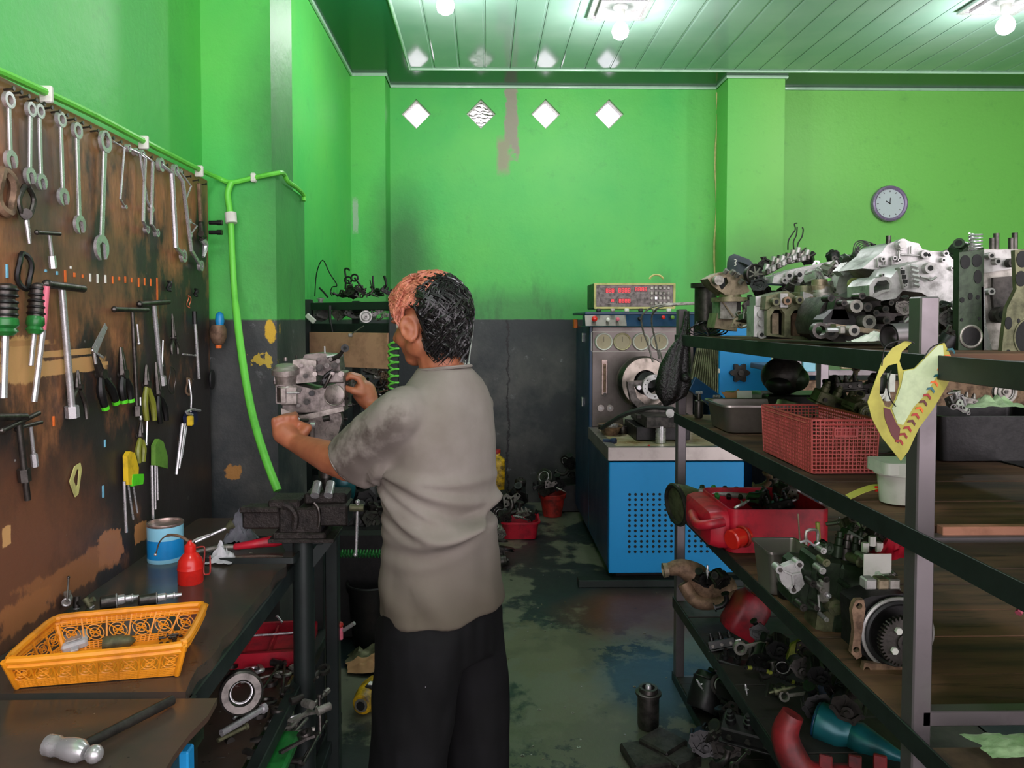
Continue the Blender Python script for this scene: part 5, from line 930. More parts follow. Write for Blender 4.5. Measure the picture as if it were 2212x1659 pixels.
# blue cabinet with ribbed guard beyond the rack
bx0, bx1 = at(1554, 800, y=5.0).x, at(1672, 800, y=5.0).x; t = thing('blue_cabinet', 'tall blue cabinet with a star knob seen under the top shelf', 'cabinet', (bx0, 5.0, 0))
mb('door', (bx0, 5.0, .8), (bx1, 5.03, 1.64), 'blue'); mb('body', (bx0 + .01, 5.03, .0), (bx1 + .3, 5.7, 1.6), 'dblue'); 
p = at(1596, 805, y=5.0); g = G(); g.prism([((.058 + .012*math.cos(6*a_))*math.cos(a_), (.058 + .012*math.cos(6*a_))*math.sin(a_)) for a_ in [2*PI*i/48 for i in range(48)]], -.03, (), TR(*p) @ XZ); ow('star_knob', g, 'iron', t); g = G(); g.cyl(p, p + V((0, -.05, 0)), .02, n=14); ow('knob_cap', g, 'dsteel', t)
a, b = at(1487, 850, y=4.72), at(1553, 750, y=4.72); gx = (a.x + b.x)/2
t2 = thing('ribbed_guard', 'yellowish ribbed guard leaning left of the blue cabinet door', 'guard', (bx0, 4.7, 1.2))
pa, pb, pc_, pd = at(1506, 752, y=4.9), at(1552, 752, y=4.97), at(1552, 862, y=4.9), at(1492, 818, y=4.8)
g = G(); g.add([p - t2.location for p in (pa, pb, pc_, pd)] + [p - t2.location + V((0, .02, 0)) for p in (pa, pb, pc_, pd)], [(0, 1, 2, 3), (7, 6, 5, 4), (0, 4, 5, 1), (1, 5, 6, 2), (2, 6, 7, 3), (3, 7, 4, 0)]); obj('sheet', g, 'olive', t2)
for i in range(12): f = (i + .5)/12; g = G(); g.bar(pa*(1 - f) + pb*f - t2.location - V((0, .006, 0)), pd*(1 - f) + pc_*f - t2.location - V((0, .006, 0)), .008, .01, .002); obj('rib', g, 'olive', t2)
g = G(); g.bar(pd - t2.location - V((0, .01, .03)), pc_ - t2.location - V((0, .01, .03)), .03, .1, .004); obj('lower_frame', g, 'dblue', t2)
mb('knob_pin', (bx0 - .03, 4.95, at(1548, 803, y=4.95).z - .01), (bx0 - .01, 4.99, at(1548, 803, y=4.95).z + .02), 'paper')
# second bench behind the rack, seen between the shelves
t = thing('rear_work_table', 'long dark table with a worn rusty beam behind the rack', 'table', (2.3, 4.5, 0))
a, b = at(1715, 838, y=4.2), at(2300, 905, y=4.2); mb('beam', (a.x, 4.2, b.z + .03), (4.4, 4.24, at(1800, 822, y=4.2).z), 'rust'); mb('top', (a.x, 4.18, at(1800, 812, y=4.18).z - .0), (4.4, 4.9, at(1800, 799, y=4.18).z), 'post'); mb('underbox', (a.x + .02, 4.22, .1), (4.4, 4.9, b.z + .03), 'black'); mb('leg', (a.x - .03, 4.15, 0), (a.x + .03, 4.21, 1.6), 'post')
a = at(1692, 812, y=2.9); t2 = thing('headlamp_shell', 'dark glossy rounded casing standing on a black crate behind the basket', 'casing', a)
g = G(); g.ball((0, 0, 0), (.085, .08, .075), 20, 12); obj('shell', g, 'iron', t2); g = G(); g.ball((-.03, -.03, -.03), (.05, .06, .04), 16, 10); g2 = obj('lobe', g, 'black', t2); g = G(); g.ball((.04, -.02, -.01), (.05, .06, .05), 16, 10); obj('lobe', g, 'green_metal', t2); g = G(); g.cyl((0, 0, .06), (.01, 0, .12), .04, n=14); obj('neck', g, 'black', t2)
for px, py, w_, h_, m_, lb in ((1685, 776, 36, 18, 'paper', 'white card standing on the table behind the top shelf rail'), (1746, 788, 28, 30, 'tinpale', 'crumpled light blue paper on the rear table'), (1845, 790, 60, 14, 'cream', 'long pale part lying on the rear table'), (1925, 826, 14, 42, 'paper', 'narrow white sheet seen through the hole of the hanging tag')):
    a = at(px, py, y=4.15); s2 = 4.15/1600; g = G(); g.box((0, 0, 0), (w_*s2, .03, h_*s2), .004); tag(obj('card', g, m_, None, a), lb, 'card')
g = G(); p = at(1910, 838, y=4.17); g.tube([V((0, 0, 0)), V((-.03, 0, -.05)), V((-.01, 0, -.06)), V((.01, -.01, -.02)), V((.02, 0, -.07))], [.02, .006, .02], 8, sm=3); tag(obj('white_ribbon', g, 'paper', None, p), 'white crumpled ribbon behind the yellow tag', 'ribbon')
# ================================================================ LEFT REAR RACK
t = thing('small_parts_rack', 'dark steel rack of small parts in the left rear corner', 'shelf rack', (-.8, 4.4, 0))
LL = at(666, 700, y=4.5); RR = at(842, 700, y=4.15); u = (RR - LL); u.z = 0; u.normalize(); w = V((-u.y, u.x, 0)); LLx = V((max(LL.x, LX + .02), LL.y, 0)); RRx = V((RR.x, RR.y, 0)); dep = .42
z1, z2, z3, z4 = 1.7, 1.575, 1.16, .7
for zz, hh in ((z1, .045), (z2, .06), (z3, .04), (z4, .04)):
    for o_ in (0, dep): g = G(); g.bar(LLx + w*o_ + V((0, 0, zz - hh/2)), RRx + w*o_ + V((0, 0, zz - hh/2)), .02, hh, .002); ow('rail', g, 'rail', t)
    g = G(); g.prism([(p.x, p.y) for p in (LLx, RRx, RRx + w*dep, LLx + w*dep)], .012, (), TR(0, 0, zz - .02)); ow('shelf', g, 'rail', t)
for P_ in (LLx + u*.0, RRx + u*.03, RRx + w*dep, LLx + w*dep): g = G(); g.box((P_.x, P_.y, .86), (.05, .05, 1.72), .003); ow('post', g, 'rail', t)
bl0, bl1 = at(672, 722, y=4.47), at(840, 785, y=4.13)
g = G(); g.bar(V((bl0.x + .0, 4.47 - .02, 1.425)), V((bl1.x, 4.13 - .02, 1.425)), .018, .2, .002); tag(obj('plywood_board', g, 'ply'), 'plain plywood board fixed across the small parts rack', 'board')
def RK(px, py, o_=.1): # point above the rack front line
    f = (px - 666)/176; y_ = 4.5 - .35*f + o_*.9; return y_
items = []
for px, py, kd, m_, s_p in ((690, 672, 'c', 'alu', 44), (735, 676, 'c', 'alu2', 34), (760, 678, 'k', 'white_alu', 36), (776, 672, 'e', 'dsteel', 26), (800, 665, 'k', 'alu2', 26), (815, 675, 'b', 'alu', 26), (830, 668, 'i', 'alu', 24), (815, 660, 's', 'dsteel', 28), (836, 680, 'k', 'alu2', 20), (745, 662, 'r', 'dsteel', 30), (805, 683, 'p', 'alu', 18), (822, 686, 'e', 'alu2', 18), (715, 660, 's', 'black', 28), (784, 660, 'i', 'steel', 24)):
    items.append((kd, px, py, RK(px, py, .12), s_p, m_))
heap(items, 'between the corner rack rails')
part('p', 'round bright pulley hanging over the rail of the small parts rack', 790, 684, RK(790, 0, -.06), .07, 'alu', (0, 0, 20), 5)
items = []
for px, py, kd, m_, s_p in ((760, 632, 'c', 'iron', 30), (778, 626, 'b', 'dsteel', 26), (742, 636, 'k', 'iron', 26), (800, 630, 'e', 'dsteel', 26), (818, 633, 'k', 'black', 28), (834, 630, 'b', 'black', 26), (728, 637, 's', 'black', 30), (790, 636, 'r', 'iron', 26), (808, 638, 'i', 'dsteel', 24), (768, 638, 'i', 'alu2', 24), (750, 626, 'e', 'olive', 20)):
    items.append((kd, px, py, RK(px, py, .15), s_p, m_))
heap(items, 'on top of the corner rack')
for i, (pts, lb) in enumerate(((((680, 640), (684, 590), (697, 562), (712, 590), (728, 616), (718, 620), (714, 632), (718, 640)), 'tall bent wire standing at the left on the small parts rack'), (((690, 622), (700, 632), (708, 642)), 'short black rod leaning at the left end of the rack top'), (((746, 625), (747, 600), (745, 583), (750, 580), (755, 584)), 'hooked pipe standing on top of the small parts rack'), (((752, 605), (760, 618), (772, 632)), 'pipe with looped end beside the hooked pipe'), (((766, 600), (775, 612), (785, 625)), 'second looped pipe right of the hooked pipe'), (((805, 596), (807, 620), (812, 628), (822, 628)), 'l-shaped black pipe standing near the man head'), (((799, 604), (803, 622)), 'thin short wire left of the l-shaped pipe'), (((830, 596), (834, 614), (828, 626)), 'black upright pipe next to the wall cable'))):
    g = G(); P_ = [at(px, py, y=RK(px, 0, .15)) for px, py in pts]; g.tube(P_, (.0035, .006, .006, .006, .006, .006, .003, .008)[i], 7, sm=4)
    if i in (3, 4): g.tor(P_[0], (0, 1, 0), .02, .006, 14, 6)
    tag(obj('bent_pipe', g, 'black'), lb, 'pipe')
g = G(); g.tube([at(px, py, y=RK(px, 0, -.05)) for px, py in ((712, 660), (713, 690), (716, 705), (720, 732))], [.012, .007, .004], 6, sm=4); tag(obj('black_strap', g, 'rubber'), 'black strap hanging over the plywood board', 'strap')
g = G(); g.bar(at(662, 680, y=4.38), at(680, 696, y=4.38), .02, .03, .004); tag(obj('white_label', g, 'paper'), 'white wrapped tip at the left end of the rack rail', 'label')
t2 = thing('probe', 'thin probe with square tip lying against the plywood board', 'probe', at(757, 724, y=4.2)); g = G(); g.cyl(at(786, 704, y=4.16), at(758, 722, y=4.2), .003, n=6); ow('shaft', g, 'alu2', t2); g = G(); g.box(at(757, 724, y=4.2), (.022, .02, .02), .003); ow('tip', g, 'alu', t2)
items = []
for i in range(26):
    px, py = 752 + rnd.random()*92, 800 + rnd.random()*66; items.append((rnd.choice('cbekirsp'), px, py, RK(px, py, rnd.uniform(.02, .25)), rnd.uniform(20, 34), rnd.choice(('iron', 'dsteel', 'black', 'alu2', 'rust', 'iron', 'olive'))))
heap(items, 'piled below the plywood board')
items = []
for i, (px, py) in enumerate(((862, 700), (880, 815), (875, 825), (868, 800), (890, 805), (856, 790))): pass
t2 = thing('spiral_hose', 'green spiral hose hanging behind the man shoulder', 'hose', at(852, 800, y=4.0)); g = G(); g.tube([at(850 + 11*math.sin(i*.9), 735 + i*2.1 + 3*math.cos(i*.9), y=4.09 + .02*math.cos(i*.9)) for i in range(52)], .006, 6); ow('coil', g, 'hose', t2)
t2 = thing('spiral_hose', 'dark green spiral hose lying low behind the vise handle', 'hose', at(790, 1195, y=3.1)); g = G(); g.tube([at(728 + i*.8, 1196 + 8*math.sin(i*.75) - .0*i, y=3.1 + .025*math.cos(i*.75)) for i in range(150)], .0035, 5); ow('coil', g, 'gplastic', t2)
for i, (px, py) in enumerate(((1018, 655), (1008, 700), (1000, 720), (1010, 712))):
    g = G(); q_ = ((1000, 640), (1012, 660), (1018, 690), (1010, 740), (1003, 780)) if i == 0 else ((1016, 650), (1022, 700), (1000 + i*6, 740), (985 + i*9, 786)); P_ = [at(*z_, y=BW - .03) for z_ in q_]; g.tube(P_, .006, 6, sm=4); g.ball(P_[-1], .014, 8, 6); tag(obj('cable_tie', g, 'wirew'), 'pale hanging wire on the back wall beside the man head, %s of four' % ORD[i], 'wire')
# ================================================================ BACK FLOOR
def tub(lab, px, pyb, w, h, m_, taper=.8, sx=1, sy=1, nm='plastic_tub', lip=.03, Y=None, dep=.02):
    p = at(px, pyb, z=.004); s2 = p.y/1600; W, Hh = w*s2/2, h*s2; t_ = thing(nm, lab, 'tub' if nm == 'plastic_tub' else 'bucket', p)
    g = G(); g.lathe([(W*taper, 0), (W, Hh), (W*1.04, Hh), (W*1.05, Hh - lip), (W*1.08, Hh + .004), (W*.97, Hh + .004), (W*taper*.95, .01), (.001, .008)], n=28, sx=sx, sy=sy, cap=False); obj('wall', g, m_, t_); g = G(); g.tor((0, 0, Hh), (0, 0, 1), W*1.03, .007, 28, 6); 
    if sy == 1 and sx == 1: obj('rim', g, m_, t_)
    return p, W, Hh, t_
p, W1, H1, tb_ = tub('red bucket overflowing with black oily parts in the back corner', 1193, 1113, 56, 48, 'dred', .72, nm='red_bucket')
items = [('c', 1180, 1058, 5.9, 34, 'iron'), ('p', 1176, 1030, 6.0, 36, 'dsteel'), ('c', 1205, 1045, 5.95, 34, 'black'), ('e', 1215, 1020, 6.05, 32, 'iron'), ('k', 1190, 1045, 5.8, 30, 'dsteel'), ('c', 1230, 1000, 6.2, 34, 'black'), ('p', 1222, 995, 6.2, 24, 'iron'), ('b', 1165, 1050, 6.0, 30, 'black'), ('i', 1212, 1058, 5.85, 22, 'alu2'), ('k', 1240, 1030, 6.1, 30, 'black')]
heap(items, 'by the red bucket')
p = at(1222, 1040, y=6.2); g = G(); g.box((p.x, 6.2, p.z/2), (.24, .24, p.z), .01); tag(obj('dark_box', g, 'black'), 'black box behind the red bucket in the corner by the machine', 'box')
t = thing('plastic_tub', 'low red plastic tub of dark parts on the floor behind the man', 'tub', at(1122, 1154, z=.004)); s2 = t.location.y/1600
g = G(); W_2, D_2, H_2 = 82*s2, .3, 34*s2; g.rings([[V((x_*f_, y_*f_, z_)) for x_, y_ in rrect(W_2, D_2, .05)] for f_, z_ in ((.86, 0), (.98, H_2), (1.06, H_2), (1.06, H_2 + .012), (.96, H_2 + .012), (.84, .012))]); obj('wall', g, 'red', t)
heap([('c', 1090, 1118, 5.35, 34, 'iron'), ('e', 1110, 1100, 5.45, 46, 'iron'), ('e', 1100, 1095, 5.3, 40, 'dsteel'), ('p', 1078, 1108, 5.4, 26, 'dsteel'), ('b', 1130, 1108, 5.4, 30, 'alu2'), ('c', 1145, 1112, 5.4, 28, 'iron'), ('i', 1120, 1116, 5.25, 26, 'steel'), ('r', 1130, 1120, 5.3, 34, 'dsteel'), ('c', 1120, 1070, 5.8, 46, 'black'), ('n', 1124, 1045, 5.9, 30, 'dsteel'), ('k', 1105, 1078, 5.6, 46, 'alu2'), ('c', 1092, 1075, 5.7, 36, 'black')], 'by the low red tub')
heap([('c', 1078, 1150, 5.0, 30, 'alu2'), ('p', 1085, 1168, 4.9, 26, 'iron', (80, 0, 0)), ('p', 1092, 1185, 4.8, 40, 'black', (80, 10, 0)), ('c', 1075, 1195, 4.75, 36, 'iron'), ('n', 1084, 1212, 4.7, 30, 'iron', (0, 80, 0)), ('e', 1078, 1222, 4.7, 30, 'dsteel')], 'stacked behind the man hip')
p = at(1072, 1072, y=5.95); t = thing('yellow_jug', 'grimy yellow plastic jug standing against the back wall beside the man', 'jug', (p.x, 5.95, p.z - .1)); g = G(); g.rings([[V((x_*f_, y_*f_, z_)) for x_, y_ in rrect(.13, .14, .03)] for f_, z_ in ((.9, .1), (1, .13), (1.1, .36), (1.05, .4), (.5, .43), (.4, .46))]); obj('body', g, 'yjug', t); g = G(); g.cyl((0, 0, .45), (0, 0, .48), .035, n=12); obj('cap', g, 'dred', t)
g = G(); g.box((p.x, 6.0, (p.z - .01)/2), (.3, .3, p.z - .012), .01); tag(obj('black_crate', g, 'black'), 'black crate under the yellow jug', 'crate')
# buckets and drill left of the man's legs
b1 = tub('black bucket in front of a second one between vise stand and man', 800, 1385, 96, 130, 'black', .78, nm='black_bucket'); b2 = tub('black bucket behind the front one left of the man', 806, 1335, 84, 110, 'black', .78, nm='black_bucket')
t = thing('angle_grinder', 'yellow power tool lying on the floor left of the man legs', 'power tool', at(800, 1500, z=.05), (0, 0, -15)); g = G(); g.lathe([(.03, -.09), (.04, -.085), (.052, -.04), (.056, .02), (.05, .07), (.035, .1)], ax=(0, 1, 0), n=18); obj('motor_housing', g, 'yjug', t)
g = G(); g.cyl((0, -.095, 0), (0, -.075, 0), .027, n=18); obj('nose', g, 'alu2', t); g = G(); g.cyl((0, -.098, 0), (0, -.094, 0), .018, n=14); obj('nose_bore', g, 'hole', t); g = G(); g.box((.012, -.02, .048), (.035, .05, .018), .006); obj('side_panel', g, 'rubber', t); g = G(); g.box((.012, -.02, .058), (.02, .025, .004), .001); obj('rating_label', g, 'paper', t); g = G(); g.tube([(.01, .09, 0), (.05, .16, .02), (.1, .2, .0)], [.034, .03], 12, sm=3); obj('handle', g, 'yjug', t)
for i, (px, py, m_, lb) in enumerate(((810, 1422, 'olive', 'olive cloth bundle above the yellow power tool'), (808, 1440, 'card', 'tan cloth scrap directly above the yellow power tool'))): rag(px, py, .2, lb, m_, 1.2, .7, .35, .01)
p = at(742, 1362, y=2.56); t = thing('pink_handled_brush', 'small bright clip with pink grip hanging beside the rear leg', 'clip', p); g = G(); g.cyl((0, 0, 0), (.04, -.01, .03), .007, n=8); obj('clip_arm', g, 'alu', t); g = G(); g.box((-.012, 0, -.01), (.02, .01, .045), .004); obj('grip', g, 'pink', t); g = G(); g.ball((-.012, 0, .02), .012, 10, 8); obj('knob', g, 'dred', t)
heap([('c', 770, 1120, 3.8, 60, 'black'), ('c', 800, 1125, 3.8, 60, 'iron'), ('c', 785, 1080, 3.9, 60, 'black'), ('k', 815, 1100, 3.8, 50, 'iron'), ('b', 750, 1090, 3.9, 60, 'black'), ('e', 735, 1120, 3.8, 50, 'black'), ('c', 740, 1055, 4.0, 50, 'iron'), ('n', 800, 1050, 4.0, 60, 'black')], 'in the pile behind the vise')
g = G(); g.box((-.75, 3.95, .275), (.55, .6, .55), .02); tag(obj('oil_drum_box', g, 'black'), 'black box carrying the dark pile behind the vise', 'box')
# floor bits by the rack foot
p = at(1400, 1568, z=.005); t = thing('cylinder_sleeve', 'upright dark metal sleeve with bright pin top on the floor by the rack', 'sleeve', p); g = G(); r_ = .042; g.lathe([(r_*.95, 0), (r_, .01), (r_, .125), (r_*1.2, .128), (r_*1.2, .137), (r_*.9, .14), (r_*.85, .155), (r_*.6, .155), (r_*.6, .11), (.001, .11)], n=28); obj('sleeve', g, 'tin' if 0 else 'dsteel', t); g = G(); g.lathe([(.012, .11), (.012, .16), (.008, .165), (.001, .165)], n=12); obj('pin', g, 'steel', t)
for i, (px, py, rt, w_, h_, lb) in enumerate(((1432, 1625, 40, .13, .05, 'dark square block with diamond-turned top on the floor'), (1400, 1645, 10, .16, .035, 'flat dark slab at the bottom edge left of the diamond-turned block'), (1465, 1650, 30, .12, .04, 'dark block touching the rack foot at the bottom edge'))): g = G(); g.box((0, 0, h_/2), (w_, w_, h_), .006); o = obj('wheel_chock', g, 'iron', None, at(px, py, z=.002)); o.rotation_euler = (0, 0, R(rt)); tag(o, lb, 'block')
for i in range(34):
    px, py = rnd.uniform(1070, 1440), rnd.uniform(1190, 1655); p = at(px, py, z=.001); s_r = rnd.choice((.003, .004, .007)); g = G(); g.prism(circ(s_r, 10), .0015, [circ(s_r*.55, 8)]); tag(obj('washer', g, rnd.choice(('steel', 'alu2', 'tan')), None, p), 'tiny washer lying on the stained floor between man and rack', 'washer', 'tiny washers on the open floor')
# ================================================================ BIG SHELF RACK on the right
QX, QW, YN, YR = .84, .62, 1.41, 3.18
t = thing('shelf_rack', 'long dark steel shelf rack with plank shelves on the right', 'shelf rack', (QX, YN, 0)); rk = t
TZ = 1.644
def post(x_, y_, h_): g = G(); g.box((x_ + .019, y_ + .021, h_/2), (.038, .042, h_), .003); ow('post', g, 'post', rk)
for x_ in (QX, QX + QW): post(x_, YN, TZ); post(x_, YR, TZ); post(x_, .2, TZ)
S1, S2, S3, S4, S5 = 1.534, 1.192, .798, .374, .04
for sz in (S1, S2, S3, S4, S5):
    for x_ in (QX - .003, QX + QW + .037):
        g = G(); g.bar((x_, .2, sz - .0225), (x_, YR + .045, sz - .0225), .005, .045, .001); g.bar((x_ + .018*(1 if x_ < 1 else -1), .2, sz - .043), (x_ + .018*(1 if x_ < 1 else -1), YR + .045, sz - .043), .036, .004); ow('rail', g, 'rail', rk)
    for y_ in (YN, YR, .2):
        g = G(); g.box((QX + QW/2 + .02, y_ + .015, sz + (.018 if sz in (S3,) and y_ == YN else -.03)), (QW, .03, .03), .002); ow('cross_bar', g, 'post', rk)
k = NM('grimy_shelf_plank'); n1 = k.noise(2, 5, .6, (.5, 4, 1)); n2 = k.noise(14, 5, .7, (.3, 3, 1), 3); c = k.mix(k.ramp(n1, .4, .62), col(62, 48, 42), col(112, 80, 60)); c = k.mix(k.math('MULTIPLY', k.ramp(n2, .55, .7), .8), c, col(28, 25, 24)); M['planks'] = k.out(c, .7, 0, n2, .3, .004, .25); M['shadeplank'] = mat('shaded_plank', (42, 36, 32), .55, 0, (18, 16, 15), .6, 8, .3)  # second plank colour is near black: shade of the two lowest shelves painted in
for sz, hid in ((S1, 0), (S2, 0), (S3, 0), (S4, 0), (S5, 0)):
    y_ = YN + .045
    while y_ < YR - .01:
        w_ = min(rnd.uniform(.17, .21), YR - y_); g = G(); g.box((QX + QW/2 + .018, y_ + w_/2, sz - .012 + rnd.uniform(-.002, .001)), (QW + .03, w_ - .004, .018), .002); ow('shelf_plank', g, 'planks' if sz > .5 else 'shadeplank', rk); y_ += w_
    y_ = .25
    while y_ < YN - .03:
        w_ = min(rnd.uniform(.17, .21), YN - .02 - y_); g = G(); g.box((QX + QW/2 + .018, y_ + w_/2, sz - .028), (QW + .03, w_ - .004, .018), .002); ow('shelf_plank', g, ('planks' if sz != S3 else 'wood') if sz > .5 else 'shadeplank', rk); y_ += w_
g = G(); g.box((QX + QW/2 + .05, YN + .022, S2 - .009), (QW - .02, .02, .02), .001); ow('plank_edge', g, 'plank', rk, label='fresh brown sawn plank end')
SX = lambda px, Y: at(px, 700, y=Y).x
# ---- steel tray, boxes, crate on the second shelf
def pan(lab, x0, x1, y0_, y1_, z0, h_, m_, tp=.88, r=.03, nm='steel_tray', cat='tray', rim=.008):
    cx, cy = (x0 + x1)/2, (y0_ + y1_)/2; t = thing(nm, lab, cat, (cx, cy, z0)); A = rrect(x1 - x0, y1_ - y0_, r)
    g = G(); g.rings([[V((x_*f_, y_*f_, z_)) for x_, y_ in A] for f_, z_ in ((tp*.97, 0), (tp, .004), (.98, h_*.97), (1.0, h_), (1 + rim*6, h_), (1 + rim*6, h_ - .004), (1, h_ - .004), (.965, h_ - .004), (tp*.95, .008))][:4] + [[V((x_*f_, y_*f_, z_)) for x_, y_ in A] for f_, z_ in ((1.05, h_ + .001), (1.05, h_ - .006), (1.035, h_ - .004), (.965, h_ - .002), (tp*.96, .006))]); obj('wall', g, m_, t); return t
pan('deep stainless steel tray on the second shelf near the far post', .86, 1.16, 2.62, 2.86, S2, .1, 'bsteel')
p = at(1515, 935, y=3.02); 
for i, (px, h_, m_, lb) in enumerate(((1511, .07, 'dsteel', 'small upright valve with tee handle beside the steel tray'), (1526, .06, 'iron', 'short dark valve hiding behind the steel tray corner'))):
    x_ = max(SX(px, 3.05), .885); t = thing('valve', lb, 'valve', (x_ + i*.03, 3.05 - i*.05, S2)); g = G(); g.lathe([(.016, 0), (.018, .01), (.018, h_), (.01, h_ + .004), (.008, h_ + .03)], n=14); obj('body', g, m_, t); g = G(); g.cyl((-.014, 0, h_ + .034), (.014, 0, h_ + .034), .006, n=8); obj('handle', g, 'steel', t)
t = thing('card_box', 'open grey card box with brown flap behind the steel tray', 'box', (SX(1610, 3.0), 3.0, S2)); g = G(); g.box((.03, 0, .055), (.17, .16, .11), .003); obj('box_body', g, 'cardg', t); g = G(); g.box((-.03, -.086, .1), (.06, .003, .05), .001, RX(-14).to_3x3()); obj('flap', g, 'paper', t); g = G(); g.prism([(-.12, .12), (-.07, .115), (-.05, .13), (-.02, .1), (-.03, .05), (-.07, .06)], .003, (), TR(0, -.07, 0) @ XZ); obj('flap', g, 'card', t); g = G(); g.box((.08, -.085, .1), (.09, .003, .05), .001); obj('flap', g, 'cardg', t)
x0, x1 = SX(1655, 2.88), SX(1800, 2.88); g = G(); zt_ = at(1700, 852, y=2.88).z; g.box(((x0 + x1)/2, 2.95, (S2 + zt_)/2 + .001), (x1 - x0, .2, zt_ - S2 - .002), .006); tag(obj('black_crate', g, 'black'), 'black crate behind the red basket under the glossy casing', 'crate')
# red lattice basket
bY0, bY1 = 1.93, 2.27; bx = (SX(1757, bY0), SX(1903, bY0)); bh = .142
bb = [V((bx[0] + .004, bY0 + .004, 0)), V((bx[1] - .004, bY0 + .004, 0)), V((bx[1] - .004, bY1, 0)), V((bx[0] + .004, bY1, 0))]; tb = [V((bx[0], bY0, 0)), V((bx[1], bY0, 0)), V((bx[1], bY1 + .01, 0)), V((bx[0], bY1 + .01, 0))]
rb = basket('lattice_basket', 'faded red lattice plastic basket on the second shelf', 'basket', bb, tb, S2 + .001, S2 + bh, 'rbasket', .0104, 'grid', rim=.0035, t_=.0028)
g = G(); cx_ = (bx[0] + bx[1])/2; g.prism(rrect(.062, .026, .004), .004, [rrect(.054, .018, .003)], TR(cx_ - bb[0].x - .0, bY0 - .003 - bb[0].y, S2 + bh - .032) @ XZ); obj('grip_frame', g, 'rbasket', rb); g = G(); g.box((cx_ - bb[0].x, bY0 + .004 - bb[0].y, S2 + bh - .032), (.054, .003, .018)); obj('grip_shadow_plate', g, 'dred', rb)
# milky tub and label strip
t = thing('milky_tub', 'milky plastic tub half hidden behind the front post', 'tub', (SX(1945, 1.63), 1.63, S2)); g = G(); g.lathe([(.036, 0), (.042, .062), (.05, .064), (.051, .09), (.045, .088), (.036, .006), (.001, .005)], n=24, cap=False); obj('tub_wall', g, 'pale', t); g = G(); g.rings([[V((x_, y_, z_)) for x_, y_ in rrect(.1, .09, .012)] for z_ in (.068, .094)]); obj('square_collar', g, 'pale', t)
p0 = at(1835, 1082, z=S2 + .002); g = G(); n_ = 14; pts = [at(1838 + 85*i/n_, 1076 - 24*math.sin(PI*.55*i/n_), y=1.66).z for i in range(n_ + 1)]
g.rings([[V((SX(1838 + 85*i/n_, 1.66), 1.66 + dy, max(S2 + .001, pts[i] + dz))) for dy, dz in ((-.012, 0), (.012, .004), (.012, .005), (-.012, .001))] for i in range(n_ + 1)]); t = thing('label_strip', 'curled yellow-green label strip lying against the milky tub', 'label', (p0.x, 1.66, S2)); ow('strip', g, 'oliveplas' if 0 else 'tagy', t)
g = G(); g.bar((SX(1895, 1.655), 1.652, at(1895, 1056, y=1.652).z), (SX(1916, 1.655), 1.652, at(1916, 1055, y=1.652).z), .003, .012); ow('red_print', g, 'canred', t)
# crate with silver parts at the right
x0 = SX(2045, 2.1); t = thing('parts_crate', 'wide black crate of silver parts right of the front post', 'crate', (x0, 2.1, S2)); g = G(); g.rings([[V((.18 + x_*f_, .12 + y_*f_, z_)) for x_, y_ in rrect(.4, .26, .02)] for f_, z_ in ((.94, 0), (1, .13), (.96, .13), (.9, .01))]); obj('crate_wall', g, 'black', t)
heap([('c', 2065, 868, 2.14, 40, 'white_alu'), ('i', 2058, 848, 2.12, 34, 'alu'), ('k', 2080, 880, 2.1, 44, 'white_alu'), ('e', 2060, 860, 2.13, 30, 'alu'), ('b', 2085, 865, 2.2, 46, 'alu2'), ('r', 2075, 885, 2.08, 40, 'white_alu')], 'in the black crate')
part('p', 'large dull round cap standing at the back of the black crate', 2170, 846, 2.3, .075, 'alu2', (0, 0, 0), 4)
rag(2140, 880, .16, 'greenish crumpled plastic bag lying in the black crate', 'foil', 1.2, .6, .22, S2 + .12, y=2.2)
heap([('b', 1800, 868, 2.5, 90, 'olive', (10, 22, 5)), ('c', 1850, 880, 2.4, 56, 'olive'), ('c', 1800, 848, 2.65, 60, 'green_metal'), ('b', 1830, 835, 2.6, 60, 'iron'), ('p', 1872, 893, 2.34, 36, 'olive', (0, 0, 10)), ('c', 1880, 868, 2.45, 50, 'alu2'), ('e', 1840, 815, 2.7, 44, 'tan'), ('k', 1785, 890, 2.42, 50, 'olive'), ('i', 1730, 895, 2.5, 40, 'alu'), ('s', 1755, 898, 2.45, 60, 'olive'), ('n', 1895, 825, 2.7, 44, 'black'), ('c', 1875, 840, 2.6, 40, 'iron')], 'behind the red basket')
# ---- third shelf
t = thing('bell_housing', 'olive bell-shaped housing overhanging the rack by the far post', 'housing', at(1490, 1085, y=3.02)); g = G(); g.lathe([(.07, -.06), (.085, -.05), (.07, 0), (.045, .05), (.03, .1), (.03, .14)], ax=(1, .25, .1), n=22); obj('bell', g, 'olive', t); g = G(); g.tor((-.06, -.015, -.006), (1, .25, .1), .08, .01, 26, 8); obj('flange', g, 'iron', t); g = G(); g.cyl((0, -.05, -.04), (-.02, -.06, .05), .012, n=8); obj('rib', g, 'olive', t)
t = thing('rocker_shaft', 'shaft with green rocker arms lying across the red can', 'shaft', at(1570, 1072, y=2.85)); g = G(); g.cyl((-.11, 0, .02), (.12, -.02, -.0), .012, n=12); obj('rod', g, 'alu', t)
for i in range(5): g = G(); g.bar((-.09 + i*.045, -.03, .0), (-.09 + i*.045, .03, .035 - i*.003), .018, .02, .004); obj('rocker_arm', g, ('green_metal', 'gplastic', 'black', 'green_metal', 'alu')[i], t)
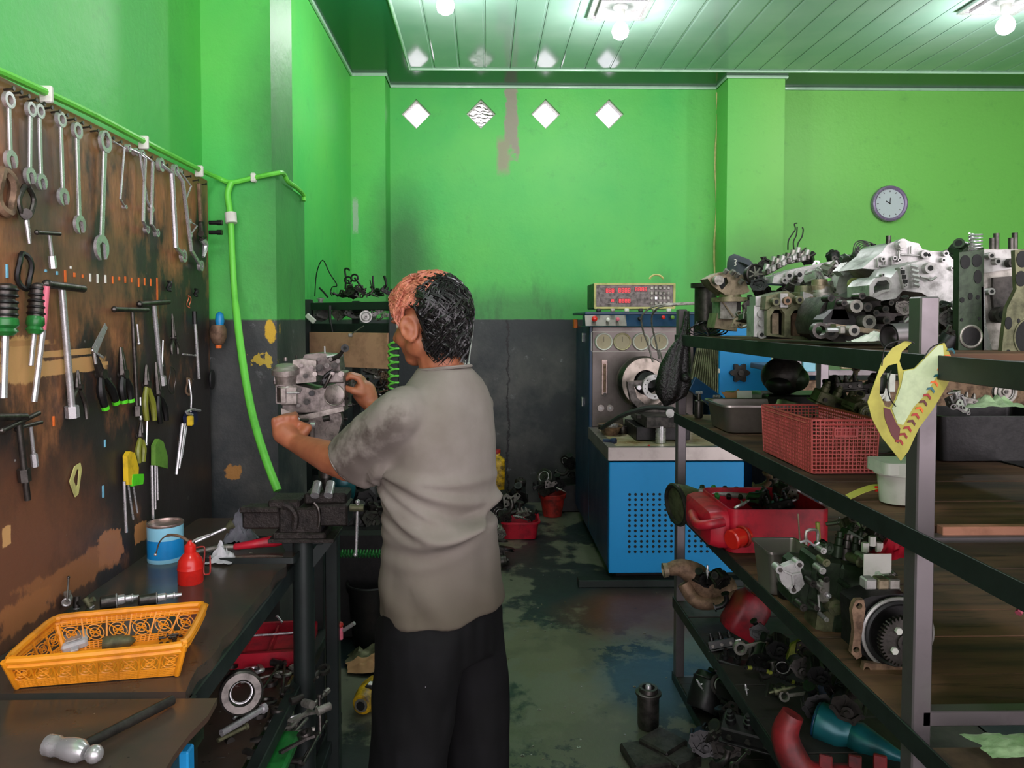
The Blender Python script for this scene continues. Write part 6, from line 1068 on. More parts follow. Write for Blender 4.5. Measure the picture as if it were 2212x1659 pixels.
heap([('e', 1650, 1040, 3.0, 60, 'rust'), ('e', 1665, 1060, 2.9, 64, 'dsteel'), ('c', 1695, 1062, 2.8, 46, 'iron'), ('k', 1720, 1070, 2.75, 40, 'alu2'), ('c', 1640, 1080, 2.75, 50, 'black'), ('b', 1680, 1090, 2.7, 60, 'black'), ('i', 1605, 1088, 2.75, 44, 'steel')], 'behind the cut red can')
# red jerrycan cut open
t = thing('cut_jerrycan', 'red jerrycan laid flat and cut open as a parts tray', 'jerrycan', (SX(1590, 2.5), 2.5, S3)); o = t.location
cx0, cx1 = SX(1585, 2.48) - o.x, SX(1808, 2.48) - o.x; hh = .15
g = G(); g.prism(rrect(cx1 - cx0, .34, .03, (cx0 + cx1)/2, .17), hh, [rrect(cx1 - cx0 - .012, .328, .026, (cx0 + cx1)/2, .17)]); g.prism(rrect(cx1 - cx0 - .004, .336, .03, (cx0 + cx1)/2, .17), .006); obj('can_wall', g, 'red', t)
g = G(); L_ = rrect(.34, .13, .03); g.rings([[V((cx0 - .0 - d_, .17 + x_*f_, .075 + y_*f_)) for x_, y_ in L_] for d_, f_ in ((0, 1), (.03, 1), (.06, .9), (.075, .6))]); obj('can_shoulder', g, 'red', t)
pn = at(1600, 1155, y=2.5) - o; g = G(); g.lathe([(.028, -.02), (.028, .01), (.032, .012), (.034, .05), (.03, .055), (.001, .055)], (pn.x, -.02, pn.z), (-1, -.5, -.1), 20); obj('spout_cap', g, 'canred', t); g = G(); g.tor((pn.x, -.02, pn.z), (-1, -.5, -.1), .033, .005, 20, 6); obj('cap_ring', g, 'dred', t)
g = G(); g.tube([(cx0 - .02, .0, .11), (cx0 - .07, -.0, .1), (cx0 - .1, .04, .09), (cx0 - .09, .14, .1)], .017, 10, sm=4); obj('carry_grip', g, 'red', t)
# square pan and injection pump
pan('small square zinc pan standing behind the silver-covered pump', SX(1650, 2.16), SX(1748, 2.16), 2.1, 2.24, S3, .13, 'bsteel', .8, .015, 'zinc_pan', 'pan')
PY = 1.9
t = thing('injection_pump', 'large dark green injection pump with silver three-bolt cover', 'pump', (SX(1800, PY), PY, S3)); o = t.location; ps = PY/1600
def ip(n, x0, y0_, x1, y1_, d_, m_, oy=0, bev=.006, rt=None):
    a, b = at(x0, y0_, y=PY + oy) - o, at(x1, y1_, y=PY + oy) - o; g = G(); g.box((a + b)/2, (b.x - a.x, d_, a.z - b.z), bev, rt); return obj(n, g, m_, t)
def ic(n, px, py, qx, qy, r_, m_, oy=0, qy_=None, nn=14): g = G(); g.cyl(at(px, py, y=PY + oy) - o, at(qx, qy, y=PY + (oy if qy_ is None else qy_)) - o, r_, n=nn); return obj(n, g, m_, t)
RR_ = Matrix.Rotation(R(8), 3, 'Y')
ip('pump_body', 1780, 1210, 1880, 1375, .13, 'green_metal', .03, .01, RR_); ip('gallery', 1735, 1195, 1795, 1310, .1, 'green_metal', .02, .008, RR_); ip('governor_case', 1700, 1205, 1745, 1300, .12, 'green_metal', .04, .02, RR_); ip('lower_case', 1752, 1290, 1810, 1365, .1, 'olive', .02, .015, RR_)
P_ = [(1683, 1232), (1700, 1222), (1722, 1214), (1735, 1216), (1730, 1232), (1738, 1262), (1728, 1276), (1716, 1281), (1704, 1274), (1690, 1262), (1684, 1248)]
g = G(); c0 = at(1710, 1245, y=PY - .05) - o; cv = [((at(*q_, y=PY - .05) - o).x - c0.x, (at(*q_, y=PY - .05) - o).z - c0.z) for q_ in P_]; g.prism(cv[::-1], .025, (), TR(*c0) @ XZ); cov = obj('silver_cover', g, 'white_alu', t)
for a_, b_ in (((1690, 1232), (1712, 1242)), ((1712, 1242), (1730, 1238)), ((1712, 1242), (1714, 1270))): g = G(); g.bar(at(*a_, y=PY - .053) - o, at(*b_, y=PY - .053) - o, .004, .006, .001); obj('cover_rib', g, 'white_alu', cov)
for q_ in ((1685, 1231), (1727, 1220), (1714, 1274)): g = G(); e = at(*q_, y=PY - .055) - o; g.cyl(e, e + V((0, .03, 0)), .011, n=14); g2 = obj('cover_lug', g, 'white_alu', cov); g = G(); g.cyl(e + V((0, .001, 0)), e + V((0, -.004, 0)), .006, n=6); obj('bolt_head', g, 'dsteel', cov)
for i in range(6):
    px, py = 1808 + i*17, 1180 + i*6; g = G(); g.lathe([(.014, 0), (.014, .03), (.01, .032), (.01, .05), (.007, .052), (.007, .066)], at(px, py + 22, y=PY) - o, (.1, 0, 1), 12); obj('delivery_valve', g, ('green_metal', 'dsteel', 'green_metal')[i % 3], t)
for px, py, m_ in ((1790, 1185, 'green_metal'), (1858, 1212, 'olive')): g = G(); e = at(px, py, y=PY - .05) - o; g.tor(e, (.5, -1, 0), .012, .005, 18, 6); obj('union_ring', g, m_, t); g = G(); g.cyl(e, e + V((-.01, .04, 0)), .012, n=12); obj('union_pipe', g, m_, t)
for i, (px, py, r_, m_) in enumerate(((1762, 1222, .009, 'alu'), (1770, 1240, .008, 'dsteel'), (1762, 1262, .009, 'alu2'), (1775, 1275, .007, 'steel'), (1764, 1180, .008, 'alu'), (1815, 1255, .008, 'green_metal'), (1770, 1205, .01, 'olive'), (1852, 1195, .008, 'alu'), (1770, 1325, .006, 'alu'), (1790, 1300, .02, 'olive'), (1825, 1358, .008, 'gplastic'), (1750, 1300, .008, 'dsteel'), (1742, 1250, .009, 'iron'), (1722, 1300, .01, 'iron'))): ic('boss', px, py, px, py, r_, m_, -.03, -.075) if 0 else None; e = at(px, py, y=PY - .03) - o; g = G(); g.cyl(e, e + V((0, -.04, 0)), r_, n=12); g.cyl(e + V((0, -.04, 0)), e + V((0, -.046, 0)), r_*.55, n=6); obj('boss', g, m_, t)
g = G(); g.tube([at(*q_, y=PY - .06) - o for q_ in ((1728, 1172), (1745, 1168), (1758, 1178), (1770, 1172))], .003, 6, sm=3); obj('control_rod', g, 'steel', t); g = G(); g.tube([at(*q_, y=PY - .04) - o for q_ in ((1742, 1176), (1742, 1148), (1765, 1146), (1766, 1170))], .004, 6, sm=3); obj('spring_clip', g, 'alu2', t); g = G(); g.cyl(at(1766, 1128, y=PY - .02) - o, at(1768, 1165, y=PY - .02) - o, .006, n=8); obj('brass_plug', g, 'oliveplas', t); g = G(); g.cyl(at(1724, 1110, y=PY + .05) - o, at(1728, 1170, y=PY + .05) - o, .0022, n=6); obj('thin_rod', g, 'tan', t)
g = G(); e = at(1884, 1182, y=PY - .05) - o
for dx in (-.018, .0, .018): g.cyl(e + V((dx, 0, -.012 if dx else .004)), e + V((dx, 0, .012 if dx else .028)), .009, n=6)
obj('hex_plug', g, 'paper', t); ip('tie_bar', 1770, 1250, 1790, 1300, .02, 'alu2', -.05)
ic('drain_pin', 1768, 1285, 1770, 1318, .003, 'alu', -.07)
# gear case
GY = 1.66; gc = at(1944, 1372, y=GY); t = thing('gear_case', 'dark gear case with large toothed wheel behind the front post', 'gear case', gc); gs = GY/1600
g = G(); P2 = [(-100*gs, 70*gs), (-93*gs, -10*gs), (-95*gs, -45*gs), (-70*gs, -60*gs), (-60*gs, -84*gs), (55*gs, -84*gs), (60*gs, 60*gs), (20*gs, 92*gs), (-60*gs, 85*gs)]; g.prism([(x_*.94, z_*.94) for x_, z_ in P2][::-1], .07, (), TR(0, .02, 0) @ XZ); obj('case_body', g, 'black', t)
g = G(); g.tor((0, .01, 0), (0, 1, 0), 78*gs, .005, 40, 6); obj('machined_rim', g, 'alu', t); g = G(); g.tor((0, .005, 0), (0, 1, 0), 70*gs, .006, 40, 6); obj('seal_ring', g, 'rubber', t)
for pts, hl in (([(-104, 72), (-98, 80), (-82, 80), (-78, 60), (-88, -20), (-84, -48), (-96, -54), (-108, -40), (-102, 10), (-108, 56)], ((-92, 66), (-97, -32))), ([(-78, -62), (40, -70), (60, -70), (60, -92), (-74, -92), (-82, -82)], ((-72, -78),))):
    g = G(); g.prism([(x_*gs, z_*gs) for x_, z_ in pts][::-1], .014, [circ(7*gs, 10, a_*gs, b_*gs) for a_, b_ in hl], TR(0, -.0, 0) @ XZ); obj('mounting_lug', g, 'rust', t)
for i, (px_, m_) in enumerate(((-58, 'alu'), (-30, 'tan'), (-5, 'alu2'))): g = G(); g.box((px_*gs, .03, 108*gs), (26*gs, .03, 24*gs), .003); obj('top_block', g, m_, t)
p = gc + V((-.008, -.03, 0)); t = thing('spur_gear', 'large grey toothed wheel half hidden by the front post', 'gear', p); k_gear(t, 112*gs, 'dsteel', None)
g = G(); g.box((0, 0, 0), (.07, .003, .06), .001); tag(obj('note_card', g, 'paper', None, at(1895, 1222, y=1.8)), 'white card standing behind the gear case', 'card')
rag(1935, 1205, .1, 'pink red cloth tucked behind the front post on the third shelf', 'red', 1.2, .8, .6, S3 + .15, y=1.85)
heap([('i', 1815, 1128, 2.3, 60, 'alu'), ('c', 1840, 1140, 2.25, 50, 'alu2'), ('b', 1850, 1165, 2.15, 70, 'green_metal'), ('c', 1890, 1180, 2.0, 50, 'iron'), ('k', 1925, 1165, 1.9, 50, 'dsteel'), ('b', 1900, 1150, 2.1, 66, 'iron'), ('e', 1865, 1125, 2.3, 50, 'dsteel'), ('n', 1700, 1270, 2.1, 50, 'black'), ('c', 1765, 1195, 2.1, 50, 'green_metal'), ('c', 1915, 1260, 1.8, 50, 'dsteel'), ('k', 1905, 1245, 1.72, 34, 'alu')], 'around the green injection pump')
# ---- fourth shelf and below
t = thing('exhaust_manifold', 'rusty manifold with open stub sticking out past the far post', 'manifold', at(1500, 1240, y=3.0)); g = G(); g.tube([(-.11, 0, .02), (-.06, -.01, .03), (.0, 0, .0), (.06, 0, -.06), (.16, .02, -.07)], [.025, .04, .06, .05], 12, sm=4); obj('pipe', g, 'rust', t); g = G(); g.lathe([(.028, 0), (.03, .02), (.022, .022), (.02, .0)], (-.11, 0, .018), (-1, 0, -.1), 16); obj('stub', g, 'tan', t); g = G(); g.tube([(-.05, -.02, -.03), (.0, -.04, -.1), (.09, -.04, -.1), (.16, -.02, -.08)], .028, 10, sm=4); obj('lower_branch', g, 'rust', t)
t = thing('red_can', 'grimy red plastic can lying on its side on the low shelf', 'can', at(1612, 1325, y=2.75), (0, 30, 0)); g = G(); g.rings([[V((x_*f_, y_*f_, z_)) for x_, y_ in rrect(.13, .12, .03)] for f_, z_ in ((.9, -.08), (1, -.06), (1, .05), (.7, .08))]); obj('body', g, mat('dark_red_can', (140, 18, 34), .45, 0, (50, 10, 16), .6, 12, .05), t); g = G(); g.cyl((0, 0, .08), (0, 0, .1), .025, n=14); obj('cap', g, 'dred', t)
part('r', 'grey lever with round eye on the low shelf below the red can', 1632, 1392, 2.55, .14, 'alu2', (0, -12, 0), 3)
g = G(); g.prism([(-.025, -.03), (.0, -.035), (.025, .02), (.02, .035), (-.01, .02)], .012, (), XZ); o_ = obj('olive_clip', g, 'oliveplas', None, at(1716, 1405, y=2.4)); tag(o_, 'olive plastic clip on the low shelf under the pump', 'clip')
g = G(); 
t = thing('timing_chain', 'dark chain with yellow marks draped on the low shelf', 'chain', at(1680, 1460, y=2.35)); P_ = [at(px, py, y=2.35) - t.location for px, py in ((1612, 1442), (1640, 1445), (1670, 1455), (1700, 1468), (1730, 1478), (1752, 1480))]; SP = smooth(P_, 5)
for i, p_ in enumerate(SP): g = G(); g.box(p_, (.013, .012, .011), .003); obj('chain_link', g, 'oliveplas' if i in (1, 2, 8, 9, 17, 21, 25) else 'black', t)
t = thing('funnel', 'teal painted funnel lying on the low shelf', 'funnel', at(1850, 1595, y=2.1)); a, b = at(1765, 1555, y=2.15) - t.location, at(1955, 1640, y=2.0) - t.location; d = b - a; L_ = d.length; g = G(); g.lathe([(.05, 0), (.056, .006), (.054, L_*.3), (.038, L_*.4), (.046, L_*.5), (.012, L_)], a, d, 24); obj('cone', g, 'teal', t); g = G(); g.tor(a, d, .048, .005, 24, 6); obj('mouth_rim', g, 'dblue', t)
t = thing('red_stand', 'red metal stand with bent legs at the bottom of the rack', 'stand', at(1735, 1595, y=2.0)); g = G(); g.tube([V((-.03, 0, .07)), V((-.05, 0, 0)), V((.0, -.02, -.09)), V((.12, -.03, -.1))], [.03, .042, .04], 10, sm=4); M['darkred'] = mat('oily_red_paint', (128, 30, 34), .45, 0, (40, 14, 16), .65, 10, .1); obj('frame', g, 'darkred', t)
for dx in (.05, .13, .2): g = G(); g.bar((dx, -.03, -.03), (dx - .01, -.05, -.22), .034, .014, .003); obj('leg', g, 'darkred', t)
heap([('c', 1520, 1250, 2.95, 44, 'black'), ('i', 1528, 1235, 2.8, 30, 'steel', (0, 90, 0)), ('c', 1555, 1250, 2.9, 44, 'iron'), ('e', 1560, 1300, 2.8, 46, 'navy' if 0 else 'black'), ('c', 1650, 1420, 2.5, 60, 'black'), ('k', 1610, 1400, 2.6, 50, 'iron'), ('p', 1690, 1440, 2.45, 44, 'black'), ('c', 1730, 1440, 2.3, 60, 'iron'), ('b', 1590, 1440, 2.6, 80, 'black'), ('c', 1680, 1395, 2.45, 60, 'black'), ('b', 1560, 1390, 2.7, 60, 'black'), ('c', 1640, 1365, 2.6, 44, 'black'), ('e', 1660, 1450, 2.4, 50, 'iron'), ('c', 1770, 1450, 2.2, 60, 'black'), ('k', 1740, 1400, 2.35, 46, 'iron')], 'on the low shelf')
heap([('n', 1530, 1490, 2.9, 90, 'black'), ('c', 1600, 1500, 2.6, 90, 'black'), ('c', 1660, 1520, 2.4, 90, 'iron'), ('e', 1550, 1560, 2.6, 80, 'black'), ('i', 1512, 1480, 2.6, 30, 'steel', (0, 60, 0)), ('i', 1612, 1490, 2.3, 26, 'steel', (0, 80, 0)), ('k', 1545, 1590, 2.3, 50, 'dsteel'), ('b', 1620, 1580, 2.3, 120, 'black'), ('e', 1560, 1640, 2.2, 60, 'iron'), ('r', 1600, 1640, 2.1, 60, 'dsteel'), ('s', 1690, 1490, 2.3, 60, 'green3' if 0 else 'olive'), ('c', 1770, 1520, 2.2, 80, 'black'), ('c', 1830, 1520, 2.1, 80, 'iron'), ('c', 1570, 1600, 2.45, 80, 'iron'), ('b', 1640, 1545, 2.5, 90, 'black'), ('k', 1590, 1540, 2.5, 60, 'dsteel'), ('c', 1520, 1600, 2.6, 70, 'black'), ('e', 1700, 1560, 2.3, 60, 'black'), ('p', 1560, 1480, 2.75, 50, 'iron'), ('r', 1720, 1500, 2.3, 70, 'alu2'), ('c', 1800, 1490, 2.25, 60, 'iron'), ('b', 1840, 1480, 2.15, 70, 'black'), ('e', 1890, 1500, 2.05, 50, 'iron')], 'at the rack bottom')
g = G(); g.box((QX + .36, 2.3, .2), (.45, 1.5, .3), .02); tag(obj('parts_bin', g, 'black'), 'long black bin filling the bottom of the rack', 'bin')
# green bag on the near bay
rag(2185, 1618, .125, 'green translucent bag lying on the lower shelf at the right edge', 'foil', 1.0, .6, .1, S3 - .018, y=1.32)
g = G(); g.tube([V((0, 0, 0)), V((.02, .01, .01)), V((.05, 0, 0))], .008, 8, sm=3); tag(obj('pink_scrap', g, 'pink', None, at(2200, 1325, y=1.75)), 'tiny pink scrap on the third shelf at the right edge', 'scrap')
# ---- hanging yellow sheet
SY = 1.345; t = thing('hanging_sheet', 'torn yellow sheet with coloured chevrons hanging on the front post', 'paper sheet', at(1950, 800, y=SY)); o = t.location; c0 = V((0, 0, 0))
def sh(n, P_, th, m_, off=0, hl=(), par=None):
    cv = lambda L_: [((at(*q_, y=SY) - o).x, (at(*q_, y=SY) - o).z) for q_ in L_]; g = G(); g.prism(cv(P_), th, [cv(h_) for h_ in hl], TR(0, off, 0) @ XZ)
    return obj(n, g, m_, par or t, ang=60)
hole = [(1949, 800), (1938, 785), (1918, 790), (1902, 815), (1900, 850), (1912, 878), (1922, 880), (1934, 862), (1943, 830)]
sh('sheet', [(1972, 738), (1955, 737), (1928, 752), (1906, 780), (1890, 825), (1874, 868), (1884, 905), (1905, 945), (1946, 996), (1962, 975), (1985, 925), (2015, 885), (2045, 835), (2066, 790), (2052, 765), (2040, 740), (2028, 742), (2000, 770), (1975, 796), (1950, 800), (1943, 780), (1948, 760)], .0016, 'tagy', 0, [hole[1:]])
sh('pale_area', [(2036, 746), (2026, 745), (2000, 772), (1975, 797), (1952, 802), (1946, 832), (1936, 862), (1926, 882), (1938, 915), (1950, 918), (1972, 880), (2000, 850), (2030, 800), (2038, 770)], .0008, 'tagp', -.0014)
sh('maroon_area', [(1908, 880), (1922, 884), (1936, 915), (1944, 925), (1940, 958), (1925, 940), (1911, 905)], .0008, 'tagm', -.0014)
for i in range(15):
    f = i/14; px, py = 1942 + 111*f + 4*math.sin(f*3), 955 - 197*f; s_h = 8; dx, dy = .42, -.9; nx, ny = .9, .42
    P_ = [(px + dx*a_*s_h + nx*b_*s_h, py + dy*a_*s_h + ny*b_*s_h) for a_, b_ in ((.2, -1.1), (.9, 0), (.2, 1.1), (-.5, 1.1), (.2, 0), (-.5, -1.1))]
    sh('chevron', P_, .0006, ('dred', 'dred', 'dred', 'tagm', 'dred', 'orange', 'tagm', 'dred', 'teal', 'orange', 'teal', 'orange', 'teal', 'orange', 'teal')[i], -.0022)
for P_ in (((1905, 790), (1912, 750), (1935, 738), (1962, 736), (1975, 742)), ((1995, 775), (2010, 752), (2030, 742), (2044, 738)), ((1925, 800), (1917, 830), (1922, 860), (1935, 878))): g = G(); g.tube([at(*q_, y=SY - .006) - o for q_ in P_], .0012, 5, sm=4); obj('string', g, 'black', t)
# black plastic bag on the far post
t = thing('plastic_bag', 'black plastic bag tied to the far rack post', 'bag', at(1478, 715, y=3.13)); o = t.location; rg = []
for px, py, w_, d_ in ((1484, 672, 5, 5), (1482, 700, 7, 6), (1478, 725, 12, 9), (1466, 755, 22, 14), (1458, 790, 30, 18), (1455, 825, 35, 20), (1450, 850, 30, 18), (1440, 866, 14, 9), (1434, 872, 4, 3)):
    c = at(px, py, y=3.12) - o; rg.append([c + V((w_*(1 + .18*math.sin(5*a_ + py*.02))*3.12/1600*math.cos(a_), d_*(1 + .25*math.sin(7*a_))*3.12/1600*math.sin(a_), -.012*math.cos(a_ + 1)*(py > 780))) for a_ in [2*PI*i/26 for i in range(26)]])
g = G(); g.rings(rg); obj('bag_body', g, 'bag', t, ang=80); g = G(); g.ball(at(1481, 815, y=3.08) - o, (.02, .02, .022), 12, 8); obj('knot', g, 'bag', t)
# ---- top shelf heap
Tz = S1
w = part('l', 'tall dark flanged cylinder at the left end of the top shelf', 1524, 665, 3.02, .2, 'iron', (0, 0, 0), 3)
for i in range(5): g = G(); cx_ = SX(1515 + i*8, 2.95); g.tube([(cx_ + .045*math.cos(a_) + .01*math.sin(3*a_ + i), 2.95 + .02*math.sin(2*a_ + i), Tz + .03 + .028*math.sin(a_)) for a_ in [2*PI*j/26 for j in range(26)]], .003, 5, True); tag(obj('wire_loop', g, 'black'), 'loop of black wire at the left end of the top shelf, %s from left' % ORD[i], 'wire')
t = thing('flanged_pump', 'tan pump with wide flange and tilted top at the top shelf left end', 'pump', (SX(1580, 2.8), 2.8, Tz)); o = t.location; qs = 2.8/1600
def fx(n, P_, d_, m_, oy=0, hl=()): cv = lambda L_: [((at(*q_, y=2.8) - o).x, (at(*q_, y=2.8) - o).z) for q_ in L_]; g = G(); g.prism(cv(P_), d_, [cv(h_) for h_ in hl], TR(0, oy, 0) @ XZ); return obj(n, g, m_, t)
fx('base', [(1543, 708), (1592, 716), (1594, 680), (1550, 676)], .1, 'tan'); fx('front_face', [(1551, 650), (1586, 650), (1584, 690), (1550, 688)], .1, 'alu2', -.03); fx('face_ridge', [(1553, 652), (1556, 652), (1580, 684), (1577, 686)], .006, 'tan', -.036); fx('column', [(1590, 648), (1604, 648), (1606, 700), (1590, 705)], .08, 'iron', .02)
g = G(); c = at(1577, 643, y=2.8) - o; g.cyl(c - V((0, 0, .016)), c + V((0, 0, .0)), 39*qs, n=28); obj('flange', g, 'tan', t); g = G(); g.cyl(c, c + V((0, 0, .035)), 24*qs, 20*qs, n=22); obj('collar', g, 'tan', t)
fx('tilted_head', [(1522, 603), (1545, 590), (1572, 586), (1596, 595), (1612, 630), (1600, 636), (1560, 638), (1545, 628), (1530, 616)], .1, 'tan', -.04, [[(1548, 604), (1562, 600), (1566, 612), (1552, 628), (1546, 618)]]); g = G(); e = at(1548, 606, y=2.75) - o; g.lathe([(.018, 0), (.018, .03), (.01, .03)], e + V((0, .0, 0)), (0, -1, 0), 16); obj('head_boss', g, 'alu2', t); g = G(); g.box(at(1556, 612, y=2.78) - o, (.03, .02, .05)); obj('dark_mouth', g, 'hole', t)
for px, py in ((1565, 590), (1580, 592), (1590, 598), (1598, 612)): g = G(); e = at(px, py, y=2.74) - o; g.cyl(e, e + V((.006, -.01, .012)), .009, n=6); obj('head_bolt', g, 'alu2', t)
t = thing('baseball_cap', 'slate grey cap with white scribble on the heap', 'cap', (SX(1605, 2.95), 2.95, Tz)); o = t.location; g = G(); rg = []
for px, py, w_, d_ in ((1603, 612, 30, 30), (1604, 590, 32, 30), (1602, 570, 29, 27), (1598, 558, 22, 20), (1594, 553, 10, 9)): c = at(px, py, y=2.95) - o; rg.append([c + V((w_*(1 + .06*math.sin(3*a_))*2.95/1600*math.cos(a_), d_*2.95/1600*math.sin(a_), -.008*math.cos(a_))) for a_ in [2*PI*i/22 for i in range(22)]])
g.rings(rg); obj('crown', g, 'capcloth', t, ang=80); g = G(); g.prism([(.028*math.cos(a_)*2.2, .05*math.sin(a_)) for a_ in [2*PI*i/20 for i in range(20)]], .004, (), TR(*(at(1622, 585, y=2.9) - o)) @ RY(35)); obj('peak', g, 'capcloth', t)
g = G(); 
for P_ in (((1586, 560), (1592, 563), (1586, 568)), ((1588, 566), (1590, 572), (1586, 574))): g.tube([at(*q_, y=2.895) - o for q_ in P_], .0016, 5, sm=2)
obj('white_mark', g, 'paper', t, kind='stuff')
t = thing('fan_cover', 'round ribbed black cover among the heap behind the tan pump', 'cover', at(1632, 592, y=2.7), (0, 0, 12)); g = G(); g.tor((0, 0, 0), (0, 1, 0), .034, .005, 24, 6); obj('rim', g, 'iron', t)
for i in range(7): a_ = 2*PI*i/7; g = G(); g.bar((0, 0, 0), (.034*math.cos(a_), 0, .034*math.sin(a_)), .005, .006, .001); obj('spoke', g, 'alu2', t)
g = G(); g.cyl((0, .0, 0), (0, .03, 0), .032, n=22); obj('drum', g, 'black', t); g = G(); g.cyl((0, -.006, 0), (0, .0, 0), .01, n=12); obj('hub', g, 'alu2', t)
def plate(nm, lb, cat, P_, Y_, d_, m_, hl=(), oy=0):
    cc = at(*P_[0], y=Y_); t = thing(nm, lb, cat, cc); cv = lambda L_: [((at(*q_, y=Y_) - cc).x, (at(*q_, y=Y_) - cc).z) for q_ in L_]; g = G(); g.prism(cv(P_), d_, [cv(h_) for h_ in hl], TR(0, oy, 0) @ XZ); obj('body', g, m_, t); return t, cc
def ad(t, cc, n, P_, Y_, d_, m_, hl=()): cv = lambda L_: [((at(*q_, y=Y_) - cc).x, (at(*q_, y=Y_) - cc).z) for q_ in L_]; g = G(); g.prism(cv(P_), d_, [cv(h_) for h_ in hl], TR(0, Y_ - cc.y, 0) @ XZ); return obj(n, g, m_, t)
def bs(t, cc, px, py, Y_, r_, m_, h_=.012, hole_=True, nm='boss'):
    e = at(px, py, y=Y_) - cc; g = G(); g.cyl(e + V((0, .01, 0)), e - V((0, h_, 0)), r_, n=16); o_ = obj(nm, g, m_, t)
    if hole_: g = G(); g.cyl(e - V((0, h_, 0)), e - V((0, h_ + .001, 0)), r_*.5, n=12); obj('bore', g, 'hole', t)
    return o_
def valveset(px0, py0, px1, py1, Y_, lb):
    a, b = at(px0, py0, y=Y_), at(px1, py1, y=Y_); t = thing('throttle_rail', lb, 'rail', a); d = b - a; g = G(); g.bar(V((0, 0, 0)), d, .03, .022, .004); obj('beam', g, 'alu', t)
    for i in range(7): p_ = d*(.05 + i*.15); g = G(); g.cyl(p_ + V((0, 0, .005)), p_ + V((.006, 0, .028)), .01, n=10); obj('stem', g, ('alu', 'dsteel', 'alu2')[i % 3], t); g = G(); g.box(p_ + V((0, -.018, 0)), (.012, .012, .018), .002); obj('lug', g, ('dsteel', 'alu')[i % 2], t)
    g = G(); g.cyl(d, d*1.22 + V((0, 0, .01)), .006, .002, n=8); obj('tip', g, 'dsteel', t)
valveset(1650, 590, 1725, 550, 2.6, 'silver rail of small valves sloping up at the heap top'); valveset(1665, 572, 1745, 556, 2.7, 'dark rail behind the silver valve rail')
t, cc = plate('long_casting', 'long silver cylinder head lying across the heap', 'cylinder head', [(1668, 612), (1672, 596), (1720, 580), (1808, 562), (1812, 572), (1798, 600), (1745, 608), (1730, 616)], 2.45, .1, 'white_alu')
for px, py, r_ in ((1700, 596, .014), (1722, 594, .016), (1745, 590, .012), (1772, 586, .014), (1690, 606, .01)): bs(t, cc, px, py, 2.45, r_, 'alu', .02)
heap([('c', 1652, 575, 2.8, 34, 'iron'), ('e', 1662, 600, 2.5, 30, 'alu'), ('c', 1790, 585, 2.4, 36, 'alu2'), ('k', 1770, 575, 2.5, 34, 'steel'), ('c', 1745, 560, 2.8, 30, 'black'), ('n', 1800, 556, 2.75, 34, 'black'), ('k', 1810, 560, 2.6, 30, 'iron'), ('c', 1640, 620, 2.5, 40, 'black'), ('c', 1700, 630, 2.5, 46, 'iron'), ('b', 1730, 625, 2.4, 60, 'dsteel'), ('c', 1655, 640, 2.55, 40, 'black'), ('c', 1620, 660, 2.6, 34, 'dsteel'), ('e', 1625, 672, 2.55, 30, 'steel'), ('b', 1618, 690, 2.5, 46, 'dsteel'), ('k', 1600, 700, 2.5, 40, 'tan'), ('i', 1620, 700, 2.45, 34, 'alu'), ('c', 1640, 700, 2.45, 40, 'iron'), ('r', 1612, 680, 2.6, 40, 'alu2'), ('c', 1605, 690, 2.65, 40, 'rust')], 'in the left half of the heap')
heap([(rnd.choice('cbecke'), px_, 705 + rnd.uniform(-14, 8), Y_, rnd.uniform(52, 76), rnd.choice(('iron', 'dsteel', 'alu2', 'black', 'olive'))) for px_, Y_ in ((1640, 2.8), (1690, 2.75), (1700, 2.4), (1740, 2.6), (1760, 2.35), (1800, 2.45), (1810, 2.2), (1850, 2.3), (1880, 2.1), (1920, 2.2), (1960, 2.05), (2000, 1.95), (2040, 1.9), (2030, 1.75), (1900, 2.35), (1860, 2.5))], 'buried inside the heap')
# pair of u-shaped liners housings
t, cc = plate('twin_manifold', 'olive casting with two tall arched openings on the top shelf', 'casting', [(1656, 725), (1656, 672), (1668, 662), (1692, 660), (1700, 668), (1712, 660), (1745, 660), (1762, 674), (1758, 700), (1752, 736), (1700, 730)], 2.15, .02, 'olive', [[(1664, 720), (1664, 684), (1672, 670), (1688, 668), (1695, 678), (1694, 725)], [(1708, 725), (1708, 682), (1716, 670), (1738, 668), (1745, 680), (1744, 728)]])
ad(t, cc, 'upper_block', [(1652, 668), (1655, 640), (1700, 628), (1720, 640), (1762, 640), (1766, 670)], 2.16, .12, 'olive'); ad(t, cc, 'left_barrel', [(1668, 722), (1668, 676), (1682, 676), (1682, 722)], 2.19, .05, 'tan'); ad(t, cc, 'right_barrel', [(1712, 725), (1712, 676), (1728, 676), (1728, 725)], 2.19, .05, 'rust'); ad(t, cc, 'rear_wall', [(1656, 732), (1656, 660), (1760, 660), (1756, 732)], 2.25, .02, 'black'); ad(t, cc, 'silver_face', [(1686, 664), (1686, 634), (1702, 634), (1702, 664)], 2.14, .02, 'alu'); ad(t, cc, 'silver_face', [(1735, 668), (1735, 630), (1756, 636), (1760, 668)], 2.14, .02, 'alu')
for px, py, m_ in ((1674, 652, 'olive'), (1698, 650, 'rust'), (1724, 648, 'olive'), (1750, 650, 'rust')): bs(t, cc, px, py, 2.14, .012, m_)
t, cc = plate('white_block', 'narrow white painted block with round sockets beside the arched casting', 'block', [(1628, 727), (1629, 660), (1655, 662), (1655, 729)], 2.2, .06, 'white_alu'); ad(t, cc, 'step', [(1632, 662), (1632, 640), (1650, 640), (1652, 662)], 2.2, .05, 'alu')
for py, r_ in ((678, .012), (698, .01), (723, .012)): bs(t, cc, 1643, py, 2.2, r_, 'alu', .01, py == 723)
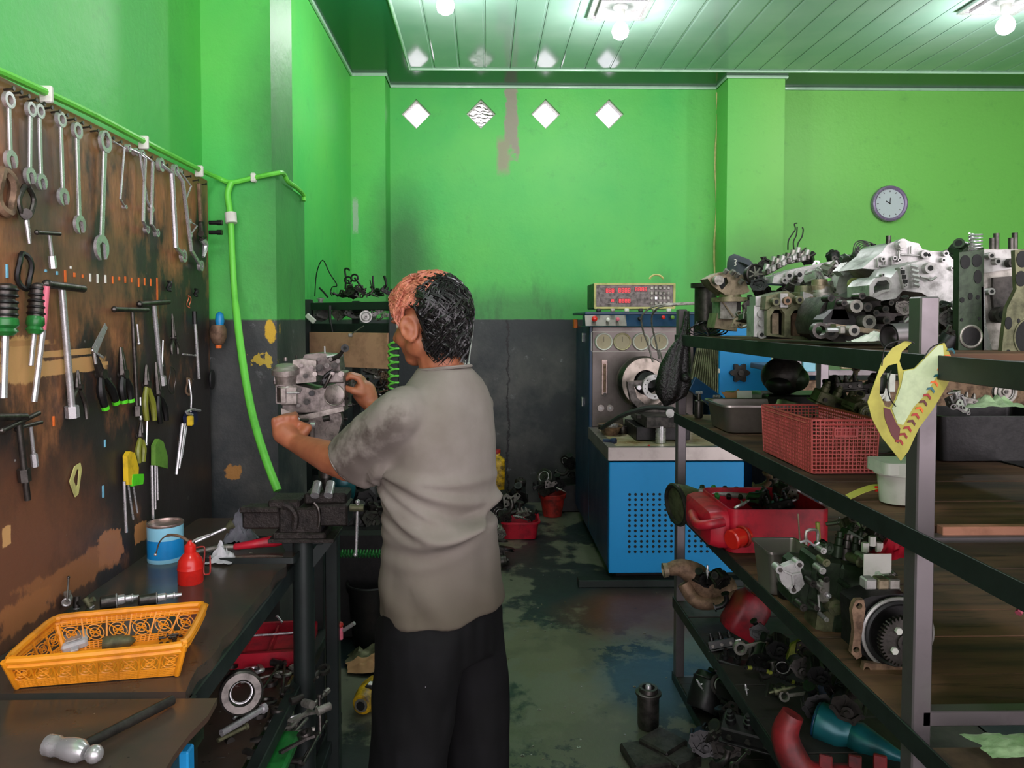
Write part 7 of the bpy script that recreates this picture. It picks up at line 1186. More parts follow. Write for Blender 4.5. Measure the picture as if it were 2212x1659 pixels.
for i, (px, py, w_) in enumerate(((1770, 618, 24), (1772, 634, 36), (1735, 632, 26))): g = G(); s2 = 2.2/1600; g.lathe([(w_*s2*1.0, -.012), (w_*s2*1.0, .0), (w_*s2*.7, .002), (w_*s2*.66, .02)], n=26); tag(obj('dished_plate', g, ('tan', 'alu2', 'olive')[i], None, at(px, py, y=2.2)), ('upper dished plate on the arched casting', 'lower wide dished plate right of the arched casting', 'olive dished plate on the arched casting')[i], 'plate')
# bracket with pulley
t, cc = plate('pulley_bracket', 'silver bracket carrying a round pale pulley in mid heap', 'bracket', [(1800, 640), (1812, 600), (1826, 575), (1845, 568), (1868, 588), (1884, 600), (1868, 640), (1850, 655), (1815, 650)], 2.2, .05, 'alu')
ad(t, cc, 'arm', [(1812, 585), (1830, 566), (1838, 572), (1822, 596)], 2.18, .04, 'white_alu'); ad(t, cc, 'arm', [(1850, 590), (1868, 584), (1884, 598), (1878, 606)], 2.16, .04, 'white_alu'); e = at(1843, 614, y=2.16) - cc; g = G(); g.lathe([(.0185, 0), (.0185, .01), (.015, .014), (.006, .014), (.006, .02), (.001, .02)], e, (0, -1, 0), 24); obj('pulley', g, 'conduit', t); bs(t, cc, 1843, 614, 2.14, .006, 'dsteel')
# big silver gearbox covers
t, cc = plate('gearbox_cover', 'big silver gearbox cover with hexagon plug on top of the heap', 'gearbox cover', [(1862, 580), (1885, 560), (1905, 545), (1915, 530), (1930, 522), (1960, 520), (1985, 526), (1992, 538), (2010, 542), (2045, 544), (2058, 560), (2068, 565), (2070, 600), (2070, 640), (2050, 655), (1970, 645), (1890, 582)], 2.0, .14, 'white_alu')
bs(t, cc, 1946, 529, 1.995, .016, 'white_alu', .01, False); e = at(1946, 529, y=1.98) - cc; g = G(); g.cyl(e, e - V((0, .01, 0)), .011, n=6); obj('hex_plug', g, 'alu', t)
for px, py, r_ in ((1905, 560, .007), (1930, 558, .006), (1940, 562, .005), (1996, 550, .012), (2005, 552, .006), (2040, 548, .008), (2035, 562, .006), (1962, 570, .006), (2055, 580, .006)): bs(t, cc, px, py, 1.995, r_, 'white_alu', .008)
for a_, b_ in (((1942, 540), (1942, 565)), ((1945, 550), (1985, 552)), ((1968, 532), (1968, 548)), ((1900, 575), (1926, 575)), ((1912, 562), (1912, 572)), ((1895, 558), (1896, 578)), ((1926, 555), (1926, 575))): g = G(); g.bar(at(*a_, y=1.993) - cc, at(*b_, y=1.993) - cc, .006, .004, .001); obj('rib', g, 'white_alu', t)
g = G(); e = at(1919, 525, y=2.02) - cc; g.cyl(e - V((0, 0, .03)), e + V((0, 0, .02)), .007, n=10); obj('stud', g, 'dsteel', t)
t, cc = plate('gearbox_housing', 'silver gearbox housing with rounded window facing the aisle', 'gearbox housing', [(1880, 640), (1880, 616), (1892, 602), (1905, 596), (1925, 600), (1942, 578), (1965, 570), (1995, 562), (2030, 572), (2070, 600), (2070, 655), (2060, 690), (2035, 660), (1990, 632), (1950, 628), (1935, 645), (1905, 650)], 1.86, .12, 'white_alu', [[(1888, 636), (1888, 620), (1897, 608), (1914, 606), (1921, 614), (1919, 624), (1904, 628)]])
ad(t, cc, 'window_rim', [(1878, 640), (1878, 616), (1891, 601), (1918, 599), (1928, 612), (1925, 628), (1908, 632), (1890, 642)], 1.85, .012, 'pale' if 0 else 'alu', [[(1886, 636), (1886, 619), (1896, 607), (1915, 605), (1922, 613), (1920, 625), (1904, 627)]]); ad(t, cc, 'bracket_plate', [(1942, 578), (1950, 574), (1963, 612), (1960, 622), (1952, 624)], 1.85, .02, 'alu')
bs(t, cc, 2004, 580, 1.855, .014, 'alu', .012)
for px, py in ((1946, 580), (1956, 616), (1906, 594)): bs(t, cc, px, py, 1.85, .004, 'alu', .004)
for i, (px, py) in enumerate(((1950, 588), (1953, 598), (1956, 608))): g = G(); g.box(at(px, py, y=1.848) - cc, (.009, .004, .01)); obj('slot', g, 'hole', t)
g = G(); g.tube([at(*q_, y=1.85) - cc for q_ in ((1988, 598), (2004, 602), (2010, 606), (2022, 598))], .003, 6, sm=3); obj('cast_mark', g, 'alu', t)
for i in range(5): g = G(); g.tube([at(1966 + i*2, 574 + i*10, y=1.85) - cc, at(1982 + i, 578 + i*10, y=1.845) - cc], .006, 6); obj('fin', g, 'white_alu', t)
# dark pump in the middle
t, cc = plate('dark_pump', 'large dark oily pump casting in front of the silver housing', 'pump', [(1765, 700), (1772, 668), (1790, 640), (1815, 640), (1830, 645), (1875, 630), (1892, 622), (1905, 624), (1935, 640), (1962, 650), (1966, 720), (1900, 738), (1800, 738), (1770, 722)], 1.95, .14, 'iron')
ad(t, cc, 'front_dome', [(1775, 725), (1778, 690), (1800, 668), (1832, 668), (1850, 690), (1846, 722)], 1.9, .06, 'black'); ad(t, cc, 'web', [(1795, 690), (1806, 645), (1815, 642), (1828, 672), (1835, 690)], 1.9, .04, 'iron')
for px, py, r_, m_ in ((1838, 662, .017, 'alu2'), (1862, 664, .012, 'dsteel'), (1900, 668, .009, 'iron'), (1865, 695, .018, 'alu2'), (1902, 692, .01, 'dsteel'), (1932, 665, .014, 'dsteel'), (1920, 640, .013, 'iron'), (1784, 715, .022, 'dsteel'), (1945, 690, .01, 'iron'), (1784, 645, .009, 'iron'), (1880, 676, .008, 'dsteel'), (1850, 640, .009, 'dsteel'), (1812, 655, .008, 'iron'), (1880, 712, .01, 'iron'), (1935, 702, .012, 'black'), (1912, 655, .007, 'dsteel')): bs(t, cc, px, py, 1.9, r_, m_, .03)
t, cc = plate('lever_arm', 'steel lever bar with bolts along the front edge of the top shelf', 'lever', [(1806, 700), (1930, 716), (1930, 726), (1806, 712)], 1.82, .03, 'tan')
bs(t, cc, 1837, 714, 1.81, .014, 'alu2', .02); e = at(1812, 713, y=1.8) - cc; g = G(); g.cyl(e, e + V((-.03, 0, .0)), .006, n=8); obj('bolt_shank', g, 'steel', t); g = G(); g.box(e + V((.005, 0, 0)), (.016, .02, .02), .003); obj('bolt_head', g, 'alu2', t); ad(t, cc, 'end_ring', [(1773 + 18*math.cos(a_), 714 + 18*math.sin(a_)) for a_ in [-2*PI*i/16 for i in range(16)]], 1.83, .02, 'dsteel', [[(1773 + 11*math.cos(a_), 714 + 11*math.sin(a_)) for a_ in [2*PI*i/12 for i in range(12)]]])
g = G(); a, b = at(1920, 728, y=1.66), at(1985, 722, y=1.72); g.lathe([(.03, 0), (.03, .07), (.024, .07), (.024, .0)], a, V((1, .2, .05)), 24, cap=False); tag(obj('grey_tube', g, 'post'), 'short grey tube lying left of the front post top', 'tube')
rag(1890, 742, .09, 'white paper scrap lying at the rail left of the grey tube', 'paper', 1.2, .6, .3, S1, y=1.72)
# upright heads at the right
HY = 1.62
t, cc = plate('engine_block_plate', 'dark green upright cylinder head right of the front post', 'cylinder head', [(2070, 762), (2072, 545), (2124, 540), (2126, 765)], HY, .02, 'green_metal')
for px, py, rx, ry, m_ in ((2085, 566, 11, 15, 'hole'), (2110, 563, 11, 14, 'hole'), (2112, 598, 9, 15, 'hole'), (2096, 640, 5, 8, 'hole'), (2078, 648, 5, 6, 'hole'), (2112, 642, 4, 5, 'hole'), (2077, 691, 3, 4, 'hole'), (2115, 688, 3, 4, 'hole')): g = G(); e = at(px, py, y=HY) - cc; g.prism(circ(rx*HY/1600, 20, 0, 0, ry*HY/1600), -.0012, (), TR(*e) @ XZ); obj('port', g, m_, t)
e = at(2097, 727, y=HY) - cc; g = G(); g.tor(e, (0, 1, 0), .0235, .0035, 30, 8); obj('cylinder_ring', g, 'alu2', t); g = G(); g.cyl(e, e + V((0, -.001, 0)), .022, n=26); obj('cylinder_bore', g, 'black', t)
t, cc = plate('grey_cylinder_head', 'grey upright cylinder head with studs standing second from the front post', 'cylinder head', [(2124, 764), (2124, 620), (2126, 538), (2200, 538), (2200, 640), (2165, 690), (2160, 768)], HY + .02, .05, 'alu2')
ad(t, cc, 'upper_web', [(2126, 590), (2126, 540), (2190, 540), (2190, 580), (2150, 586)], HY + .01, .02, 'alu'); ad(t, cc, 'edge_flange', [(2122, 766), (2120, 620), (2126, 618), (2130, 700), (2146, 768)], HY - .0, .02, 'steel'); ad(t, cc, 'dark_recess', [(2144, 640), (2146, 600), (2188, 596), (2186, 650), (2150, 690)], HY + .012, .02, 'iron')
for px, py, r_, m_ in ((2136, 553, .008, 'alu'), (2182, 568, .01, 'iron'), (2136, 630, .008, 'alu'), (2150, 565, .008, 'alu'), (2160, 680, .018, 'iron')): bs(t, cc, px, py, HY + .005, r_, m_, .01)
for i, (px, y0_, y1_) in enumerate(((2143, 514, 540), (2152, 504, 540), (2184, 514, 540), (2192, 503, 540))): g = G(); a, b = at(px, y1_, y=HY + .05) - cc, at(px, y0_, y=HY + .05) - cc; g.cyl(a, b, .006, n=12); obj('stud', g, 'dsteel', t)
t, cc = plate('head_gasket_plate', 'olive upright cylinder head with large bores at the right edge', 'cylinder head', [(2163, 770), (2168, 720), (2176, 665), (2196, 625), (2192, 540), (2230, 536), (2250, 775)], HY - .06, .012, 'olive')
for px, py, rx, ry in ((2208, 560, 13, 18), (2205, 602, 12, 17), (2178, 698, 8, 14), (2200, 693, 3, 5), (2178, 762, 5, 7)): g = G(); e = at(px, py, y=HY - .06) - cc; g.prism(circ(rx*(HY - .06)/1600, 20, 0, 0, ry*(HY - .06)/1600), -.0012, (), TR(*e) @ XZ); obj('port', g, 'hole', t)
e = at(2218, 728, y=HY - .06) - cc; g = G(); g.prism(circ(.026, 26, 0, 0, .036), -.0014, (), TR(*e) @ XZ); obj('cylinder_bore', g, 'hole', t); g = G(); g.prism(circ(.029, 26, 0, 0, .039), -.002, [circ(.026, 26, 0, 0, .036)], TR(*e) @ XZ); obj('bore_rim', g, 'olive', t)
t = thing('coil_spring', 'bright coil spring standing on the green cylinder head', 'spring', at(2107, 541, y=HY + .06)); g = G(); n_ = 96; g.tube([(.0125*math.cos(i*.36), .0125*math.sin(i*.36), .04*i/n_) for i in range(n_)], .0022, 6); obj('coil', g, 'steel', t)
heap([('c', 2048, 690, 1.7, 50, 'iron'), ('e', 2055, 670, 1.75, 40, 'steel'), ('n', 2050, 735, 1.65, 50, 'black'), ('c', 2085, 545, 2.05, 60, 'green_metal'), ('b', 2060, 548, 2.1, 60, 'olive'), ('k', 2055, 715, 1.6, 36, 'dsteel'), ('c', 1955, 665, 1.75, 40, 'dsteel'), ('i', 1962, 690, 1.72, 34, 'alu')], 'near the front post')
heap([('b', 1870, 555, 2.7, 50, 'iron'), ('c', 1860, 570, 2.55, 36, 'dsteel'), ('c', 1885, 548, 2.7, 34, 'black'), ('k', 1850, 560, 2.7, 36, 'olive'), ('i', 1865, 545, 2.7, 30, 'dsteel'), ('c', 1830, 565, 2.5, 34, 'green_metal'), ('r', 1880, 560, 2.6, 34, 'alu'), ('c', 1760, 600, 2.3, 40, 'alu'), ('e', 1795, 605, 2.25, 34, 'alu2'), ('k', 1800, 625, 2.2, 46, 'alu2'), ('c', 1775, 655, 2.2, 44, 'black')], 'at the heap middle')
for i, P_ in enumerate((((1702, 540), (1703, 520), (1712, 505), (1718, 495), (1716, 484), (1722, 482)), ((1715, 540), (1714, 522), (1720, 508), (1722, 490)), ((1722, 540), (1724, 525), (1732, 512), (1735, 497), (1733, 491)))): g = G(); g.tube([at(*q_, y=2.75) for q_ in P_], .0025, 6, sm=4); tag(obj('wire', g, 'black'), ('left thin wire curling up from the heap', 'middle thin wire curling up from the heap', 'right thin wire curling up from the heap')[i], 'wire')
for i in range(5): g = G(); g.tube([at(1842 + i*3, 560 - i*2, y=2.7), at(1846 + i*4, 528 + i*2, y=2.7), at(1862 + i*3, 520 + i*3, y=2.7), at(1892 - i*3, 530 + i*3, y=2.7), at(1890 - i*2, 548, y=2.7)], .0022, 5, sm=4); tag(obj('bent_wire', g, 'black'), 'thin wire hoop standing above the heap middle, %s inward' % ORD[i], 'wire')
# ================================================================ THE MECHANIC
MX, MYY = -.112, 1.95
man = thing('person', 'man in grey t-shirt and black trousers reaching for the pump, front hair dyed orange', 'person', (MX, MYY, 0), (0, 0, 54))
bpy.context.view_layer.update()
MI = (Matrix.Translation((MX, MYY, 0)) @ RZ(54)).inverted()
def ML(px, py, Y): return MI @ at(px, py, y=Y)
def limb(g, pts, rs, n=14):
    for i, p in enumerate(pts): g.ball(p, rs[i], n, 10)
    for i in range(len(pts) - 1):
        a, b = V(pts[i]), V(pts[i + 1])
        if (b - a).length > 1e-4: g.cyl(a, b, rs[i], rs[i + 1], n)
def loft(g, secs, n=28, p=2.3):
    rg = []
    for z, cx, cy, hw, hd in secs:
        rg.append([V((cx + hw*math.copysign(abs(math.cos(a))**(2/p), math.cos(a)), cy + hd*math.copysign(abs(math.sin(a))**(2/p), math.sin(a)), z)) for a in [2*PI*i/n for i in range(n)]])
    g.rings(rg)
def solid(g, name, vox, m, par, it=6, fn=None, fac=.5):
    me = bpy.data.meshes.new('tmp'); me.from_pydata([tuple(p) for p in g.v], [], g.f); o = bpy.data.objects.new('tmp', me); C.objects.link(o)
    r = o.modifiers.new('r', 'REMESH'); r.mode = 'VOXEL'; r.voxel_size = vox; r.adaptivity = 0
    s = o.modifiers.new('s', 'SMOOTH'); s.iterations = it; s.factor = fac
    dg = bpy.context.evaluated_depsgraph_get(); nm = bpy.data.meshes.new_from_object(o.evaluated_get(dg)); bpy.data.objects.remove(o)
    nm.name = name; n = len(nm.vertices); co = np.empty(n*3); nm.vertices.foreach_get('co', co); co = co.reshape(-1, 3)
    if fn is not None:
        no = np.empty(n*3); nm.vertices.foreach_get('normal', no); co = fn(co, no.reshape(-1, 3)); nm.vertices.foreach_set('co', co.ravel())
    nm.materials.clear(); nm.materials.append(m); nm.shade_smooth(); nm.update(); q = bpy.data.objects.new(name, nm); C.objects.link(q); q.parent = par; return q
k = NM('skin'); n1 = k.noise(30, 4, .6, obj=True); c = k.mix(k.ramp(n1, .3, .7), col(178, 110, 78), col(160, 94, 66)); c = k.mix(k.math('MULTIPLY', k.ramp(k.noise(9, 4, .6, off=4, obj=True), .55, .7), .45), c, col(140, 76, 52)); M['skin'] = k.out(c, .48, 0, k.noise(160, 3, .6, obj=True), .1, .001); k.b.inputs['Subsurface Weight'].default_value = .08; k.b.inputs['Subsurface Radius'].default_value = (.01, .004, .002)
HZ = 1.592; HC_ = V((-.02, .032, HZ))                     # head centre (local)
hd_m = TR(*HC_) @ RZ(2) @ RX(-9)
def hp_(x, y, z): return hd_m @ V((x, y, z))
g = G(); q3 = hd_m.to_3x3()
# skull, jaw, cheeks, nose, lips, chin, brow, ears
g.ball(hp_(0, -.012, .022), (.075, .093, .084), 24, 16, q3); g.ball(hp_(0, .025, -.03), (.058, .06, .075), 20, 14, q3); g.ball(hp_(0, .052, -.085), (.03, .03, .024), 14, 10, q3)
for s_ in (-1, 1):
    g.ball(hp_(.036*s_, .05, -.03), (.026, .028, .032), 14, 10, q3); g.ball(hp_(.05*s_, .0, -.06), (.022, .04, .03), 12, 8, q3); g.ball(hp_(.03*s_, .078, .017), (.022, .012, .009), 12, 8, q3)
    e = hd_m @ TR(.083*s_, -.006, -.018) @ RZ(-24*s_) @ RX(-8) @ Matrix.Scale(1.0, 4)
    g.T(e); g.tor((0, 0, 0), (1, 0, 0), .021, .0062, 18, 8) if 0 else g.tube([(0, .0195*math.cos(a_), .031*math.sin(a_) + .002) for a_ in [2*PI*i/20 for i in range(20)]], .0062, 8, True); g.ball((-.004*s_, 0, 0), (.006, .017, .028), 12, 8); g.ball((.001*s_, .002, -.026), (.006, .009, .011), 10, 8); g.tube([(.003*s_, .008, .01), (.004*s_, -.004, .0), (.002*s_, .006, -.012)], .005, 6, sm=3); g.T(None)
g.tube([hp_(0, .083, .012), hp_(0, .096, -.01), hp_(0, .108, -.028), hp_(0, .095, -.036)], [.008, .011, .014, .01], 10, sm=3); g.ball(hp_(.012, .09, -.034), .0085, 10, 8); g.ball(hp_(-.012, .09, -.034), .0085, 10, 8)
g.tube([hp_(-.02, .076, -.058), hp_(0, .086, -.055), hp_(.02, .076, -.058)], .0058, 8, sm=3); g.tube([hp_(-.017, .074, -.068), hp_(0, .083, -.068), hp_(.017, .074, -.068)], .0065, 8, sm=3)
# neck and trunk
limb(g, [hp_(0, -.022, -.05), V((-.004, -.008, 1.46)), V((0, -.02, 1.40))], [.058, .06, .078]); g.ball((0, -.02, 1.40), (.09, .05, .04), 18, 10)
loft(g, [(.9, .0, .0, .15, .1), (1.02, .0, .0, .14, .095), (1.2, 0, 0, .155, .1), (1.33, 0, -.005, .14, .08), (1.40, 0, -.01, .08, .05)])
# arms
LS, RS_ = V((-.168, -.005, 1.372)), V((.146, .01, 1.362))
LE = ML(752, 1004, 1.93); LW = ML(640, 958, 2.11); LH = ML(612, 928, 2.16)
RE = V((.16, .21, 1.2)); RW = ML(800, 872, 2.32); RH = ML(782, 845, 2.36)
def arm(S, E, Wp, Hh, sgn, fl):
    u = (Wp - E).normalized(); limb(g, [S, S.lerp(E, .5), E, E.lerp(Wp, .3), E.lerp(Wp, .7), Wp], [.052, .05, .044, .045, .035, .027])
    h = (Hh - Wp).normalized(); pal = Wp + h*.05
    return h, pal
h, pal = arm(LS, LE, LW, LH, -1, 1)
# left hand: palm, four curled fingers round the ratchet and a thumb
cm = MI.to_3x3(); toward = (cm @ V((0, -1, 0))).normalized(); lf = (cm @ V((-1, 0, 0))).normalized(); up = V((0, 0, 1))
Wp = LW; pc_ = ML(614, 935, 2.13); ax_ = (pc_ - Wp).normalized(); sdv = ax_.cross(toward).normalized(); nrm = ax_.cross(sdv).normalized()
limb(g, [Wp, Wp.lerp(pc_, .5), pc_], [.027, .031, .034])
ga, gb = ML(606, 915, 2.16), ML(640, 908, 2.18)                    # ends of the grip
gd = (gb - ga).normalized()
for i in range(4):
    base_ = pc_ + gd*(-.026 + .019*i) + up*.016 - toward*.006; gp = ga + (gb - ga)*(.12 + .27*i); L_ = (.03, .033, .031, .026)[i]
    k1 = base_ + up*L_*.85 + toward*.012; k2 = gp + up*.018 + toward*-.002; k3 = gp - toward*.02 + up*.006; k4 = gp - toward*.016 - up*.012
    limb(g, [base_, k1, k2, k3, k4], [.0115, .0105, .0095, .009, .008], 10)
tb_ = Wp.lerp(pc_, .45) + gd*.03; limb(g, [tb_, tb_ + gd*.02 + up*.02, gb + up*-.004 + toward*.016, gb + up*.012 + toward*.012], [.016, .013, .011, .009], 10)
# right arm and hand resting against the pump
limb(g, [RS_, RS_.lerp(RE, .5), RE, RE.lerp(RW, .3), RE.lerp(RW, .7), RW], [.052, .047, .04, .041, .032, .026])
rh = (RH - RW).normalized(); rp = RW + V((0, 0, .035)) + (cm @ V((-.02, .01, 0)))
limb(g, [RW, RW.lerp(rp, .5), rp], [.027, .034, .038])
ld = cm @ V((-1, 0, 0)); bk = cm @ V((0, 1, 0))
for i in range(4):
    f = i/3 - .5; b0 = rp + bk*.055*f + up*.02; L_ = (.036, .042, .04, .032)[i]; k1 = b0 + up*L_*.7 + ld*L_*.35; k2 = k1 + ld*.026 + up*.008; k3 = k2 + ld*.018 - up*.012; limb(g, [b0, k1, k2, k3], [.0115, .01, .0095, .0085], 10)
b0 = rp - bk*.03; limb(g, [b0, b0 + ld*.028 - bk*.008 + up*.008, b0 + ld*.052 + up*.016, b0 + ld*.07 + up*.014], [.015, .012, .0105, .009], 10)
# legs inside the trousers, ankles
for s_ in (-1, 1): limb(g, [V((.08*s_, 0, .88)), V((.1*s_, .0, .48)), V((.11*s_, -.02, .09))], [.08, .055, .038])
solid(g, 'body', .0048, M['skin'], man, 5)
# eyes, brows
for s_ in (-1, 1):
    g = G(); g.ball(hp_(.029*s_, .067, .002), .0115, 14, 10); obj('eye', g, 'paper', man); g = G(); g.ball(hp_(.029*s_, .0765, .0), (.005, .003, .005), 10, 8); obj('iris', g, 'rubber', man)
    g = G(); g.tube([hp_(.015*s_, .09, .02), hp_(.033*s_, .088, .025), hp_(.052*s_, .074, .018)], [.003, .0038, .002], 6, sm=3); obj('eyebrow', g, 'rubber', man)
# t-shirt
k = NM('grey_tshirt'); n1 = k.noise(6, 5, .6, obj=True); n2 = k.noise(22, 4, .7, off=3, obj=True); k._p = None; tx = k.n.new('ShaderNodeTexCoord').outputs['Object']; k._p = tx; sx_ = k.n.new('ShaderNodeSeparateXYZ'); k.L(tx, sx_.inputs[0]); X_, Y_, Z_ = sx_.outputs
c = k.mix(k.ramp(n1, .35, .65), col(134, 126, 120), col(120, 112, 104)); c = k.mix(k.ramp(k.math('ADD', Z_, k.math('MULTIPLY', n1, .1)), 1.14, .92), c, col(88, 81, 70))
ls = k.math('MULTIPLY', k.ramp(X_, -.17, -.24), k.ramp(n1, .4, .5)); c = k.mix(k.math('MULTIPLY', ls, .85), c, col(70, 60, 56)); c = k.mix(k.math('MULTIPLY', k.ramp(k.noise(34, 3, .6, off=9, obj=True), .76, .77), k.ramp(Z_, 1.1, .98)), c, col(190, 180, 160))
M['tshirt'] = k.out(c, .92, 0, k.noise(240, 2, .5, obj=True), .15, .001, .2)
g = G()
loft(g, [(.835, .006, -.0, .184, .136), (.84, .006, -.0, .186, .138), (.92, .002, .0, .18, .134), (1.0, .0, .0, .168, .128), (1.1, 0, .0, .162, .122), (1.2, -.004, -.002, .164, .12), (1.29, -.01, -.004, .172, .118), (1.36, -.01, -.008, .172, .105), (1.405, -.006, -.014, .15, .088), (1.44, .0, -.016, .115, .076), (1.468, 0, -.012, .074, .07), (1.476, 0, -.01, .068, .066)], 32, 2.35)
def sleeve(S, E, hem, r0, r1):
    d = (E - S); e = S + d*hem; limb(g, [S + V((.03 if S.x < 0 else -.03, 0, 0)), S + V((0, 0, -.005)), S.lerp(e, .5)], [.07, r0, (r0 + r1)/2]); u = d.normalized(); g.cyl(S.lerp(e, .5), e, (r0 + r1)/2, r1, 18)
sleeve(LS + V((-.004, 0, -.004)), LE + V((0, 0, -.01)), .84, .067, .083); sleeve(RS_ + V((-.006, 0, -.004)), RE, .86, .06, .066)
g.ball((-.11, -.01, 1.37), (.085, .075, .055), 16, 10); g.ball((.1, -.01, 1.365), (.08, .07, .05), 16, 10)
wm = np.array((Matrix.Translation((MX, MYY, 0)) @ RZ(54)))
def folds(co, no):
    w = co @ wm[:3, :3].T + wm[:3, 3]; wx, wz = w[:, 0], w[:, 2]; out = co.copy(); d = np.zeros(len(co)); pi = np.pi
    u = (wx + .27)/.29                                       # 0 at the aisle-left edge, 1 at the right edge as one faces the back
    tor_ = np.clip((np.abs(co[:, 0]) < .2)*1.0, 0, 1)
    for ph, z0, sl, cv, am, wd in ((0, 1.235, -.16, .05, .0085, .016), (1, 1.215, -.25, .1, .008, .015), (2, 1.19, -.3, .2, .009, .016), (3, 1.15, -.28, .24, .008, .017), (4, 1.1, -.2, .2, .007, .016), (5, 1.06, -.1, .16, .006, .018), (6, 1.19, -.42, .34, .008, .014), (7, 1.0, -.05, .1, .004, .02), (8, 1.225, -.06, .02, .006, .014)):
        zc = z0 + sl*u + cv*u*u; m_ = np.exp(-((wz - zc)/wd)**2); en = np.clip(1 - np.abs(u - .45)/.72, 0, 1)**.7
        d += am*m_*en*tor_
    d -= .012*np.exp(-((wz - (1.09 - .03*(u - 1)))/.022)**2)*np.clip((u - .55)/.4, 0, 1)*tor_          # pinch at the right waist
    d += .002*np.sin(u*15 + 3*np.sin(wz*14))*np.clip((1.02 - wz)/.12, 0, 1)*tor_; d *= 2.1
    for i in range(len(co)):
        p = co[i]; d[i] += .0035*mnoise.noise(V((p[0]*14, p[1]*14, p[2]*8))) + (.003*mnoise.noise(V((p[0]*30, p[1]*30 + 5, p[2]*22))) if abs(p[0]) > .17 else 0)
    d[wz > 1.42] *= .2
    return out + no*d[:, None]
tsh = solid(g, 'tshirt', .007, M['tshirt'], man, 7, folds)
g = G(); g.tube([V((.071*math.cos(a_), -.012 + .068*math.sin(a_), 1.472 + .008*math.sin(a_)*-1)) for a_ in [2*PI*i/30 for i in range(30)]], .0045, 6, True); obj('collar', g, 'tshirt', man)
for S_, E_, f_, r_ in ((LS, LE + V((0, 0, -.01)), .83, .081), (RS_, RE, .85, .064)): g = G(); d_ = E_ - S_; g.tor(S_ + d_*f_, d_, r_ - .006, .006, 30, 6); obj('cuff', g, 'tshirt', man)
# trousers
k = NM('black_trousers'); n1 = k.noise(8, 5, .65, obj=True); c = k.mix(k.ramp(n1, .45, .7), col(9, 9, 10), col(15, 15, 17)); c = k.mix(k.ramp(k.noise(40, 3, .6, off=5, obj=True), .77, .78), c, col(120, 116, 120)); M['trousers'] = k.out(c, .8, 0, n1, .3, .006, .2)
g = G(); loft(g, [(.72, 0, 0, .19, .13), (.8, 0, 0, .185, .132), (.9, 0, 0, .172, .12), (.98, 0, 0, .16, .11)], 28)
for s_, fy in ((-1, .02), (1, -.02)):
    g.rings([[V((cx_*s_ + hw*math.cos(a_), cy_ + hd_*math.sin(a_), z_)) for a_ in [2*PI*i/20 for i in range(20)]] for z_, cx_, cy_, hw, hd_ in ((.82, .088, 0, .098, .125), (.7, .095, .0, .1, .125), (.5, .112, fy, .092, .11), (.3, .12, fy, .088, .1), (.1, .124, fy, .086, .1), (.035, .124, fy, .088, .104))])
def tf(co, no):
    d = np.zeros(len(co))
    for i in range(len(co)): p = co[i]; d[i] = .009*mnoise.noise(V((p[0]*9, p[1]*9, p[2]*7))) + .004*mnoise.noise(V((p[0]*25, p[1]*25, p[2]*12)))
    return co + no*d[:, None]
solid(g, 'trousers', .009, M['trousers'], man, 6, tf)
for s_ in (-1, 1):
    g = G(); g.rings([[V((.124*s_ + hw*math.cos(a_), .045 + hd_*math.sin(a_), z_)) for a_ in [2*PI*i/18 for i in range(18)]] for z_, hw, hd_ in ((.002, .046, .13), (.02, .05, .135), (.05, .047, .12), (.075, .04, .08), (.1, .036, .05))]); obj('shoe', g, 'rubber', man)
# hair: a close shell plus many curved locks
for nm_, c1, c2 in (('black_hair', (30, 27, 27), (14, 13, 14)), ('dyed_hair', (204, 128, 102), (160, 84, 66))):
    k = NM(nm_); M[nm_] = k.out(k.mix(k.ramp(k.noise(60, 3, .6, obj=True), .35, .65), col(*c1), col(*c2)), .36 if nm_ == 'black_hair' else .5, 0, k.noise(220, 2, .5, obj=True), .3, .001)
hr = random.Random(5)
def scalp(th, ph, k_=1.0):                                  # th: polar from crown, ph: azimuth, 0 = front, + towards the left ear
    return V((-math.sin(th)*math.sin(ph)*.079*k_, -.012 + math.sin(th)*math.cos(ph)*.097*k_, .02 + math.cos(th)*.09*k_))
def hmax(ph):                                               # lower hair line by azimuth
    a = abs((ph + PI) % (2*PI) - PI)
    if a < .9: return 1.02 + .12*a
    if a < 1.25: return 1.13 + (a - .9)*1.6
    if a < 1.32: return 1.88
    if a < 1.8: return 1.38
    if a < 2.05: return 1.38 + (a - 1.8)*3.2
    return 2.18 + min(.4, (a - 2.05)*1.1)
def dyed(th, ph):
    s_t = math.sin(th); return .25*s_t*math.sin(ph) + .75*s_t*math.cos(ph) + .6*math.cos(th) > .34 + .04*math.sin(th*14 + ph*5)
def shell(dy, name):
    g = G(); nt, npn = 22, 72; vs = {}
    for j in range(npn):
        ph = -PI + 2*PI*j/npn; mx = hmax(ph)
        for i in range(nt + 1):
            th = mx*i/nt; p = scalp(th, ph, 1.13 + .05*mnoise.noise(scalp(th, ph)*40)); 
            if i > nt - 2: p = scalp(th, ph, 1.03)
            vs[i, j] = hd_m @ p
    idx = {}; V_, F_2 = [], []
    def gi(q_):
        if q_ not in idx: idx[q_] = len(V_); V_.append(vs[q_])
        return idx[q_]
    for j in range(npn):
        ph = -PI + 2*PI*(j + .5)/npn
        for i in range(nt):
            if dyed(hmax(ph)*(i + .5)/nt, ph) == dy: F_2.append(tuple(gi(q_) for q_ in ((i, j), (i + 1, j), (i + 1, (j + 1) % npn), (i, (j + 1) % npn))))
    g.add(V_, F_2); return g
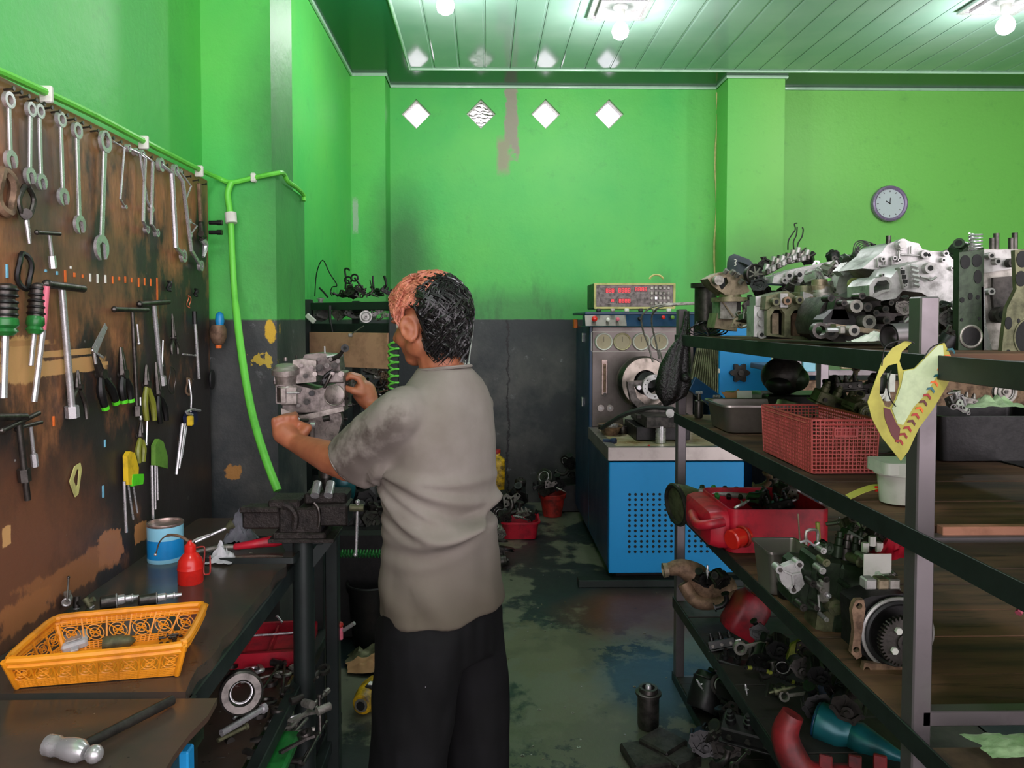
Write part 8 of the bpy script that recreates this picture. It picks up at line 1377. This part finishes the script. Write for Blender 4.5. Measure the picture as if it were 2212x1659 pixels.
for dy, nm_, N_ in ((False, 'black_hair', 1500), (True, 'dyed_hair', 1300)):
    g = shell(dy, nm_); cnt_ = 0
    while cnt_ < N_ + (0 if dy else 420):
        ph = hr.uniform(-PI, PI); th = math.acos(1 - hr.random()*1.75)
        if cnt_ >= N_: ph = PI + hr.uniform(-1.1, 1.1); th = hr.uniform(1.75, 2.1)
        if th > hmax(ph) - .03 or dyed(th, ph) != dy: continue
        cnt_ += 1; L_ = hr.uniform(.03, .055) if not dy else hr.uniform(.03, .055); st = 5; pts = []; w_ = hr.choice((.0012, .0016, .0022, .003)); t0, p0 = th, ph; cur = hr.uniform(-.5, .5); sw = hr.uniform(0, 6); lift = hr.uniform(1.1, 1.22)
        a = (ph + PI) % (2*PI) - PI
        for s_ in range(st):
            f = s_/(st - 1); t_ = t0 + f*L_/.09*(.95 if not dy else .85); pp_ = p0 + (cur*f*.5 + .22*math.sin(sw + f*6))*(1/max(.35, math.sin(min(t_, PI*.6))))*.6
            if dy and abs(a) < 1.0: pp_ += .22*f*math.copysign(1, a)
            lim = hmax(pp_) + (.3 if abs(a) > 2.1 else .0); rad = (lift if not 1.3 < abs(a) < 2.0 else 1.08) + .05*math.sin(PI*f) + (.06*f if abs(a) > 1.9 else 0)
            if t_ > lim: t_ = lim + .02*f
            q_ = scalp(min(t_, 2.6), pp_, rad if th < 1.7 else rad - .02)
            if abs(a) > 2.0 and t_ > 1.9: b_ = scalp(1.9, pp_, rad - .01); q_ = V((b_.x*.97, b_.y + .10*(t_ - 1.9)*.35, b_.z - (t_ - 1.9)*.105))
            pts.append(hd_m @ q_)
        g.tube(pts, [w_, w_*1.5, w_*1.4, w_, w_*.25], 4)
    o_ = obj(nm_, g, nm_, man, ang=80); o_['kind'] = 'stuff'
    if dy: o_['label'] = 'orange-dyed front hair'
# ratchet in the left hand
t = thing('ratchet_handle', 'bright ratchet handle gripped in the man left hand', 'ratchet', at(622, 912, y=2.16)); a, b = at(603, 917, y=2.16), at(632, 909, y=2.18); g = G(); g.lathe([(.006, 0), (.0095, .004), (.0095, .034), (.007, .04), (.007, .06)], a, b - a, 14); ow('handle', g, 'steel', t); g = G(); g.cyl(b, b + V((.035, .04, -.004)), .006, n=10); ow('extension', g, 'dsteel', t)
